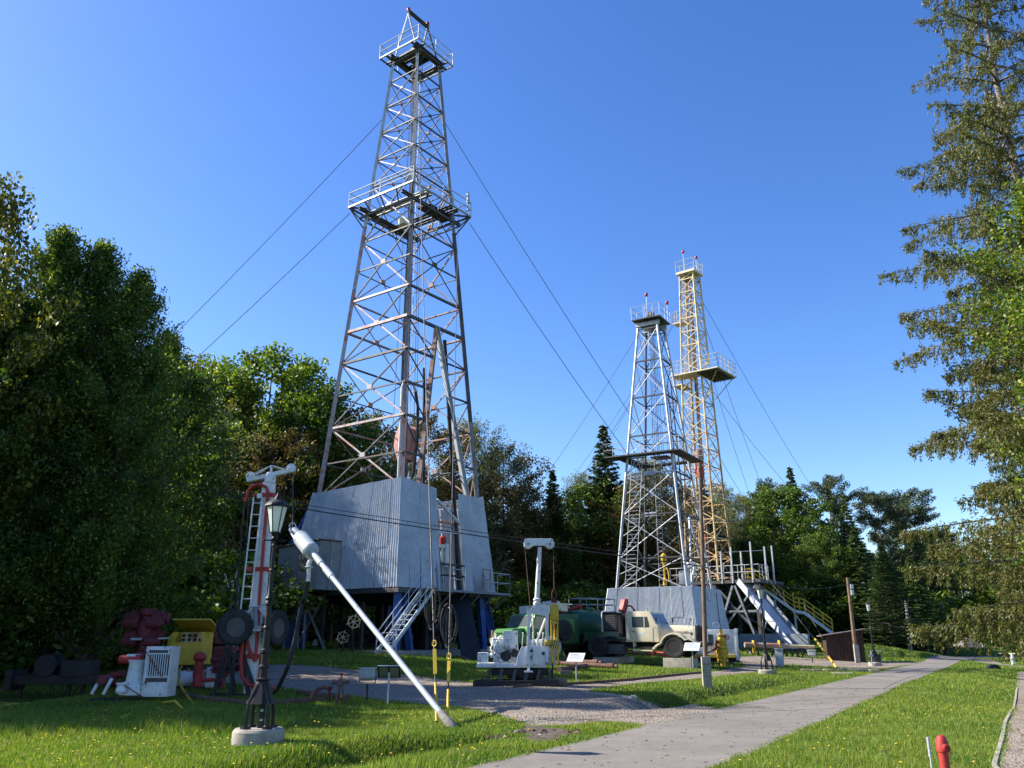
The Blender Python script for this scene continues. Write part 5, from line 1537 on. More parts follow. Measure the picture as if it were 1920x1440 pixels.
mb = MB(); mb.tube((-.1,0,pt.z-p1.z-.25),(.12,-.05,pt.z-p1.z-.25),.012,n=6); mb.lathe([(.03,0),(.045,.03),(.03,.1)], (.12,-.05,pt.z-p1.z-.25), 8); part(mb, 'insulator', 'red', wp1)
p2 = G(1607, 1243); pt2 = at(1589, 1083, p2.y)
wp2 = wood_pole(p2, pt2.z, 'wooden lamp pole with two white lamp boxes near the brown shed', 1.1, .13, (pt2.x-p2.x, 0))
for (px_, y0, y1) in ((1593, 1096, 1104), (1594, 1106, 1116)):
    a = at(px_, y0, p2.y)-p2; b = at(px_, y1, p2.y)-p2
    mb = MB(); mb.b2((b.x+.02,-.18,b.z),(b.x+.2,.0,a.z)); part(mb, 'lamp_box', 'white', wp2, .01)

# overhead cables crossing to the slim pole
for i, (dz, r_) in enumerate(((0, .02), (.12, .012))):
    a, b = at(-420, 770, 27), at(1318, 1062, p1.y) + Vector((0, 0, dz)); a.z += dz*1.5
    mb = MB(); n = 24
    mb.path([a.lerp(b, j/n) - Vector((0, 0, .55*4*(j/n)*(1-j/n)*.6)) for j in range(n+1)], r_, 5)
    solo(mb, 'overhead_cable', 'wire', ('thick' if i == 0 else 'thin') + ' black overhead cable running past the derrick house to the slim pole', 'cable')
    b2_ = at(1590, 1095, p2.y); mb = MB()
    if i == 0:
        mb.path([b.lerp(b2_, j/n) - Vector((0, 0, .5*4*(j/n)*(1-j/n))) for j in range(n+1)], .012, 5)
        solo(mb, 'overhead_cable', 'wire', 'thin black cable sagging between the slim pole and the lamp pole', 'cable')

# red standpipe hydrant and the little tube next to it
pt = at(1764, 1378, 7.6)
t = thing('hydrant', 'slim red standpipe hydrant at the lower right corner of the picture', 'hydrant', (pt.x, 7.6, gz(pt.x, 7.6)))
H = pt.z - t.location.z
mb = MB(); mb.lathe([(.04,-.1),(.04,H-.13),(.046,H-.125)], (0,0,0), 18); part(mb, 'stem', 'red', t)
mb = MB(); mb.lathe([(.048,H-.13),(.05,H-.06),(.047,H-.055),(.047,H-.045),(.043,H-.04),(.042,H-.03),(.036,H-.024),(.03,H-.01),(.012,H)], (0,0,0), 18); part(mb, 'cap', 'red', t)
mb = MB(); mb.lathe([(.03,-.075),(.03,-.045)], (0,0,H-.095), 14, 'Y'); mb.torus((0,-.078,H-.095), .022, .006, 'Y', 16, 6); mb.path([(0.012,-.08,H-.1),(.02,-.085,H-.13),(.012,-.08,H-.15)], .005, 6); part(mb, 'outlet', 'red', t)
pt = at(1739.5, 1382, 7.9)
mb = MB(); Hh = pt.z - gz(pt.x, 7.9); mb.lathe([(.008,-.1),(.008,Hh-.16),(.013,Hh-.16),(.013,Hh)], (0,0,0), 10)
solo(mb, 'marker_tube', 'silver', 'thin grey marker tube standing left of the red hydrant', 'marker', (pt.x, 7.9, gz(pt.x, 7.9)))

# floodlights
def floodlight(p, rz, s, label, mat='greybox', h=.55, face=1):
    t = thing('floodlight', label, 'floodlight', p, rz)
    member(t, 'post', (0,0,-.1), (0,0,h), .07*s, 'blackgrease', 'tube')
    mb = MB(); mb.path([(-.26*s,0,h+.2*s),(-.26*s,0,h+.02),(.26*s,0,h+.02),(.26*s,0,h+.2*s)], .016, 6); part(mb, 'yoke', 'steel_dark', t)
    mb = MB()
    prof = [(-.1,.36),(.17,.40),(.17,.36),(.12,.1),(.02,.02),(-.1,.04)]
    mb.prism([(y_*s, h+.06+z_*s) for y_, z_ in prof], -.22*s, .22*s, 'YZ'); part(mb, 'housing', mat, t, .015)
    mb = MB(); mb.b2((-.25*s,-.18*s,h+.06+.37*s),(.25*s,.2*s,h+.06+.41*s)); part(mb, 'visor', mat, t, .006)
    mb = MB(); mb.b2((-.2*s,-.125*s,h+.1),(.2*s,-.103*s,h+.06+.34*s)); part(mb, 'lens', 'reflector', t, .004)
floodlight(G(687, 1318), 3.05, .8, 'grey floodlight seen from behind on a black post at the front lawn edge', h=.46)
floodlight(G(1524, 1243), 2.6, 1.0, 'dark grey floodlight left of the yellow sleeved guy rods', h=.28)
floodlight(G(1592, 1236), .2, 1.35, 'white faced floodlight between the brown shed and the wooden lamp pole', 'white', h=.25)

# info signs
def sign(p, rz, label, w=.5, d=.36, h=.85, tilt=.7, back=False, mat='signface'):
    t = thing('info_sign', label, 'sign', p, rz)
    mb = MB(); mb.tube((0,.0,-.1),(0,.0,h),.025,n=8); part(mb, 'post', 'greybox', t)
    mm = Matrix.Translation((0,0,h+.02)) @ Matrix.Rotation(tilt, 4, 'X')
    def B(a, b, nm, mat_):
        mb = MB(); mb.b2(a, b); mb.v = [tuple(mm @ Vector(v)) for v in mb.v]; return part(mb, nm, mat_, t, .0)
    B((-w/2,-d/2,0),(w/2,d/2,.02),'panel',mat)
    if back: B((-w/2,-d/2,-.015),(w/2,d/2,-.002),'panel_back','blackgrease'); B((-w/2+.04,-d/2+.04,-.02),(-.02,d/2-.04,-.016),'back_panel','greenish'); B((.03,-d/2+.04,-.02),(w/2-.04,d/2-.04,-.016),'back_panel','greenish')
    else:
        B((-w*.4,d*.3,.02),(w*.15,d*.36,.023),'printed_line','ink')
        for i in range(4): B((-w*.42,d*(.18-.12*i),.02),(w*(.38-.05*(i%2)),d*(.2-.12*i)+.004,.023),'printed_line','ink')
M['greenish'] = paint('grey green board', (.2,.23,.17), .6, 0, .1)
sign(G(24, 1266), .05, 'white information panel on a post at the far left lawn', .55, .42, .62, .9)
sign(G(597, 1214), -.1, 'white information panel below the derrick annex cabin', .62, .5, .25, .7)
sign(G(727, 1324), 3.2, 'information panel seen from behind beside the grey floodlight', .56, .42, .78, .7, True)
sign(G(1081, 1280), -.45, 'information panel on a thin post right of the white drilling machine', .62, .42, .82, .75)
sign(G(1300, 1256), -.5, 'information panel in front of the cream truck bumper', .75, .5, 1.0, .8)

# kerbs, edging and ditch heads
mb = MB(); pts = [G(1092,1299), G(1140,1304), G(1187,1311)]
for a, b in zip(pts[:-1], pts[1:]): mb.beam(a+Vector((0,0,.0)), b+Vector((0,0,.0)), .1, .12)
mb.beam(pts[-1], G(1190,1316), .14, .22)
o = part(mb, 'kerb', 'concrete', None, .01); struct(o)
mb = MB(); pts = [flat(1865,1440), flat(1889,1340), flat(1904,1272)]; pts = [(5.1,9.0)] + list(pts)
for a, b in zip(pts[:-1], pts[1:]):
    n = max(1, int(math.hypot(b[0]-a[0], b[1]-a[1])/1.0))
    for i in range(n):
        f0, f1 = i/n, (i+.985)/n
        A_ = Vector((a[0]+(b[0]-a[0])*f0, a[1]+(b[1]-a[1])*f0, 0)); B_ = Vector((a[0]+(b[0]-a[0])*f1, a[1]+(b[1]-a[1])*f1, 0))
        A_.z = gz(A_.x, A_.y)-.02; B_.z = gz(B_.x, B_.y)-.02; mb.beam(A_, B_, .06, .1)
struct(part(mb, 'path_edging', 'concrete', None, .006))
mb = MB(); pts = [G(963,1290), G(1098,1283), G(1180,1277), G(1244,1270), G(1316,1263)]
for a, b in zip(pts[:-1], pts[1:]): mb.beam(a+Vector((0,.06,.03)), b+Vector((0,.06,.03)), .07, .12)
struct(part(mb, 'timber_edging', 'rustpipe', None, .01))
rs = random.Random(4); c0 = G(1012, 1378)
t = thing('culvert_head', 'rough stones and dark earth at the ditch end beside the road', 'culvert', (c0.x, c0.y, c0.z))
for i in range(46):
    x_, y_ = rs.uniform(-.75,.9), rs.uniform(-.35,.45); s_ = rs.uniform(.03,.09)
    mb = MB(); mb.sphere((x_+y_*.6, y_, gz(c0.x+x_+y_*.6, c0.y+y_)-c0.z+s_*.1), s_, 6, .6)
    mb.v = [(v[0]+rs.uniform(-.25,.25)*s_, v[1]+rs.uniform(-.25,.25)*s_, v[2]+rs.uniform(-.2,.2)*s_) for v in mb.v]
    part(mb, 'stone', rs.choice(['rustpipe','brownwood','greywood','brownwood']), t, smooth=False)
c1 = G(1596, 1262)
t = thing('culvert_head', 'grey stone culvert wall with yellow painted kerb stones at the second ditch', 'culvert', (c1.x, c1.y, c1.z))
for i in range(7):
    mb = MB(); mb.box((-1.6+i*.5, 1.5-.12*i, gz(c1.x-1.6+i*.5, c1.y+1.5)-c1.z+.05), (.46,.22,.2), -.2); part(mb, 'kerb_stone', 'paleyellow' if i % 2 == 0 else 'concrete', t, .02)
for i in range(34):
    x_, z_ = rs.uniform(-1.8,1.8), rs.uniform(-.25,.12)
    mb = MB(); mb.sphere((x_, 1.1-.25*x_*.4-z_*.5, z_-.12), rs.uniform(.08,.16), 6, .7); part(mb, 'stone', 'concrete' if rs.random() < .5 else 'steel_dark', t, smooth=False)

# ---------- wheels
def wheel(root, c, r, w, axis_rz, mat='rubber', rim='steel_dark', lugs=0, holes=8, name='wheel'):
    o = link(name, None, root); o.location = c; o.rotation_euler = (0, 0, axis_rz)      # axle along local Y
    o.empty_display_size = .2
    mb = MB()
    mb.lathe([(r*.56,-w*.42),(r*.72,-w*.5),(r*.9,-w*.5),(r*.975,-w*.40),(r,-w*.25),(r,w*.25),(r*.975,w*.40),(r*.9,w*.5),(r*.72,w*.5),(r*.56,w*.42)], (0,0,0), 32, 'Y', caps=False)
    if lugs:
        for i in range(lugs):
            a = 2*math.pi*i/lugs
            for s_ in (-1, 1):
                a2 = a + s_*math.pi/lugs*.5
                mb.beam((r*.985*math.cos(a2), s_*w*.08, r*.985*math.sin(a2)), (r*.96*math.cos(a2+.12), s_*w*.5, r*.96*math.sin(a2+.12)), .05, .05, up=(math.cos(a2),0,math.sin(a2)))
    part(mb, 'tyre', mat, o)
    mb = MB(); mb.lathe([(r*.58,-w*.40),(r*.53,-w*.40),(r*.50,-w*.2),(r*.28,-w*.12),(r*.22,-w*.34),(r*.1,-w*.38),(.01,-w*.38)], (0,0,0), 24, 'Y')
    mb.lathe([(r*.50,w*.40),(r*.56,w*.2),(r*.5,-w*.1)], (0,0,0), 20, 'Y')
    for i in range(holes):
        a = 2*math.pi*i/holes; mb.lathe([(r*.035,-w*.22),(r*.03,-w*.16)], (r*.35*math.cos(a),0,r*.35*math.sin(a)), 6, 'Y')
    part(mb, 'rim', rim, o)
    return o

# ---------- the white and red mast rig
pm = G(466, 1311)
t = thing('mast_rig', 'white workover mast with red pipes and tyres standing upright in the left lawn', 'drilling rig', pm)
def L(px, py, dy=0.0):
    """image position in the local frame of the thing being built, at its own depth"""
    return at(px, py, t.location.y + dy) - t.location
a, b = L(467, 1311), L(505, 905)
mb = MB(); q = [(a, .14), (a.lerp(b,.3), .2), (b, .17)]
for (p0, w0), (p1_, w1_) in zip(q[:-1], q[1:]):
    vs = []
    for (p_, w_) in ((p0, w0), (p1_, w1_)):
        vs += [p_+Vector((-w_,-w_*.7,0)), p_+Vector((w_,-w_*.7,0)), p_+Vector((w_,w_*.7,0)), p_+Vector((-w_,w_*.7,0))]
    mb.add(vs, [(0,1,2,3),(7,6,5,4),(0,4,5,1),(1,5,6,2),(2,6,7,3),(3,7,4,0)])
part(mb, 'mast_beam', 'white', t, .015)
mb = MB(); mb.lathe([(.17,0),(.17,.2),(.12,.3)], L(506,905), 12); mb.tube(L(500,898), L(512,897), .09, n=10); part(mb, 'mast_head', 'white', t)
for py_ in (931, 1075, 1235):
    c = a.lerp(b, (1311-py_)/406); mb = MB(); mb.box(c, (.46,.34,.12), 0); mb.box(c+Vector((-.3,-.1,0)), (.2,.2,.11)); part(mb, 'clamp_band', 'red', t, .01)
mb = MB(); mb.path([L(479,1240,-.2), L(487,1110,-.2), L(499,960,-.2), L(503,925,-.2), L(499,913,-.2), L(488,908,-.2), L(475,910,-.2), L(465,920,-.2), L(459,940,-.2)], .045, 10); part(mb, 'red_standpipe', 'red', t)
mb = MB(); mb.path([L(479,1240,-.2), L(468,1222,-.25), L(460,1190,-.25), L(456,1200,-.25), L(452,1240,-.25), L(455,1270,-.25), L(466,1283,-.25), L(482,1287,-.25), L(500,1285,-.25), L(512,1290,-.2)], .055, 10); part(mb, 'red_bottom_pipe', 'red', t)
mb = MB(); mb.path([L(459,940,-.2), L(453,1000,-.2), L(447,1080,-.2), L(441,1160,-.2)], .03, 8); part(mb, 'hose', 'rubber', t)
wire(t, L(467,930,-.1), L(450,1200,-.1), .016, mat='wire', name='cable')
ladder(t, L(458,1158,-.2), L(484,932,-.2), w=.26, mat='white', rung=.33)
mb = MB(); mb.box(L(487,930,-.2), (.14,.1,.14)); part(mb, 'bracket', 'white', t, .01)
A0, A1 = L(464,901), L(552,881)
mb = MB(); mb.beam(A0, A1, .2, .12); part(mb, 'crown_arm', 'white', t, .015)
for (c, s_) in ((L(470,893), 1), (L(546,878), 1)):
    mb = MB(); mb.lathe([(.06,-.05),(.135,-.05),(.12,0),(.135,.05),(.06,.05)], c, 20, 'Y'); part(mb, 'sheave', 'white', t)
ap = L(508,873)
for p_ in (L(468,895), L(545,884)):
    for dy_ in (-.12,.12): member(t, 'truss_rod', p_+Vector((0,dy_,0)), ap, .035, 'white', 'tube')
for dy_ in (-.1,.1): member(t, 'truss_rod', L(509,893)+Vector((0,dy_,0)), ap, .05, 'white', 'tube')
mb = MB(); mb.beam(L(452,1180,-.25), L(515,1178,-.15), .13, .13); part(mb, 'axle', 'white', t, .01)
for (q0, q1) in ((L(481,1137,-.2), L(481,1180,-.25)), (L(471,1137,-.2), L(471,1182,-.25)), (L(473,1140,-.3), L(455,1160,-.3)), (L(487,1140,-.3), L(505,1163,-.3))):
    member(t, 'axle_bracket', q0, q1, .07, 'greybox', 'box')
mb = MB(); mb.beam(L(468,1137,-.2), L(489,1137,-.2), .16, .04); part(mb, 'axle_bracket', 'greybox', t)
wheel(t, L(441,1176,-.45), .47, .26, .5, lugs=18, rim='steel_dark')
wheel(t, L(517,1177,-.1), .47, .28, 1.2, lugs=18, rim='steel_dark')
mb = MB(); mb.lathe([(.2,-.15),(.28,0),(.2,.15)], L(447,1177,.1), 14, 'Y'); mb.box(L(425,1190,.6), (.5,.5,.5)); part(mb, 'hub', 'darkred', t, .02)
# black A-frame feet
for (x0, y0, x1, y1) in ((424,1215,399,1305),(428,1215,440,1300),(446,1220,467,1305),(434,1222,404,1292),(440,1226,432,1306),(452,1220,480,1300)):
    member(t, 'trestle_leg', L(x1,y1,-.25), L(x0,y0,-.2), .09, 'blackgrease', 'box')
mb = MB(); mb.beam(L(395,1304,-.1), L(480,1306,-.1), .18, .14); part(mb, 'skid', 'blackgrease', t, .01)
mb = MB(); mb.tube(L(395,1237,.1), L(470,1240,.1), .05); mb.tube(L(402,1250,.1), L(450,1253,.1), .08); part(mb, 'red_cross_pipe', 'darkred', t)
mb = MB(); mb.lathe([(.06,-.2),(.1,-.1),(.1,.1),(.06,.2)], L(493,1235,.1), 10); mb.tube(L(484,1225,.1), L(484,1290,.1), .04); mb.tube(L(495,1250,.1), L(497,1292,.1), .035); mb.tube(L(478,1240,.1), L(505,1242,.1), .03); part(mb, 'red_valve', 'red', t)
mb = MB(); mb.b2(L(474,1222,.5), L(494,1193,.9)); part(mb, 'yellow_box', 'yellow', t, .01)
mast_arm = A1 + t.location

# ---------- hanging swivel with its slanted kelly bar
kf, kt = G(852, 1369), at(549, 990, 22.2)
t = thing('kelly_and_swivel', 'slanted light grey kelly bar with a drum shaped swivel hanging from the mast', 'drilling swivel', kf)
ax_ = (kt - kf); KL = ax_.length; u_ = ax_.normalized()
def K(s_): return u_*s_
mb = MB(); mb.tube(K(.55), K(KL-2.9), .058, n=14); part(mb, 'kelly_bar', 'greybox', t)
mb = MB(); mb.path([K(KL-2.9), K(KL-2.8), K(KL-2.79), K(KL-2.35), K(KL-2.34), K(KL-2.1), K(KL-2.09), K(KL-1.75), K(KL-1.74), K(KL-1.45)], [.058,.065,.078,.078,.062,.062,.08,.08,.07,.07], 14); part(mb, 'kelly_neck', 'greybox', t)
mb = MB(); mb.path([K(.55),K(.5),K(.49),K(.25),K(.24),K(.05),K(0)], [.062,.066,.078,.078,.10,.095,.07], 12)
for i in range(3):
    a_ = i*2.1; mb.sphere(K(.08)+Vector((.06*math.cos(a_), .06*math.sin(a_), .0)), .055, 8)
part(mb, 'drill_bit', 'greywood', t)
mb = MB(); mb.path([K(KL-1.45),K(KL-1.42),K(KL-1.38),K(KL-.62),K(KL-.58),K(KL-.52)], [.12,.19,.205,.205,.19,.1], 24); so = part(mb, 'swivel_drum', 'greybox', t, angle=18)
mb = MB()
for s_ in (-1.36,-.66): mb.path([K(KL+s_-.015),K(KL+s_+.015)], .211, 24)
part(mb, 'drum_band', 'greybox', so)
side_ = u_.cross(Vector((0,0,1))).normalized()
mb = MB(); mb.path([K(KL-.75)+side_*.19, K(KL-.4)+side_*.17, K(KL-.12)+side_*.13, K(KL), K(KL-.12)-side_*.13, K(KL-.4)-side_*.17, K(KL-.75)-side_*.19], .03, 8); mb.tube(K(KL-.5), K(KL-.15), .1, n=12); part(mb, 'bail', 'greybox', t)
mb = MB(); q = K(KL-1.42)-Vector((0,0,.18)); mb.path([q, q-Vector((.05,0,.12)), q-Vector((.03,0,.42)), q-Vector((.04,0,.55))], [.05,.06,.045,.055], 10); mb.torus(q-Vector((.04,0,.2)), .09, .02, 'Z', 12, 5); part(mb, 'hose_fitting', 'white', t)
q2 = q-Vector((.04,0,.55)); he = G(512, 1296) - kf
mb = MB(); hp_ = [q2, q2+Vector((-.05,-.05,-.4)), at(566,1130,21.5)-kf, at(553,1200,21)-kf, at(540,1250,21)-kf, at(524,1285,21.5)-kf, at(512,1300,22.4)-kf]
mb.path(hp_, .052, 10); part(mb, 'mud_hose', 'rubber', t)
for i in range(11):
    pp = hp_[0].lerp(hp_[1], i/10) if i < 4 else None
wire(t, mast_arm - kf + Vector((-.03,0,-.1)), kt - kf + Vector((0,0,0)), .018, name='hanging_rope')
mb = MB(); mb.torus(kt-kf+Vector((-.01,0,.05)), .08, .02, 'Y', 14, 6); part(mb, 'shackle', 'greybox', t)

# ---------- things on the shaded left lawn
p = G(248, 1316)
t = thing('pump_unit', 'white pump unit with slatted radiator and red cylinder on a black skid', 'machine', p)
mb = MB(); mb.b2(L(165,1316,0),L(312,1303,1.6)); part(mb, 'skid', 'blackgrease', t, .02)
x0, x1 = L(268,1300).x, L(317,1300).x; zt_, zb__ = L(290,1212).z, L(290,1306).z
mb = MB(); mb.b2((x0,-.12,zb__),(x1,.45,zt_)); ro = part(mb, 'radiator_box', 'white', t, .02)
mb = MB(); mb.b2((x0+.09,-.128,zb__+.52),(x1-.04,-.122,zt_-.2)); part(mb, 'radiator_core', 'blackgrease', ro)
mb = MB(); mb.b2((x0+.08,-.13,zt_-.16),(x1-.1,-.123,zt_-.09)); part(mb, 'slot', 'steel_dark', ro)
mb = MB(); mb.b2((x0+.07,-.13,zb__+.36),(x1-.04,-.123,zb__+.46)); part(mb, 'slot', 'steel_dark', ro)
for i in range(9):
    xx = x0+.12+i*(x1-x0-.2)/8; mb = MB(); mb.b2((xx-.011,-.155,zb__+.5),(xx+.011,-.13,zt_-.18)); part(mb, 'slat', 'white', ro)
mb = MB(); mb.b2((x0+.1,-.133,zb__+.04),(x1-.03,-.122,zb__+.3)); mb.lathe([(.03,-.14),(.03,-.12)], ((x0+x1)/2-.02,0,zb__+.33), 12, 'Y'); part(mb, 'hatch', 'white', ro, .004)
mb = MB(); mb.lathe([(.36,0),(.34,.22),(.22,.34),(.19,.75),(.24,.86)], L(250,1300,.15)+Vector((0,0,-.03)), 20); mb.b2(L(236,1302,-.1), L(266,1285,.5)); part(mb, 'pump_body', 'white', t, .015)
mb = MB(); mb.lathe([(.0,-.34),(.1,-.33),(.11,-.25),(.11,.25)], L(248,1236,.1), 16, 'X'); part(mb, 'red_cylinder', 'red', t)
mb = MB(); mb.b2(L(237,1231,0),L(266,1226,.4)); part(mb, 'top_plate', 'white', t, .01)
mb = MB(); mb.lathe([(.13,0),(.16,.05),(.13,.2),(.16,.22),(.16,.26)], L(228,1300,-.2), 12); part(mb, 'flange', 'white', t)
for (xa, ya, xb, yb, dd) in ((172,1301,190,1271,0),(194,1302,210,1272,0),(172,1301,190,1271,.6),(194,1302,210,1272,.6)):
    member(t, 'bracket', L(xa,ya,dd), L(xb,yb,dd), .07, 'white', 'box')
mb = MB(); mb.tube(L(190,1275,-.05), L(218,1279,.65), .13, n=14); mb.tube(L(196,1272,.7), L(232,1262,.5), .1, n=12); part(mb, 'roller', 'darkred', t)
for (q0, q1) in ((L(268,1212,-.2), L(304,1270,-.2)), (L(222,1278,-.3), L(271,1309,-.3))):
    mb = MB()
    n = 22
    for i in range(n): mb.box(q0.lerp(q1, (i+.5)/n), (.035,.02,.02) if i % 2 else (.02,.03,.035), 0, 0, .8)
    part(mb, 'chain', 'rustpipe', t)

def GD(px, D):
    X_ = at(px, 1240, D).x
    return Vector((X_, D, gz(X_, D)))
p = GD(266, 27.5)
t = thing('blowout_preventer', 'dark red blowout preventer stack with two tiers of side arms in the shade', 'blowout preventer', p)
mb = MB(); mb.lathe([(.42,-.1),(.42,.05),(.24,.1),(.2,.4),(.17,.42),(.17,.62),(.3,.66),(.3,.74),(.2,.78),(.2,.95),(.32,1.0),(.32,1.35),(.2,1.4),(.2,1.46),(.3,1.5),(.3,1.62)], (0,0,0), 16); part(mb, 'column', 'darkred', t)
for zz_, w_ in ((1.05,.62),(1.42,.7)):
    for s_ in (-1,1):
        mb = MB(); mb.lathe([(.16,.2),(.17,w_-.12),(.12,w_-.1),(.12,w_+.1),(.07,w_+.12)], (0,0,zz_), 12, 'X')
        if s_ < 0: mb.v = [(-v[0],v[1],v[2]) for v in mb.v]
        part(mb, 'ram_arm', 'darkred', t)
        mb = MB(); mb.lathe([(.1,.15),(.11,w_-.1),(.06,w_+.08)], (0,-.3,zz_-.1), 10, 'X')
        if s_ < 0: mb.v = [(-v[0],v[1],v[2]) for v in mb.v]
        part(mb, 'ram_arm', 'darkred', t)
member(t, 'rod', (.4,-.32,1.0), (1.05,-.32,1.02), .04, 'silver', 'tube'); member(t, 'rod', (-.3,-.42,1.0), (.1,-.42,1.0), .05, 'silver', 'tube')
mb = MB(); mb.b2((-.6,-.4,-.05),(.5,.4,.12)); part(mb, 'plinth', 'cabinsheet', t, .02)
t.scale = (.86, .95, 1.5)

p = GD(357, 28.2); p.z += .1
t = thing('engine_cabinet', 'yellow engine control cabinet with its hood propped open', 'machine', p)
mb = MB(); mb.b2((-.65,-.4,.62),(.45,.6,1.30)); part(mb, 'cabinet', 'yellow', t, .03)
mb = MB(); mb.prism([(-.65,1.3),(.45,1.3),(.45,1.62),(-.5,1.62),(-.65,1.55)], .35, .6, 'XZ'); mb.prism([(-.4,.62),(-.65,.62),(-.65,1.45),(-.5,1.62),(-.34,1.62),(-.4,1.3)], -.42, .6, 'XZ'); mb.b2((.4,-.42,.62),(.46,.6,1.62)); part(mb, 'side_panels', 'yellow', t, .02)
mb = MB(); mb.prism([(.35,1.62),(.4,1.66),(-.75,2.02),(-.78,1.98)], -.42, .78, 'YZ'); part(mb, 'hood', 'yellow', t, .008)
mb = MB(); mb.b2((-.34,-.1,1.3),(.4,-.06,1.6)); part(mb, 'instrument_panel', 'paleyellow', t)
for i in range(7):
    mb = MB(); mb.lathe([(.05,-.15),(.05,-.1)], (-.25+i%4*.18,0,1.38+.13*(i//4)), 10, 'Y'); part(mb, 'gauge', 'blackgrease', t)
mb = MB(); mb.b2((-.55,-.3,.2),(.4,.5,.62)); part(mb, 'engine', 'blackgrease', t, .03)
mb = MB(); mb.b2((-.65,-.45,.08),(.5,-.38,.2)); mb.b2((-.65,.5,.08),(.5,.6,.2)); mb.b2((-.42,-.42,.2),(-.34,-.36,.62)); mb.b2((.3,-.42,.2),(.37,-.36,.62)); mb.tube((-.2,-.4,.3),(-.1,-.42,.6),.03); mb.tube((0,-.4,.3),(.15,-.42,.5),.04); part(mb, 'frame', 'yellow', t)

p = GD(408, 27)
t = thing('red_pump', 'dark red ribbed pump casing behind the tyre of the mast rig', 'machine', p)
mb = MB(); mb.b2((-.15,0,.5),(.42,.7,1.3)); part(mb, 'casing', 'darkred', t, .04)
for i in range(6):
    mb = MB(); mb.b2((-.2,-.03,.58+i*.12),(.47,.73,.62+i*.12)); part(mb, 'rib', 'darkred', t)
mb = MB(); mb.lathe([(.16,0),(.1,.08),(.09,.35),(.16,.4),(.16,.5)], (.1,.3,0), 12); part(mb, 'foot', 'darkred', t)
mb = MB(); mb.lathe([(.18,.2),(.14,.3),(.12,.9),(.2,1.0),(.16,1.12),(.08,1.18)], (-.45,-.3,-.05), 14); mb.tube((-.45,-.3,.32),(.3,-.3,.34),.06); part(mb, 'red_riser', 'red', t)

p = G(352, 1292)
t = thing('valve_assembly', 'white horizontal valve with red hand wheels lying in the shade', 'valve', p)
mb = MB(); mb.lathe([(.05,-.62),(.2,-.6),(.24,-.4),(.24,.0),(.17,.15),(.15,.3)], (.05,0,.32), 16, 'X'); part(mb, 'barrel', 'white', t)
mb = MB(); mb.b2((.2,-.2,.1),(.55,.25,.55)); part(mb, 'block', 'white', t, .03)
mb = MB(); mb.lathe([(.13,0),(.14,.03),(.14,.55),(.1,.6),(.03,.62)], (.7,-.1,.05), 16); part(mb, 'cylinder', 'white', t)
for (x_, z_) in ((.3,.5),(.5,.5),(-.3,.5),(.45,.3)):
    mb = MB(); mb.torus((x_,-.28,z_-.05), .09, .018, 'Y', 14, 5); mb.tube((x_,-.28,z_-.05),(x_,-.1,z_-.05),.02); part(mb, 'hand_wheel', 'red', t)
mb = MB(); mb.box((0,0,.05),(1.4,.4,.1)); part(mb, 'sleeper', 'blackgrease', t)

p = GD(120, 25)
t = thing('black_wellhead', 'low black winch frame barely visible in the deep shade at the left', 'machine', p)
mb = MB(); mb.b2((-1.4,-.3,.35),(1.2,.3,.6)); mb.b2((.1,-.35,.55),(.9,.35,1.0)); mb.b2((-1.4,-.4,.2),(-1.2,.4,.75)); part(mb, 'frame', 'blackgrease', t, .03)
mb = MB(); mb.lathe([(.3,-.35),(.32,-.3),(.15,-.28),(.15,.28),(.32,.3),(.3,.35)], (-.35,0,.85), 16, 'Y'); mb.tube((-.8,0,.6),(-.2,0,1.2),.09); part(mb, 'drum', 'blackgrease', t)
for x_ in (.25,.65,-1.1): member(t, 'leg', (x_,0,-.1), (x_,0,.4), .09, 'blackgrease', 'box')

p = G(636, 1324)
t = thing('valve_stand', 'small dark pipe tripod with a red topped valve on the lawn edge', 'valve', p)
for a_ in (0, 2.1, 4.2): member(t, 'leg', (.17*math.cos(a_), .17*math.sin(a_), -.05), (.03*math.cos(a_), .03*math.sin(a_), .5), .04, 'rustpipe', 'tube')
mb = MB(); mb.lathe([(.09,.48),(.1,.5),(.06,.55),(.05,.62)], (0,0,0), 10); mb.tube((-.16,0,.54),(.16,0,.56),.03); mb.lathe([(.03,-.05),(.055,0),(.03,.05)], (-.17,0,.54), 8, 'X'); mb.lathe([(.03,-.05),(.055,0),(.03,.05)], (.17,0,.56), 8, 'X'); part(mb, 'clamp', 'rustpipe', t)
mb = MB(); mb.tube((.01,0,.6),(.02,0,.72),.02); mb.sphere((.02,0,.74),.04,10); part(mb, 'red_knob', 'red', t)

def ground_pipe(pts, r, label, mat='rustpipe', n=10, lift=0.0, name='steel_pipe', cat='pipe', group=None):
    P_ = [G(*q) for q in pts]; c = P_[0].copy()
    mb = MB(); mb.path([q - c + Vector((0,0,r+lift)) for q in P_], r, n)
    o = solo(mb, name, mat, label, cat, c, group=group); return o
ground_pipe([(345,1310),(400,1318),(470,1326),(540,1323),(604,1318)], .075, 'rusty pipe lying in the grass behind the front lantern post')
ground_pipe([(560,1306),(600,1311),(652,1316)], .09, 'short rusty pipe ending under the small valve tripod')
p = G(592, 1320)
t = thing('pipe_clamp', 'rusty curved pipe hook lying beside the long pipe', 'clamp', p)
mb = MB(); mb.path([(-.12,0,.05),(-.08,0,.22),(.04,0,.36),(.2,0,.4),(.32,0,.34)], [.05,.06,.05,.05,.04], 8); part(mb, 'hook', 'rustpipe', t)
mb = MB(); mb.tube((.33,0,.36),(.35,.02,.05),.03); mb.tube((.3,-.05,.38),(.36,.05,.38),.045); part(mb, 'pin', 'darkred', t)
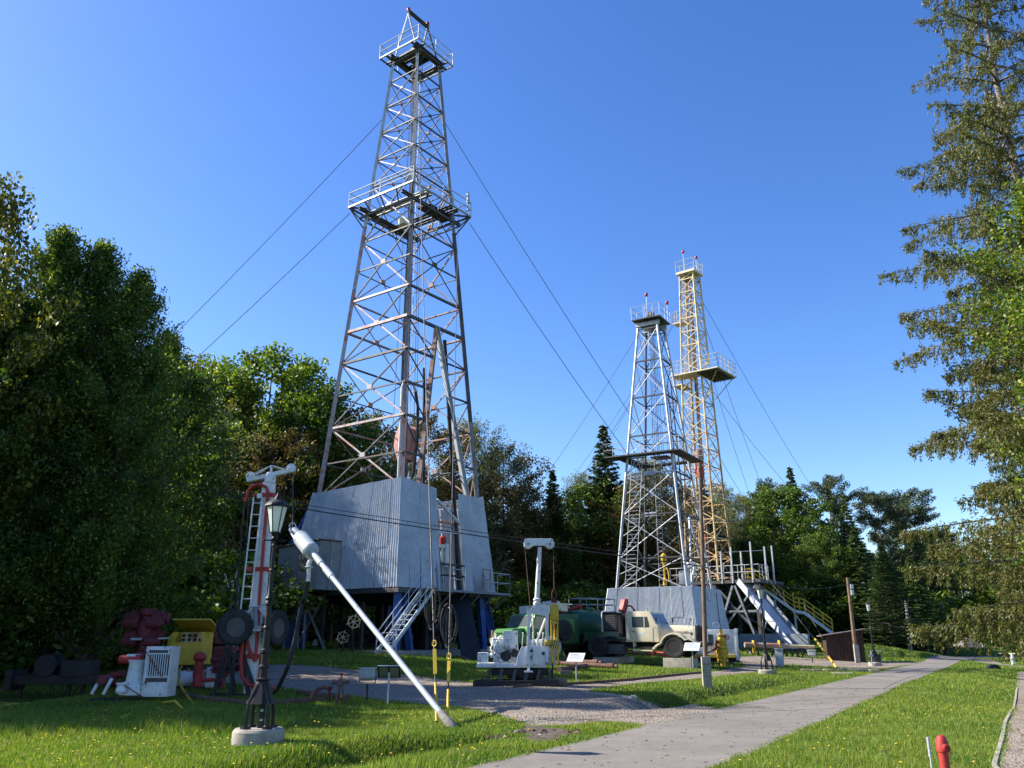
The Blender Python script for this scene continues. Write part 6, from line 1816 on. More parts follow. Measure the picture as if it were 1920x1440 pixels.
# yellow strapped anchor in the grass
a, b = G(330, 1295), G(368, 1325)
mb = MB(); mb.path([Vector((0,0,.35)), (b-a)*.45+Vector((0,0,.12)), (b-a)+Vector((0,0,-.02))], .03, 8); mb.torus((0,0,.38),.07,.02,'Y',12,5)
solo(mb, 'ground_anchor', 'yellow', 'yellow anchor strap in the grass right of the white pump unit', 'anchor', a)
a, b = G(305, 1322), G(350, 1335)
mb = MB(); mb.path([Vector((0,0,.05)), (b-a)*.5+Vector((0,0,.16)), (b-a)+Vector((0,0,-.02))], .025, 8)
solo(mb, 'ground_anchor', 'yellow', 'lower yellow anchor rod in the grass before the white pump unit', 'anchor', a)

# posts of the open shed and yellow rail behind, in the dark
p = at(370, 1200, 37); gz_ = gz(p.x, 37)
t = thing('pole_frame', 'row of pale grey forked posts of an open shelter before the dark trees', 'shelter', (p.x, 37, gz_))
for (xb, xt, yt) in ((307,316,1115),(353,357,1105),(377,387,1075),(395,403,1090),(427,436,1090),(440,448,1085)):
    a_ = at(xb, 1196, 37)-t.location; b_ = at(xt, yt, 37)-t.location; a_.z = gz(a_.x+t.location.x, 37)-gz_-.1
    member(t, 'post', a_, b_, .1, 'cabinsheet', 'tube')
for (xa, ya, xb, yb) in ((432,1112,421,1073),(433,1112,444,1072),(397,1122,386,1100),(401,1118,415,1098),(318,1195,307,1172),(314,1125,324,1112)):
    member(t, 'fork_arm', L(xa,ya), L(xb,yb), .06, 'silver', 'tube')
member(t, 'rail', L(326,1138), L(384,1133), .06, 'silver', 'tube'); member(t, 'rail', L(312,1115), L(440,1108,.3), .06, 'cabinsheet', 'tube')
p = at(545, 1200, 47); gz_ = gz(p.x, 47)
t = thing('steel_scaffold', 'grey steel ladder rack standing left of the derrick under the cabin', 'scaffold', (p.x, 47, gz_))
for (xa, ya, xb, yb) in ((508,1208,510,1075),(533,1208,536,1118),(560,1200,560,1110),(570,1207,575,1095)):
    q_ = L(xa,ya); member(t, 'post', Vector((q_.x,q_.y,-.1)), L(xb,yb), .09, 'cabinsheet', 'box')
for y_ in (1080,1097,1113,1128,1143): member(t, 'rung', L(508,y_), L(536,y_), .06, 'cabinsheet', 'tube')

# ---------- white drilling machine in the middle
p = G(972, 1283)
t = thing('drilling_machine', 'white skid mounted drilling machine with tall white crane post and engine', 'drilling machine', p)
mb = MB(); a_, b_ = L(888,1285,-.3), L(1046,1283,-.3)
for dy_ in (-.5,.7): mb.beam(a_+Vector((0,dy_,.08)), b_+Vector((0,dy_,.08)), .16, .16)
mb.prism([(a_.x-.0,.05),(a_.x+.3,.22),(a_.x+.9,.1),(b_.x,.1),(b_.x,.0),(a_.x,0)], -.9, -.8, 'XZ'); part(mb, 'skid', 'blackgrease', t, .01)
mb = MB(); mb.lathe([(.5,.18),(.62,.2),(.62,.4),(.45,.5)], (.25,.1,0), 24); mb.b2((-.9,-.5,.3),(1.0,.6,.5)); part(mb, 'turntable', 'blackgrease', t, .01)
for x_ in (-.95,-.55,-.1,.3,.7,1.1):
    mb = MB(); mb.prism([(x_-.05,.5),(x_+.06,.5),(x_-.04,.05),(x_-.16,.05)], -.6, -.5, 'XZ'); part(mb, 'strut', 'steel_dark', t)
fr = MB(); fr.b2((L(897,0).x*0-1.38,-.6,.55),(.9,.55,.68)); fr.b2((-1.4,-.62,.58),(-.75,.2,.62)); part(fr, 'frame', 'white', t, .012)
mb = MB(); mb.b2((-1.36,-.5,.70),(-1.02,-.05,1.02)); part(mb, 'toolbox', 'white', t, .015)
mb = MB(); mb.b2((-.52,-.42,1.15),(-.02,.2,1.72)); part(mb, 'fuel_tank', 'white', t, .02)
rs = random.Random(12)
eng = MB()
eng.b2((-.85,-.3,.7),(.0,.3,1.2))
for i in range(5): eng.lathe([(.07,0),(.08,.1),(.05,.24),(.07,.26),(.04,.3)], (-.84+i*.09,-.28+.04*(i%2),1.2), 8)
for i in range(16):
    x_, z_ = rs.uniform(-.9,-.05), rs.uniform(.75,1.25); eng.lathe([(rs.uniform(.03,.09),-.42),(rs.uniform(.04,.1),-.3)], (x_,0,z_), 8, 'Y')
for i in range(7):
    x_, z_ = rs.uniform(-.85,0), rs.uniform(.8,1.4); eng.path([(x_,-.3,z_),(x_+rs.uniform(-.1,.1),-.42,z_+.05),(x_+rs.uniform(-.2,.2),-.44,z_-.2),(x_+.1,-.3,z_-.25)], .018, 5)
eng.path([(-.8,-.2,1.4),(-.6,-.25,1.55),(-.45,-.2,1.5)], .03, 6); eng.tube((-.78,-.1,1.3),(-.78,-.1,1.65),.03); eng.b2((-.95,-.35,.95),(-.75,.1,1.08))
part(eng, 'engine', 'white', t, 0)
mb = MB(); mb.lathe([(.16,-.48),(.18,-.44),(.12,-.40),(.12,-.3)], (-.42,0,.92), 16, 'Y'); mb.lathe([(.12,-.48),(.13,-.44),(.09,-.4)], (-.12,0,1.0), 16, 'Y'); part(mb, 'pulley', 'blackgrease', t)
mb = MB(); mb.tube((-.9,.2,.9),(-.9,.2,1.75),.035); part(mb, 'exhaust', 'rusty', t)
mb = MB(); mb.prism([(-.08,.62),(.85,.62),(1.0,.95),(1.0,1.2),(.55,1.25),(.1,1.2),(-.02,.95)], -.66, -.58, 'XZ'); wo = part(mb, 'winch_panel', 'white', t, .015)
mb = MB()   # dark emblem: a notched wheel above slanted strokes
for i, (xa, xb) in enumerate(((.30,.34),(.38,.34),(.38,.42),(.46,.42))):
    mb.beam((xa+.02,-.667,.98 if i in (0,3) else .93), (xb+.02,-.667,.78), .02, .008, up=(0,1,0))
mb.lathe([(.055,-.668),(.055,-.662)], (.44,0,1.08), 8, 'Y'); mb.lathe([(.06,-.668),(.06,-.662)], (.82,0,1.0), 12, 'Y'); part(mb, 'emblem', 'ink', wo)
mb = MB(); mb.lathe([(.3,-.45),(.32,-.4),(.2,-.38),(.2,.3),(.32,.32)], (.75,.25,1.25), 20, 'X'); mb.lathe([(.36,-.1),(.36,.05)], (1.1,0,1.2), 20, 'Y'); mb.b2((.95,-.3,.6),(1.25,.3,1.1)); part(mb, 'gearbox', 'greybox', t, .01)
for i in range(5):
    mb = MB(); mb.tube((.12+i*.16,-.5,1.2),(.15+i*.17,-.58,1.62),.018,n=6); mb.sphere((.15+i*.17,-.58,1.64),.03,8); part(mb, 'lever', 'white', t)
# portal and crane post
for (x0, y0, x1, y1, w_, dy_) in ((991,1142,991,1258,.09,-.7),(999,1150,1000,1245,.06,-.1),(1026,1150,1026,1240,.09,-.7),(1023,1160,1006,1205,.08,-.3)):
    member(t, 'portal_leg', L(x1,y1,dy_), L(x0,y0,dy_), w_, 'white', 'box' if w_ > .085 else 'tube')
mb = MB(); mb.box(L(991,1259,-.7), (.28,.2,.05)); part(mb, 'foot_plate', 'white', t)
c = L(1009,1150,-.7)
mb = MB(); mb.prism([(c.x-.36,c.z+.02),(c.x-.12,c.z+.28),(c.x+.1,c.z+.28),(c.x+.38,c.z+.08),(c.x+.36,c.z-.1),(c.x-.3,c.z-.0)], c.y-.05, c.y+.05, 'XZ'); po = part(mb, 'portal_plate', 'white', t, .01)
for i in range(6):
    mb = MB(); mb.lathe([(.012,c.y-.06),(.012,c.y-.05)], (c.x-.25+i*.1,0,c.z+.1+.08*math.sin(i*.6)), 6, 'Y'); part(mb, 'bolt', 'ink', po)
mb = MB(); q = L(1007,1128,-.65); mb.lathe([(.1,-.15),(.13,-.1),(.13,-.02),(.09,.0),(.13,.05),(.13,.09),(.085,.12)], q, 14); part(mb, 'collar', 'white', t)
q1 = L(1012,1026,-.65); mb = MB(); mb.tube(q+Vector((0,0,.1)), q1, .085, .07, 16); part(mb, 'crane_post', 'white', t)
hx0, hx1 = L(986,0,-.65), L(1037,0,-.65); zc_ = L(1012,1019,-.65).z
xL, xR = L(990,1019,-.65).x, L(1031,1019,-.65).x
for dy_ in (-.12,.06):
    mb = MB(); r_ = .15; pts = [(xL-.1,zc_+.15),(xL-.14,zc_+.02),(xL-.12,zc_-.1),(xL-.03,zc_-.16),(xL+.08,zc_-.14),(xL+.2,zc_-.08),(xR-.2,zc_-.08),(xR-.08,zc_-.14),(xR+.03,zc_-.16),(xR+.12,zc_-.1),(xR+.14,zc_+.02),(xR+.1,zc_+.15)]
    mb.prism(pts, q.y+dy_, q.y+dy_+.04, 'XZ'); part(mb, 'head_plate', 'white', t, .006)
for x_ in (xL, xR):
    mb = MB(); mb.lathe([(.05,-.06),(.16,-.055),(.13,0),(.16,.055),(.05,.06)], (x_,q.y-.01,zc_-.03), 20, 'Y'); part(mb, 'sheave', 'white', t)
    mb = MB(); mb.lathe([(.035,-.14),(.035,.12)], (x_,q.y-.01,zc_-.03), 10, 'Y'); part(mb, 'pin', 'ink', t)
mb = MB(); mb.b2((xL-.05,q.y-.08,zc_+.1),(xR+.05,q.y+.06,zc_+.16)); part(mb, 'head_top', 'white', t)
wire(t, (xL-.12,q.y,zc_), L(999,1195,-.3), .014, mat='rustpipe', name='hoist_rope')
rope_top = t.location + Vector((xR+.12, q.y, zc_)); p_drill = t.location.copy()
# timbers
mb = MB(); mb.lathe([(.13,-.45),(.15,-.4),(.15,.5),(.12,.55)], (0,0,.1), 12, 'X', -.15)
solo(mb, 'timber_block', 'wood', 'round timber block at the right foot of the white drilling machine', 'timber', G(1032, 1286))

# yellow hook block hanging from the crane head
hp0 = at(1035, 1137, rope_top.y)
t = thing('hook_block', 'yellow hook block with hazard stripes hanging from the white crane head', 'hook block', (rope_top.x, rope_top.y, hp0.z))
s55 = 1/57
def Z(py): return at(1035, py, rope_top.y).z - t.location.z
wire(t, (0,0,rope_top.z-t.location.z), (0,0,Z(1105)), .013, mat='rustpipe', name='hoist_rope')
mb = MB(); mb.path([(-.07,0,Z(1128)),(-.075,0,Z(1112)),(-.04,0,Z(1106)),(.04,0,Z(1106)),(.075,0,Z(1112)),(.07,0,Z(1128))], .018, 6); mb.tube((-.1,0,Z(1128)),(.1,0,Z(1128)),.045); mb.tube((0,0,Z(1128)),(0,0,Z(1120)),.03); part(mb, 'shackle', 'darkred', t)
mb = MB(); mb.lathe([(.03,Z(1132)),(.12,Z(1134)),(.145,Z(1137)),(.145,Z(1160)),(.12,Z(1163))], (0,0,0), 20); part(mb, 'cylinder', 'yellow', t)
for (x_, dy_) in ((-.1,0),(.1,0),(0,.1)): member(t, 'rod', (x_,dy_,Z(1200)), (x_,dy_,Z(1160)), .06, 'yellow', 'tube')
mb = MB(); mb.box((0,0,Z(1167)), (.27,.2,.1)); part(mb, 'cross_head', 'yellow', t, .01)
mb = MB(); mb.box((0,0,Z(1208)), (.3,.24,.3)); mb.lathe([(.12,-.2),(.14,-.1),(.1,0)], (-.13,0,Z(1206)), 12, 'X'); bo = part(mb, 'lower_block', 'yellow', t, .012)
for i in range(4):
    mb = MB(); mb.beam((-.14+i*.075,-.123,Z(1216)), (-.08+i*.075,-.123,Z(1201)), .028, .004, up=(0,1,0)); part(mb, 'hazard_stripe', 'ink', bo)
for x_ in (-.09,.09): member(t, 'rod', (x_,0,Z(1243)), (x_,0,Z(1212)), .075, 'yellow', 'tube')
member(t, 'drill_steel', (-.09,0,Z(1272)), (-.09,0,Z(1243)), .05, 'blackgrease', 'tube')

# pipes lying on the lawn
for i, (a, b, r_, lb) in enumerate((((1046,1246),(1128,1249),.1,'rusty pipe at the back of the pile right of the drilling machine'),((1040,1250),(1158,1257),.1,'long rusty pipe with couplings in the pile right of the drilling machine'),((1048,1263),(1102,1256),.09,'short rusty pipe in front of the pile right of the drilling machine'))):
    A_, B_ = G(*a), G(*b); d = (B_-A_); n = d.normalized()
    mb = MB(); z_ = Vector((0,0,.16)); mb.path([z_, n*.3+z_, n*.31+z_, n*(d.length-.5)+z_, n*(d.length-.49)+z_, n*(d.length-.2)+z_, n*(d.length-.19)+z_, d+z_], [r_*1.25,r_*1.25,r_,r_,r_*1.3,r_*1.3,r_*.8,r_*.8], 12)
    solo(mb, 'steel_pipe', 'rustpipe', lb, 'pipe', A_)
mb = MB(); mb.box((0,0,.07),(.5,.25,.2),.1); solo(mb, 'timber_block', 'greywood', 'grey timber block under the short rusty pipe', 'timber', G(1062,1266), bevel=.01)
# ------------------------------------------------------------------ trucks and the right hand exhibits
def prism_y(mb, poly, y0, y1): return mb.prism(poly, y0, y1, 'XZ')
# ---- green cementing truck
p = G(1092, 1230)
FW = R(180+37)
t = thing('tank_truck', 'green cementing truck with round cab at the left and a dark green tank', 'truck', (4.35, 46.3, gz(4.35, 46.3)), FW)
# local: x forward from the rear bogie, y left
W2 = 1.15
mb = MB(); mb.b2((-1.6,-.45,.62),(5.9,-.3,.85)); mb.b2((-1.6,.3,.62),(5.9,.45,.85)); mb.b2((-1.6,-1.0,.85),(4.0,1.0,.93)); part(mb, 'chassis', 'blackgrease', t)
for x_ in (-.65,.65):
    for s_ in (-1,1): wheel(t, (x_, s_*.95, .52), .54, .5, 0 if s_ < 0 else math.pi, rim='blackgrease')
for s_ in (-1,1): wheel(t, (4.9, s_*1.0, .52), .54, .3, 0 if s_ < 0 else math.pi, rim='blackgrease')
# tank
mb = MB(); mb.lathe([(.05,-1.75),(.62,-1.7),(.80,-1.5),(.82,-1.45),(.82,1.6),(.8,1.66),(.5,1.8),(.05,1.82)], (.1,0,1.78), 28, 'X'); tk = part(mb, 'tank', 'darkgreen', t)
for x_ in (-1.3,.1,1.5):
    mb = MB(); mb.lathe([(.835,-.03),(.835,.03)], (x_,0,1.78), 28, 'X'); part(mb, 'tank_band', 'darkgreen', tk)
mb = MB(); mb.b2((-1.3,-1.12,.95),(1.6,-.98,1.5)); mb.b2((-1.3,.98,.95),(1.6,1.12,1.5)); part(mb, 'side_locker', 'darkgreen', t, .01)
rail(t, [(-1.2,-.45,2.58),(1.3,-.45,2.58),(1.3,.45,2.58),(-1.2,.45,2.58)], .62, 'cabinsheet', .045, closed=True, postgap=1.25)
mb = MB(); mb.lathe([(.25,0),(.25,.12),(.1,.18)], (.2,0,2.58), 14); part(mb, 'manhole', 'darkgreen', t)
# middle body with pump and drum
mb = MB(); mb.b2((2.0,-1.1,.95),(3.75,1.1,2.35)); part(mb, 'pump_body', 'darkgreen', t, .03)
mb = MB(); mb.b2((2.3,-1.12,1.5),(2.9,-1.105,2.1)); mb.b2((2.3,1.105,1.5),(2.9,1.12,2.1)); part(mb, 'locker_door', 'green', t)
mb = MB(); mb.lathe([(.46,-.1),(.5,-.05),(.5,.1),(.46,.15)], (3.1,1.2,1.55), 22, 'Y'); part(mb, 'spare_wheel', 'rubber', t)
mb = MB(); mb.b2((3.35,-.9,2.36),(4.3,.9,2.75)); part(mb, 'white_locker', 'white', t, .02)
mb = MB(); mb.lathe([(.2,-.5),(.27,-.45),(.27,.3),(.2,.36)], (3.0,.3,2.75), 18, 'Y'); mb.path([(3.3,-.2,2.7),(3.5,0,2.85),(3.7,.4,2.9),(3.8,.5,2.76)], .07, 8); mb.b2((2.3,.0,2.5),(2.75,.6,2.9)); part(mb, 'air_filter', 'cream', t)
mb = MB(); mb.path([(2.1,-.6,2.4),(2.0,0,2.55),(1.7,.9,2.75)], .07, 8); mb.sphere((1.7,.9,2.78),.12,8); mb.sphere((2.1,-.6,2.42),.12,8); part(mb, 'red_pipe', 'red', t)
# cab
cab = MB(); prism_y(cab, [(3.85,.95),(5.25,.95),(5.25,1.55),(5.05,1.72),(4.78,2.28),(4.6,2.36),(3.95,2.36),(3.85,2.28)], -1.0, 1.0); co = part(cab, 'cab', 'green', t, .07)
mb = MB(); prism_y(mb, [(5.2,.95),(6.05,.92),(6.12,1.1),(6.08,1.5),(5.9,1.62),(5.2,1.66)], -.72, .72); part(mb, 'hood', 'green', co, .08)
mb = MB(); mb.b2((5.9,-1.05,.55),(6.2,1.05,.78)); part(mb, 'bumper', 'cream', t, .02)
for s_ in (-1,1):
    mb = MB(); pts = [(5.45,.85),(5.42,1.05),(5.2,1.22),(4.9,1.28),(4.55,1.2),(4.35,1.0),(4.3,.7)]
    outer = [(x_, z_+.06) for x_, z_ in pts]
    prism_y(mb, pts[::-1]+[(5.95,.95),(6.1,1.05),(6.0,1.3),(5.5,1.32),(4.9,1.36),(4.5,1.28),(4.26,1.02),(4.22,.7)][::1], s_*.7, s_*1.18); part(mb, 'fender', 'green', co, .02)
    mb = MB(); prism_y(mb, [(4.05,1.62),(4.9,1.62),(4.72,2.2),(4.05,2.2)], s_*.985, s_*1.006); part(mb, 'side_window', 'glass', co)
    mb = MB(); mb.lathe([(.13,-.02),(.13,.03)], (6.13, s_*.82, 1.05), 14, 'X'); part(mb, 'headlight', 'reflector', co)
for s_ in (-1,1):
    mb = MB(); n_ = Vector((.9,0,.43)).normalized()
    A_, B_ = Vector((5.045,0,1.73)), Vector((4.80,0,2.24))
    y0, y1 = (.03,.9) if s_ > 0 else (-.9,-.03)
    mb.add([A_+Vector((0,y0,0))+n_*.012, A_+Vector((0,y1,0))+n_*.012, B_+Vector((0,y1*.93,0))+n_*.012, B_+Vector((0,y0,0))+n_*.012, A_+Vector((0,y0,0))-n_*.01, A_+Vector((0,y1,0))-n_*.01, B_+Vector((0,y1*.93,0))-n_*.01, B_+Vector((0,y0,0))-n_*.01],[(0,1,2,3),(7,6,5,4),(0,4,5,1),(1,5,6,2),(2,6,7,3),(3,7,4,0)])
    part(mb, 'windscreen', 'glass', co)
for i in range(5):
    mb = MB(); mb.b2((6.09,-.5,1.05+i*.09),(6.13,.5,1.08+i*.09)); part(mb, 'grille_bar', 'darkgreen', co)
# rear red manifold, green upright tank
mb = MB(); mb.lathe([(.3,-.7),(.35,-.6),(.35,.55),(.3,.6)], (-1.95,.3,1.75), 16); part(mb, 'upright_tank', 'green', t)
mb = MB(); mb.path([(-2.25,.9,1.0),(-2.25,.9,2.6),(-2.2,.7,2.85),(-2.0,.4,2.9),(-1.9,.3,2.6)], .05, 8); mb.path([(-2.4,.2,1.0),(-2.4,.2,2.4),(-2.3,0,2.75),(-2.1,-.2,2.6)], .05, 8)
mb.prism([(-2.0,2.5),(-1.7,2.6),(-1.9,3.2),(-2.15,3.25),(-2.2,3.05)], .2, .5, 'XZ'); part(mb, 'red_manifold', 'red', t)
mb = MB(); q = (-2.2,.9,1.05)
for s_ in (-.22,0,.22): mb.lathe([(.05,.25),(.09,.1),(.1,-.15),(.06,-.25)], (q[0]+s_,q[1]+.1,q[2]-.1), 10)
mb.tube((q[0]-.3,q[1]+.1,q[2]+.1),(q[0]+.3,q[1]+.1,q[2]+.1),.07); mb.torus((q[0],q[1],1.9),.14,.02,'Y',12,5); mb.tube((q[0]-.25,q[1],1.9),(q[0]+.25,q[1],1.9),.05); part(mb, 'red_valve', 'red', t)
# green bottle on the ground near the cab
mb = MB(); mb.lathe([(.14,0),(.16,.05),(.16,.5),(.1,.62),(.05,.66),(.05,.76),(.09,.78),(.09,.86)], (0,0,0), 14)
pp = at(935, 1200, 37.5); pg = gz(pp.x, 37.5)
tt = thing('gas_bottle', 'small green gas bottle on a stand before the green cab', 'gas bottle', (pp.x, 37.5, pg))
part(mb, 'bottle', 'green', tt).location = (0,0,.45)
mb = MB(); mb.tube((0,0,-.1),(0,0,.45),.05); part(mb, 'stand', 'blackgrease', tt)

# ---- cream truck on concrete plinths
pw = at(1278, 1233, 42.6)
t = thing('vintage_truck', 'cream bonneted vintage truck with black radiator standing on a concrete block', 'truck', (pw.x, 42.6, pw.z), R(-31))
t.scale = (1.12, 1, 1)
wr = .5
for s_ in (-1,1): wheel(t, (0, s_*.85, wr), wr, .27, 0 if s_ < 0 else math.pi, rim='blackgrease', holes=8)
for s_ in (-1,1): wheel(t, (-3.6, s_*.8, wr), wr, .5, 0 if s_ < 0 else math.pi, rim='blackgrease')
mb = MB(); mb.b2((-4.4,-.42,.5),(1.1,-.3,.7)); mb.b2((-4.4,.3,.5),(1.1,.42,.7)); mb.b2((-2.4,-.9,.42),(-.75,-.3,.5)); mb.tube((0,-.8,.45),(0,.8,.45),.06); part(mb, 'chassis', 'blackgrease', t)
cab = MB(); prism_y(cab, [(-2.25,.72),(-.72,.72),(-.72,1.50),(-.80,1.58),(-1.02,2.08),(-1.15,2.17),(-2.1,2.2),(-2.25,2.1)], -.88, .88); co = part(cab, 'cab', 'cream', t, .07)
mb = MB()
secs = [(-.75,.62,1.56,.72),(-.3,.56,1.54,.78),(.3,.44,1.50,.80),(.78,.34,1.47,.80)]
rings = []
for x_, w_, zt_, zb_ in secs:
    rings.append([(x_,-w_,zb_),(x_,-w_,zt_-.18),(x_,-w_*.72,zt_-.04),(x_,0,zt_),(x_,w_*.72,zt_-.04),(x_,w_,zt_-.18),(x_,w_,zb_)])
vs = [v for r_ in rings for v in r_]; fs = []
for i in range(3):
    for k in range(7):
        k2 = (k+1) % 7; fs.append((i*7+k, i*7+k2, (i+1)*7+k2, (i+1)*7+k))
fs += [tuple(range(7))[::-1], tuple(21+k for k in range(7))]
mb.add(vs, fs); part(mb, 'hood', 'cream', co, 0, angle=60)
for i in range(16):
    for s_ in (-1,1):
        x_ = -.45+i*.06; w_ = np.interp(x_, [-.75,-.3,.3,.78], [.62,.56,.44,.34])
        mb = MB(); mb.box((x_, s_*(w_+.004), 1.2), (.022,.02,.09), 0); part(mb, 'louvre', 'cream', co)
mb = MB(); prism_y(mb, [(.78,.75),(.9,.75),(.92,1.3),(.88,1.47),(.78,1.5)], -.36, .36); part(mb, 'radiator_shell', 'blackgrease', co, .03)
for i in range(9):
    mb = MB(); mb.b2((.92,-.3+i*.07,.8),(.95,-.28+i*.07,1.36)); part(mb, 'grille_bar', 'steel_dark', co)
mb = MB(); mb.lathe([(.04,1.5),(.06,1.52),(.03,1.58)], (.84,0,0), 10); part(mb, 'radiator_cap', 'steel_dark', co)
for s_ in (-1,1):
    arc = [( .62*math.cos(a_), .52+.60*math.sin(a_)) for a_ in [math.pi*(i/12) for i in range(13)]]
    inner = [( x_*.94, .52+(z_-.52)*.92) for x_, z_ in arc]
    outer = [(1.0,.72),(.72,.92)] + [( .62*math.cos(a_), .54+.62*math.sin(a_)) for a_ in [math.pi*(i/12) for i in range(2,12)]] + [(-.78,.62),(-.98,.42)]
    inn = [(-.92,.36),(-.72,.55)] + [( .57*math.cos(a_), .50+.58*math.sin(a_)) for a_ in [math.pi*(i/12) for i in range(11,1,-1)]] + [(.68,.86),(.98,.68)]
    mb = MB(); prism_y(mb, outer+inn, s_*.56, s_*1.04); part(mb, 'fender', 'cream', co, .015)
    mb = MB(); prism_y(mb, [(-1.92,1.42),(-1.12,1.42),(-1.12,1.55),(-1.2,1.92),(-1.92,1.92)], s_*.872, s_*.887); wd = part(mb, 'side_window', 'glass', co)
    mb = MB(); mb.b2((-1.36,s_*.875,1.42),(-1.32,s_*.9,1.92)); part(mb, 'window_post', 'cream', wd)
    mb = MB(); prism_y(mb, [(-2.0,.75),(-.95,.75),(-.95,1.38),(-2.0,1.38)], s_*.875, s_*.889); do = part(mb, 'door', 'cream', co, .004)
    mb = MB(); mb.b2((-1.95,s_*.89,1.22),(-1.8,s_*.92,1.25)); part(mb, 'handle', 'steel_dark', do)
    mb = MB(); mb.b2((-1.62,s_*.889,1.02),(-1.35,s_*.892,1.16)); part(mb, 'door_mark', 'signface', do)
    mb = MB(); mb.lathe([(.05,-.1),(.1,-.03),(.115,.03),(.11,.04)], (.72, s_*.52, 1.12), 16, 'X'); part(mb, 'headlight', 'blackgrease', co)
    mb = MB(); mb.b2((-1.9,s_*.62,.30),(-1.0,s_*.95,.36)); mb.b2((-1.9,s_*.62,.36),(-1.84,s_*.9,.72)); part(mb, 'running_board', 'cream', co)
    mb = MB(); n_ = Vector((.9,0,.4)).normalized(); A_, B_ = Vector((-.80,0,1.60)), Vector((-1.01,0,2.04)); y0, y1 = (.03*s_, .78*s_)
    mb.add([A_+Vector((0,y0,0))+n_*.012, A_+Vector((0,y1,0))+n_*.012, B_+Vector((0,y1*.95,0))+n_*.012, B_+Vector((0,y0,0))+n_*.012, A_+Vector((0,y0,0))-n_*.02, A_+Vector((0,y1,0))-n_*.02, B_+Vector((0,y1*.95,0))-n_*.02, B_+Vector((0,y0,0))-n_*.02],[(0,1,2,3),(7,6,5,4),(0,4,5,1),(1,5,6,2),(2,6,7,3),(3,7,4,0)])
    part(mb, 'windscreen', 'glass', co)
for s_ in (-1,1):
    mb = MB(); mb.path([(-.82,s_*.88,1.62),(-.7,s_*1.08,1.7),(-.7,s_*1.1,1.86)], .012, 5); mb.box((-.7,s_*1.12,1.78), (.03,.14,.2)); part(mb, 'mirror', 'blackgrease', co)
    mb = MB(); mb.b2((-.955,s_*.886,.75),(-.945,s_*.891,1.42)); mb.b2((-2.01,s_*.886,.75),(-2.0,s_*.891,1.42)); part(mb, 'door_seam', 'blackgrease', co)
    mb = MB(); mb.lathe([(.02,0),(.035,.03),(.03,.07)], (.5,s_*.8,1.15), 8); part(mb, 'side_lamp', 'redlamp', co)
mb = MB()
for s_ in (-1,1): mb.beam((-1.03,s_*.06,2.06),(-.86,s_*.5,1.70),.012)
part(mb, 'wiper', 'blackgrease', co)
mb = MB(); mb.tube((-1.5,.0,2.2),(-1.5,0,2.3),.05); part(mb, 'roof_vent', 'cream', co)
mb = MB(); mb.b2((.98,-1.05,.55),(1.12,1.05,.72)); mb.b2((.75,-.45,.55),(1.0,-.3,.65)); mb.b2((.75,.3,.55),(1.0,.45,.65)); part(mb, 'bumper', 'blackgrease', t, .01)
mb = MB(); mb.b2((.75,-.62,.72),(.80,-.56,1.95)); part(mb, 'marker_rod', 'white', t)
mb = MB(); mb.b2((-2.55,-.95,.95),(-2.35,.95,2.1)); mb.b2((-3.3,-.9,1.25),(-2.6,.8,2.15)); eo = part(mb, 'deck_engine', 'blackgrease', t, .03)
mb = MB(); mb.path([(-3.35,-.93,1.2),(-3.35,-.93,2.12),(-3.28,-.93,2.2),(-2.62,-.93,2.2)], .04, 6); part(mb, 'guard_frame', 'silver', eo)
for i in range(7):
    mb = MB(); mb.b2((-3.25,-.915,1.35+i*.1),(-2.7,-.9,1.40+i*.1)); part(mb, 'slat', 'steel_dark', eo)
mb = MB(); mb.b2((-3.3,-.85,.15),(-2.35,-.4,.62)); part(mb, 'tool_box', 'steel_dark', t, .015)
mb = MB(); mb.b2((-4.4,-.9,.75),(-2.3,.9,.86)); part(mb, 'deck', 'blackgrease', t)
mb = MB(); mb.box((0,0,0), (1.45,.9,.75)); 
gg = gz(pw.x, 42.6)
hgt = pw.z - gg
mb = MB(); mb.box((.18,-.65,-hgt/2-.1+.0), (1.4,1.0,hgt+.2-.005)); pl = solo(mb, 'concrete_plinth', 'concrete', 'weathered concrete block under the front wheel of the cream truck', 'plinth', (pw.x, 42.6, pw.z), R(-31), bevel=.02)
mb = MB(); mb.box((-3.6,0,-hgt/2-.1), (1.2,2.4,hgt+.2-.005)); solo(mb, 'concrete_plinth', 'concrete', 'concrete block under the rear wheels of the cream truck, in deep shade', 'plinth', (pw.x, 42.6, pw.z), R(-31), bevel=.02)

# orange rails on the lawn left of the cream truck
A_, B_ = G(1156,1226), G(1262,1235)
for i, (dz_, m_) in enumerate(((.28,'red'),(.12,'red'))):
    a_ = A_ + Vector((0,.6*i,0)); b_ = B_ + Vector((0,.6*i,0))
    mb = MB(); mb.tube((0,0,dz_), (b_-a_)+Vector((0,0,dz_)), .045)
    for k_ in range(4): q = (b_-a_)*(k_/3); mb.tube((q.x,q.y,-.1),(q.x,q.y,dz_),.03)
    solo(mb, 'red_rail', m_, ('back' if i else 'front') + ' red rail of the low pipe line left of the cream truck', 'rail', a_)

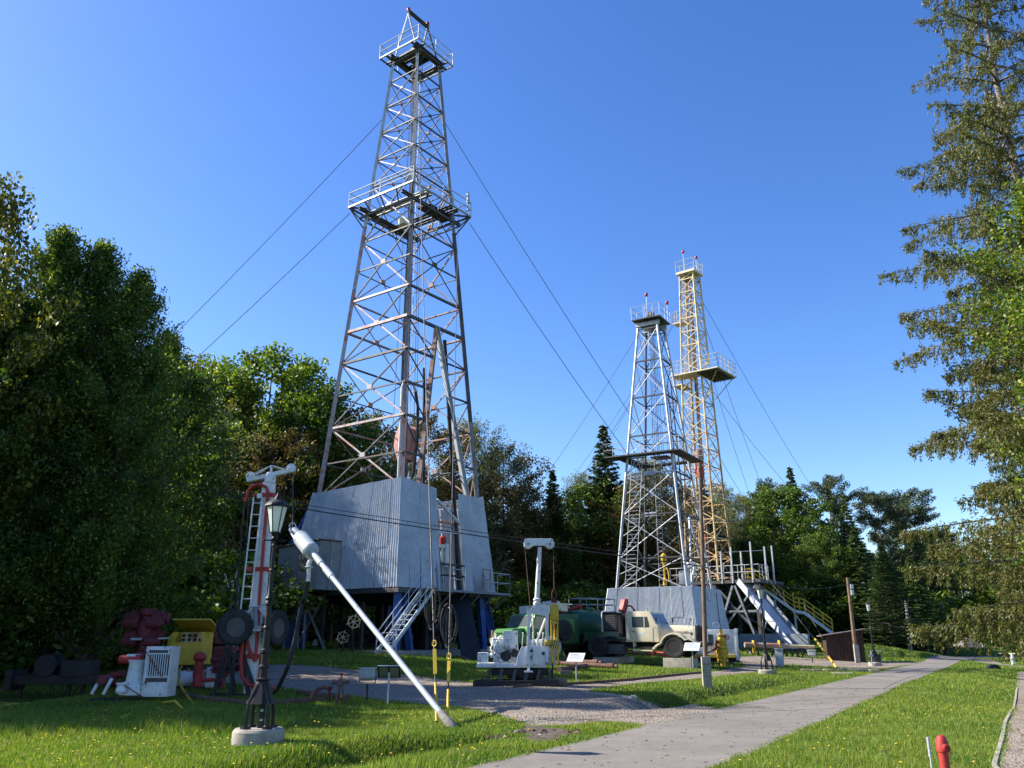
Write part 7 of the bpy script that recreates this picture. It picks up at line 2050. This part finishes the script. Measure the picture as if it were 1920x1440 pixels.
# ---- white compressor unit
p = G(1340, 1243); p = Vector((at(1340,1238,47).x, 47, gz(at(1340,1238,47).x, 47)))
t = thing('compressor_unit', 'white compressor housing with glazed side and dark radiator end behind the slim pole', 'compressor', p, R(-16))
zb_ = .35; 
mb = MB(); mb.b2((-1.0,-.7,zb_),(1.15,.7,1.75)); ho = part(mb, 'housing', 'white', t, .06)
mb = MB(); mb.b2((1.15,-.72,.2),(1.32,.72,1.8)); part(mb, 'radiator_frame', 'white', ho, .02)
mb = MB(); mb.b2((1.32,-.6,.75),(1.335,.6,1.65)); mb.b2((1.32,-.6,.3),(1.335,.6,.65)); part(mb, 'radiator_core', 'steel_dark', ho)
for i in range(10):
    mb = MB(); mb.b2((1.335,-.58+i*.125,.76),(1.345,-.56+i*.125,1.64)); part(mb, 'slat', 'blackgrease', ho)
for i in range(4):
    mb = MB(); mb.b2((-.55+i*.32,-.715,.95),(-.27+i*.32,-.70,1.5)); part(mb, 'pane', 'glass' if i % 2 else 'reflector', ho)
mb = MB(); mb.b2((-.95,-.715,1.0),(-.62,-.70,1.5)); part(mb, 'hatch', 'cream', ho)
mb = MB(); mb.b2((-1.0,-.76,zb_-.02),(1.1,-.70,zb_+.12)); part(mb, 'yellow_stripe', 'yellow', t)
mb = MB(); mb.b2((-.1,-.74,.6),(-.05,-.71,.95)); mb.b2((.1,-.74,.6),(.15,-.71,.95)); mb.b2((-.5,-.74,.9),(.6,-.71,.94)); part(mb, 'yellow_trim', 'yellow', t)
for x_ in (-1.0,-.3):
    mb = MB(); mb.path([(x_,.0,1.7),(x_-.02,0,2.1),(x_-.05,-.02,2.25),(x_-.12,-.04,2.32)], [.04,.04,.06,.06], 8); part(mb, 'exhaust', 'steel_dark', t)
mb = MB(); mb.b2((-1.2,-.6,.1),(1.3,-.4,.3)); mb.b2((-1.2,.4,.1),(1.3,.6,.3)); part(mb, 'skid', 'blackgrease', t)
for s_ in (-.9,.9):
    mb = MB(); mb.box((s_*.9,0,.0),(.3,1.6,.25)); part(mb, 'sleeper', 'blackgrease', t)
mb = MB(); mb.torus((.2,-.3,1.95),.18,.02,'Y',18,6); mb.tube((.2,-.3,1.7),(.2,-.3,1.95),.02); mb.tube((.02,-.3,1.95),(.38,-.3,1.95),.015); part(mb, 'hand_wheel', 'white', t)

# ---- yellow christmas tree valve hanging on a rod
p = G(1356, 1250)
t = thing('christmas_tree', 'yellow wellhead valve tree with red hand wheels in front of the compressor', 'wellhead valve', p)
mb = MB(); mb.lathe([(.14,-.1),(.14,.25),(.28,.27),(.28,.34),(.18,.36),(.18,.46),(.3,.48),(.3,.56),(.2,.6),(.24,.75),(.2,.88),(.29,.9),(.29,.98),(.17,1.0),(.17,1.1),(.26,1.12),(.26,1.2),(.16,1.22),(.19,1.35),(.13,1.45),(.2,1.47),(.2,1.54),(.1,1.56),(.08,1.7),(.11,1.72),(.09,1.8)], (0,0,0), 14); yo = part(mb, 'valve_column', 'yellow', t)
mb = MB()
for z_, r_ in ((.305,.3),(.52,.32),(.94,.31),(1.16,.28)):
    for k_ in range(8): a_ = k_*math.pi/4; mb.tube((r_*.85*math.cos(a_), r_*.85*math.sin(a_), z_-.09), (r_*.85*math.cos(a_), r_*.85*math.sin(a_), z_+.09), .025, n=6)
mb.lathe([(.11,-.3),(.14,-.28),(.14,.28),(.11,.3)], (0,0,.75), 10, 'X'); mb.lathe([(.09,-.36),(.12,-.34),(.12,0)], (0,0,1.3), 10, 'Y'); part(mb, 'flange_bolts', 'yellow', yo)
mb = MB(); mb.torus((.24,-.18,1.42),.13,.02,'Y',16,6)
for k_ in range(3): a_ = k_*math.pi/3; mb.tube((.24+.13*math.cos(a_),-.18,1.42+.13*math.sin(a_)),(.24-.13*math.cos(a_),-.18,1.42-.13*math.sin(a_)),.014,n=5)
mb.tube((.1,0,1.42),(.24,-.18,1.42),.03); part(mb, 'hand_wheel', 'red', t)
mb = MB(); mb.path([(-.14,-.1,1.2),(-.26,-.15,1.22),(-.32,-.15,1.05),(-.28,-.15,.95),(-.36,-.15,.85),(-.6,-.1,.72),(-1.1,0,.5),(-1.55,.1,.3)], [.07,.07,.06,.06,.07,.03,.03,.03], 8); part(mb, 'red_outlet', 'red', t)
mb = MB(); mb.tube((0,.02,1.78),(-.1,.02,3.6),.02); part(mb, 'lifting_rod', 'wire', t)
mb = MB(); mb.lathe([(.12,-.12),(.15,0)], (0,0,0), 10); part(mb, 'foot', 'rustpipe', t)

# ---- long pipe on stands
A_, B_ = at(1396, 1209, 57), at(1527, 1213, 57)
c = A_.copy(); c.z = gz(A_.x, 57)
t = thing('casing_rack', 'long pale casing pipe on low stands with yellow clamps beyond the lantern', 'pipe rack', c)
zz_ = A_.z - c.z; d = Vector((B_.x-A_.x, 0, B_.z-A_.z))
mb = MB(); mb.tube((0,0,zz_), d*.62+Vector((0,0,zz_)), .17, n=14); part(mb, 'wide_pipe', 'rusty', t)
mb = MB(); mb.tube(d*.62+Vector((0,0,zz_)), d+Vector((0,0,zz_)), .1, n=12); part(mb, 'narrow_pipe', 'paleyellow', t)
for f_ in (.06,.16,.42,.55,.78):
    q = d*f_; mb = MB(); mb.beam(q+Vector((-.2,0,-.05)), q+Vector((-.02,0,zz_-.12)), .07); mb.beam(q+Vector((.2,0,-.05)), q+Vector((.02,0,zz_-.12)), .07); part(mb, 'stand', 'rustpipe' if f_ < .3 else 'blackgrease', t)
for f_ in (.13,.5):
    q = d*f_; mb = MB(); mb.b2((q.x-.04,-.2,zz_-.5),(q.x+.04,.2,zz_+.28)); part(mb, 'clamp', 'yellow', t, .01)
p = G(1483, 1231)
t = thing('roller_bench', 'black steel X frame bench below the end of the long casing pipe', 'bench', p)
for i in range(4):
    x_ = -1.1+i*.7
    member(t, 'leg', (x_-.28,0,-.05), (x_+.05,0,.45), .08, 'blackgrease', 'box'); member(t, 'leg', (x_+.28,.05,-.05), (x_-.05,.05,.45), .08, 'blackgrease', 'box')
mb = MB(); mb.b2((-1.2,-.05,.4),(1.2,.1,.5)); part(mb, 'top_bar', 'blackgrease', t)
p = G(1425, 1228)
t = thing('fittings_pile', 'small rusty and grey fittings on the gravel behind the lantern', 'pipe fittings', p)
rs = random.Random(8)
for i in range(7):
    x_ = rs.uniform(-1,1); mb = MB(); mb.lathe([(.1,0),(.12,.05),(.07,.1),(.07,.22),(.1,.25)], (x_, rs.uniform(-.3,.3), 0), 8); part(mb, 'fitting', rs.choice(['rusty','greybox','red','blackgrease']), t)

# cabinet, shed, bin
p = G(1463, 1249)
t = thing('grey_cabinet', 'small grey metal control cabinet on the gravel path', 'cabinet', p, R(-20))
mb = MB(); mb.b2((-.2,-.2,-.05),(.2,.2,.85)); part(mb, 'case', 'greybox', t, .015)
mb = MB(); mb.b2((-.23,-.23,.85),(.23,.23,.9)); part(mb, 'lid', 'greybox', t, .01)
for i in range(4):
    mb = MB(); mb.b2((.2,-.13,.3+i*.12),(.21,.13,.35+i*.12)); part(mb, 'vent', 'steel_dark', t)
mb = MB(); mb.lathe([(.02,-.215),(.02,-.2)], (.1,0,.5), 8, 'Y'); part(mb, 'lock', 'blackgrease', t)

p = Vector((at(1583,1228,58).x, 58, 0)); p.z = gz(p.x, 58)
t = thing('brown_shed', 'dark brown wooden shed with sloping roof at the foot of the yellow stairs', 'shed', p, R(-12))
w_ = 1.15
hA, hB = 1.55, 1.95
n = 11
for i in range(n):
    x0, x1 = -w_+2*w_*i/n, -w_+2*w_*(i+1)/n
    zt_ = hA + (hB-hA)*(i+.5)/n
    mb = MB(); mb.b2((x0+.008,-.8-.012*(i%2),-.1),(x1-.008,-.77,zt_)); part(mb, 'plank', 'brownwood', t)
for i in range(7):
    y0, y1 = -.8+i*1.6/7, -.8+(i+1)*1.6/7
    for xx, hh_ in ((w_,hB),(-w_,hA)):
        mb = MB(); mb.b2((xx-.02,y0+.008,-.1),(xx+.02+.01*(i%2),y1-.008,hh_-.02)); part(mb, 'plank', 'brownwood', t)
mb = MB(); mb.b2((-w_+.05,-.72,-.05),(w_-.05,.75,hA-.05)); part(mb, 'inner_wall', 'brownwood', t)
mb = MB(); mb.prism([(-w_-.35,hA-.02),(w_+.3,hB+.03),(w_+.3,hB+.09),(-w_-.35,hA+.05)], -1.05, 1.0, 'XZ'); part(mb, 'roof', 'roof', t, .01)

p = G(1647, 1247)
t = thing('litter_bin', 'black litter bin with a tilted lid beside the third lantern', 'litter bin', p)
mb = MB(); mb.lathe([(.15,0),(.19,.05),(.2,.6),(.18,.62)], (0,0,0), 14); part(mb, 'bin', 'blackgrease', t)
mb = MB(); mb.b2((-.2,-.2,.8),(.25,.2,.84)); mb.tube((-.15,0,.6),(-.15,0,.82),.02); mb.tube((.15,0,.6),(.15,0,.82),.02); part(mb, 'lid', 'greybox', t)
p = G(1636, 1251)
mb = MB(); mb.tube((0,0,-.1),(0,0,.9),.022,n=8); mb.box((0.02,-.03,.62),(.2,.02,.14)); solo(mb, 'marker_post', 'greybox', 'thin grey post with a small plate left of the litter bin', 'post', p)

# house at the end of the road
p = at(1826, 1222, 124)
t = thing('small_house', 'small grey house with dark hipped roof at the end of the road', 'house', (p.x, 124, gz(p.x,124)), R(8))
t.scale = (.55, .6, .68)
mb = MB(); mb.b2((-2.6,0,-.6),(2.6,4,1.7)); part(mb, 'wall', 'plaster', t)
mb = MB(); mb.add([(-3.2,-.9,1.65),(3.0,-.9,1.65),(3.0,4.6,1.65),(-3.2,4.6,1.65),(-1.2,1.6,3.9),(1.0,1.6,3.9)], [(0,1,5,4),(1,2,5),(2,3,4,5),(3,0,4),(3,2,1,0)]); ro = part(mb, 'roof', 'roof', t, smooth=False)
mb = MB(); mb.b2((-3.2,-.95,1.5),(3.0,-.9,1.66)); part(mb, 'eave_board', 'greybox', ro)
for x_ in (-1.4,.2,1.5):
    mb = MB(); mb.b2((x_-.4,-.04,.3),(x_+.4,-.003,1.25)); wo = part(mb, 'window', 'glass', t)
    mb = MB(); mb.b2((x_-.46,-.06,.24),(x_+.46,-.045,.3)); mb.b2((x_-.46,-.06,1.25),(x_+.46,-.045,1.31)); mb.b2((x_-.03,-.06,.3),(x_+.03,-.045,1.25)); part(mb, 'frame', 'greybox', wo)
mb = MB()
for i in range(60): mb.sphere((-.9+1.8*rs.random(), -.5+.2*rs.random(), .05+.35*rs.random()), .07+.08*rs.random(), 6)
o = solo(mb, 'flower_bed', 'red', 'bed of red flowers in front of the little house', 'flowers', (p.x, 124, gz(p.x,124)), R(8)); o['kind'] = 'stuff'
pp = at(1846, 1214, 118)
mb = MB(); mb.lathe([(.03,-.05),(.3,-.02),(.33,.04)], (0,0,pp.z-gz(pp.x,118)), 16, 'Y'); mb.tube((0,.02,-.1),(0,.02,pp.z-gz(pp.x,118)),.03)
solo(mb, 'round_sign', 'white', 'white round sign right of the little house', 'sign', (pp.x, 118, gz(pp.x,118)))
p = G(1900, 1246)
mb = MB(); mb.lathe([(.1,-.1),(.1,.62),(.08,.66)], (0,0,0), 12); solo(mb, 'white_post', 'white', 'short white post beside the path crossing at the right edge', 'bollard', p)
p = G(1862, 1257)
mb = MB(); mb.lathe([(.22,-.3),(.3,-.3),(.3,.12),(.22,.12)], (0,0,.0), 16, 'Y'); solo(mb, 'drain_pipe', 'blackgrease', 'dark drain pipe mouth in the swale under the side path', 'drain', p)
A_, B_ = G(1868,1232), G(1918,1233)
mb = MB(); mb.tube((0,0,.3),(B_-A_)+Vector((0,0,.3)),.04); 
for k_ in range(4): q = (B_-A_)*(k_/3); mb.tube((q.x,q.y,-.1),(q.x,q.y,.3),.035)
solo(mb, 'low_rail', 'paleyellow', 'low pale yellow rail behind the white post', 'rail', A_)
# bare slim trunks at the right forest edge
for (px_, yb, yt, D_, m_, lb) in ((1708,1230,1175,74,'barkpale','pale bare trunk at the forest edge left of the road bend'),(1727,1230,1175,76,'bark','dark bare trunk just right of the pale one at the road bend'),(1775,1228,1170,80,'bark','slim dark trunk leaning at the road bend'),(1738,1222,1185,82,'barkpale','pale trunk stub in the shade at the road bend')):
    a_ = at(px_, yb, D_); b_ = at(px_-3, yt, D_)
    t = thing('tree_trunk', lb, 'tree trunk', (a_.x, D_, gz(a_.x, D_)))
    mb = MB(); mb.path([(0,0,-.3),(.05,0,(b_.z)*.5),(b_.x-a_.x,0,b_.z+2)], [.2,.16,.12], 10); part(mb, 'trunk', m_, t)
    mb = MB()
    for i in range(5): z_ = (b_.z+2)*(.35+.13*i); a2 = i*2.3; mb.path([(0,0,z_),(.6*math.cos(a2),.6*math.sin(a2),z_+.25),(1.2*math.cos(a2),1.2*math.sin(a2),z_+.3)], [.05,.03,.01], 5)
    part(mb, 'branch', m_, t)
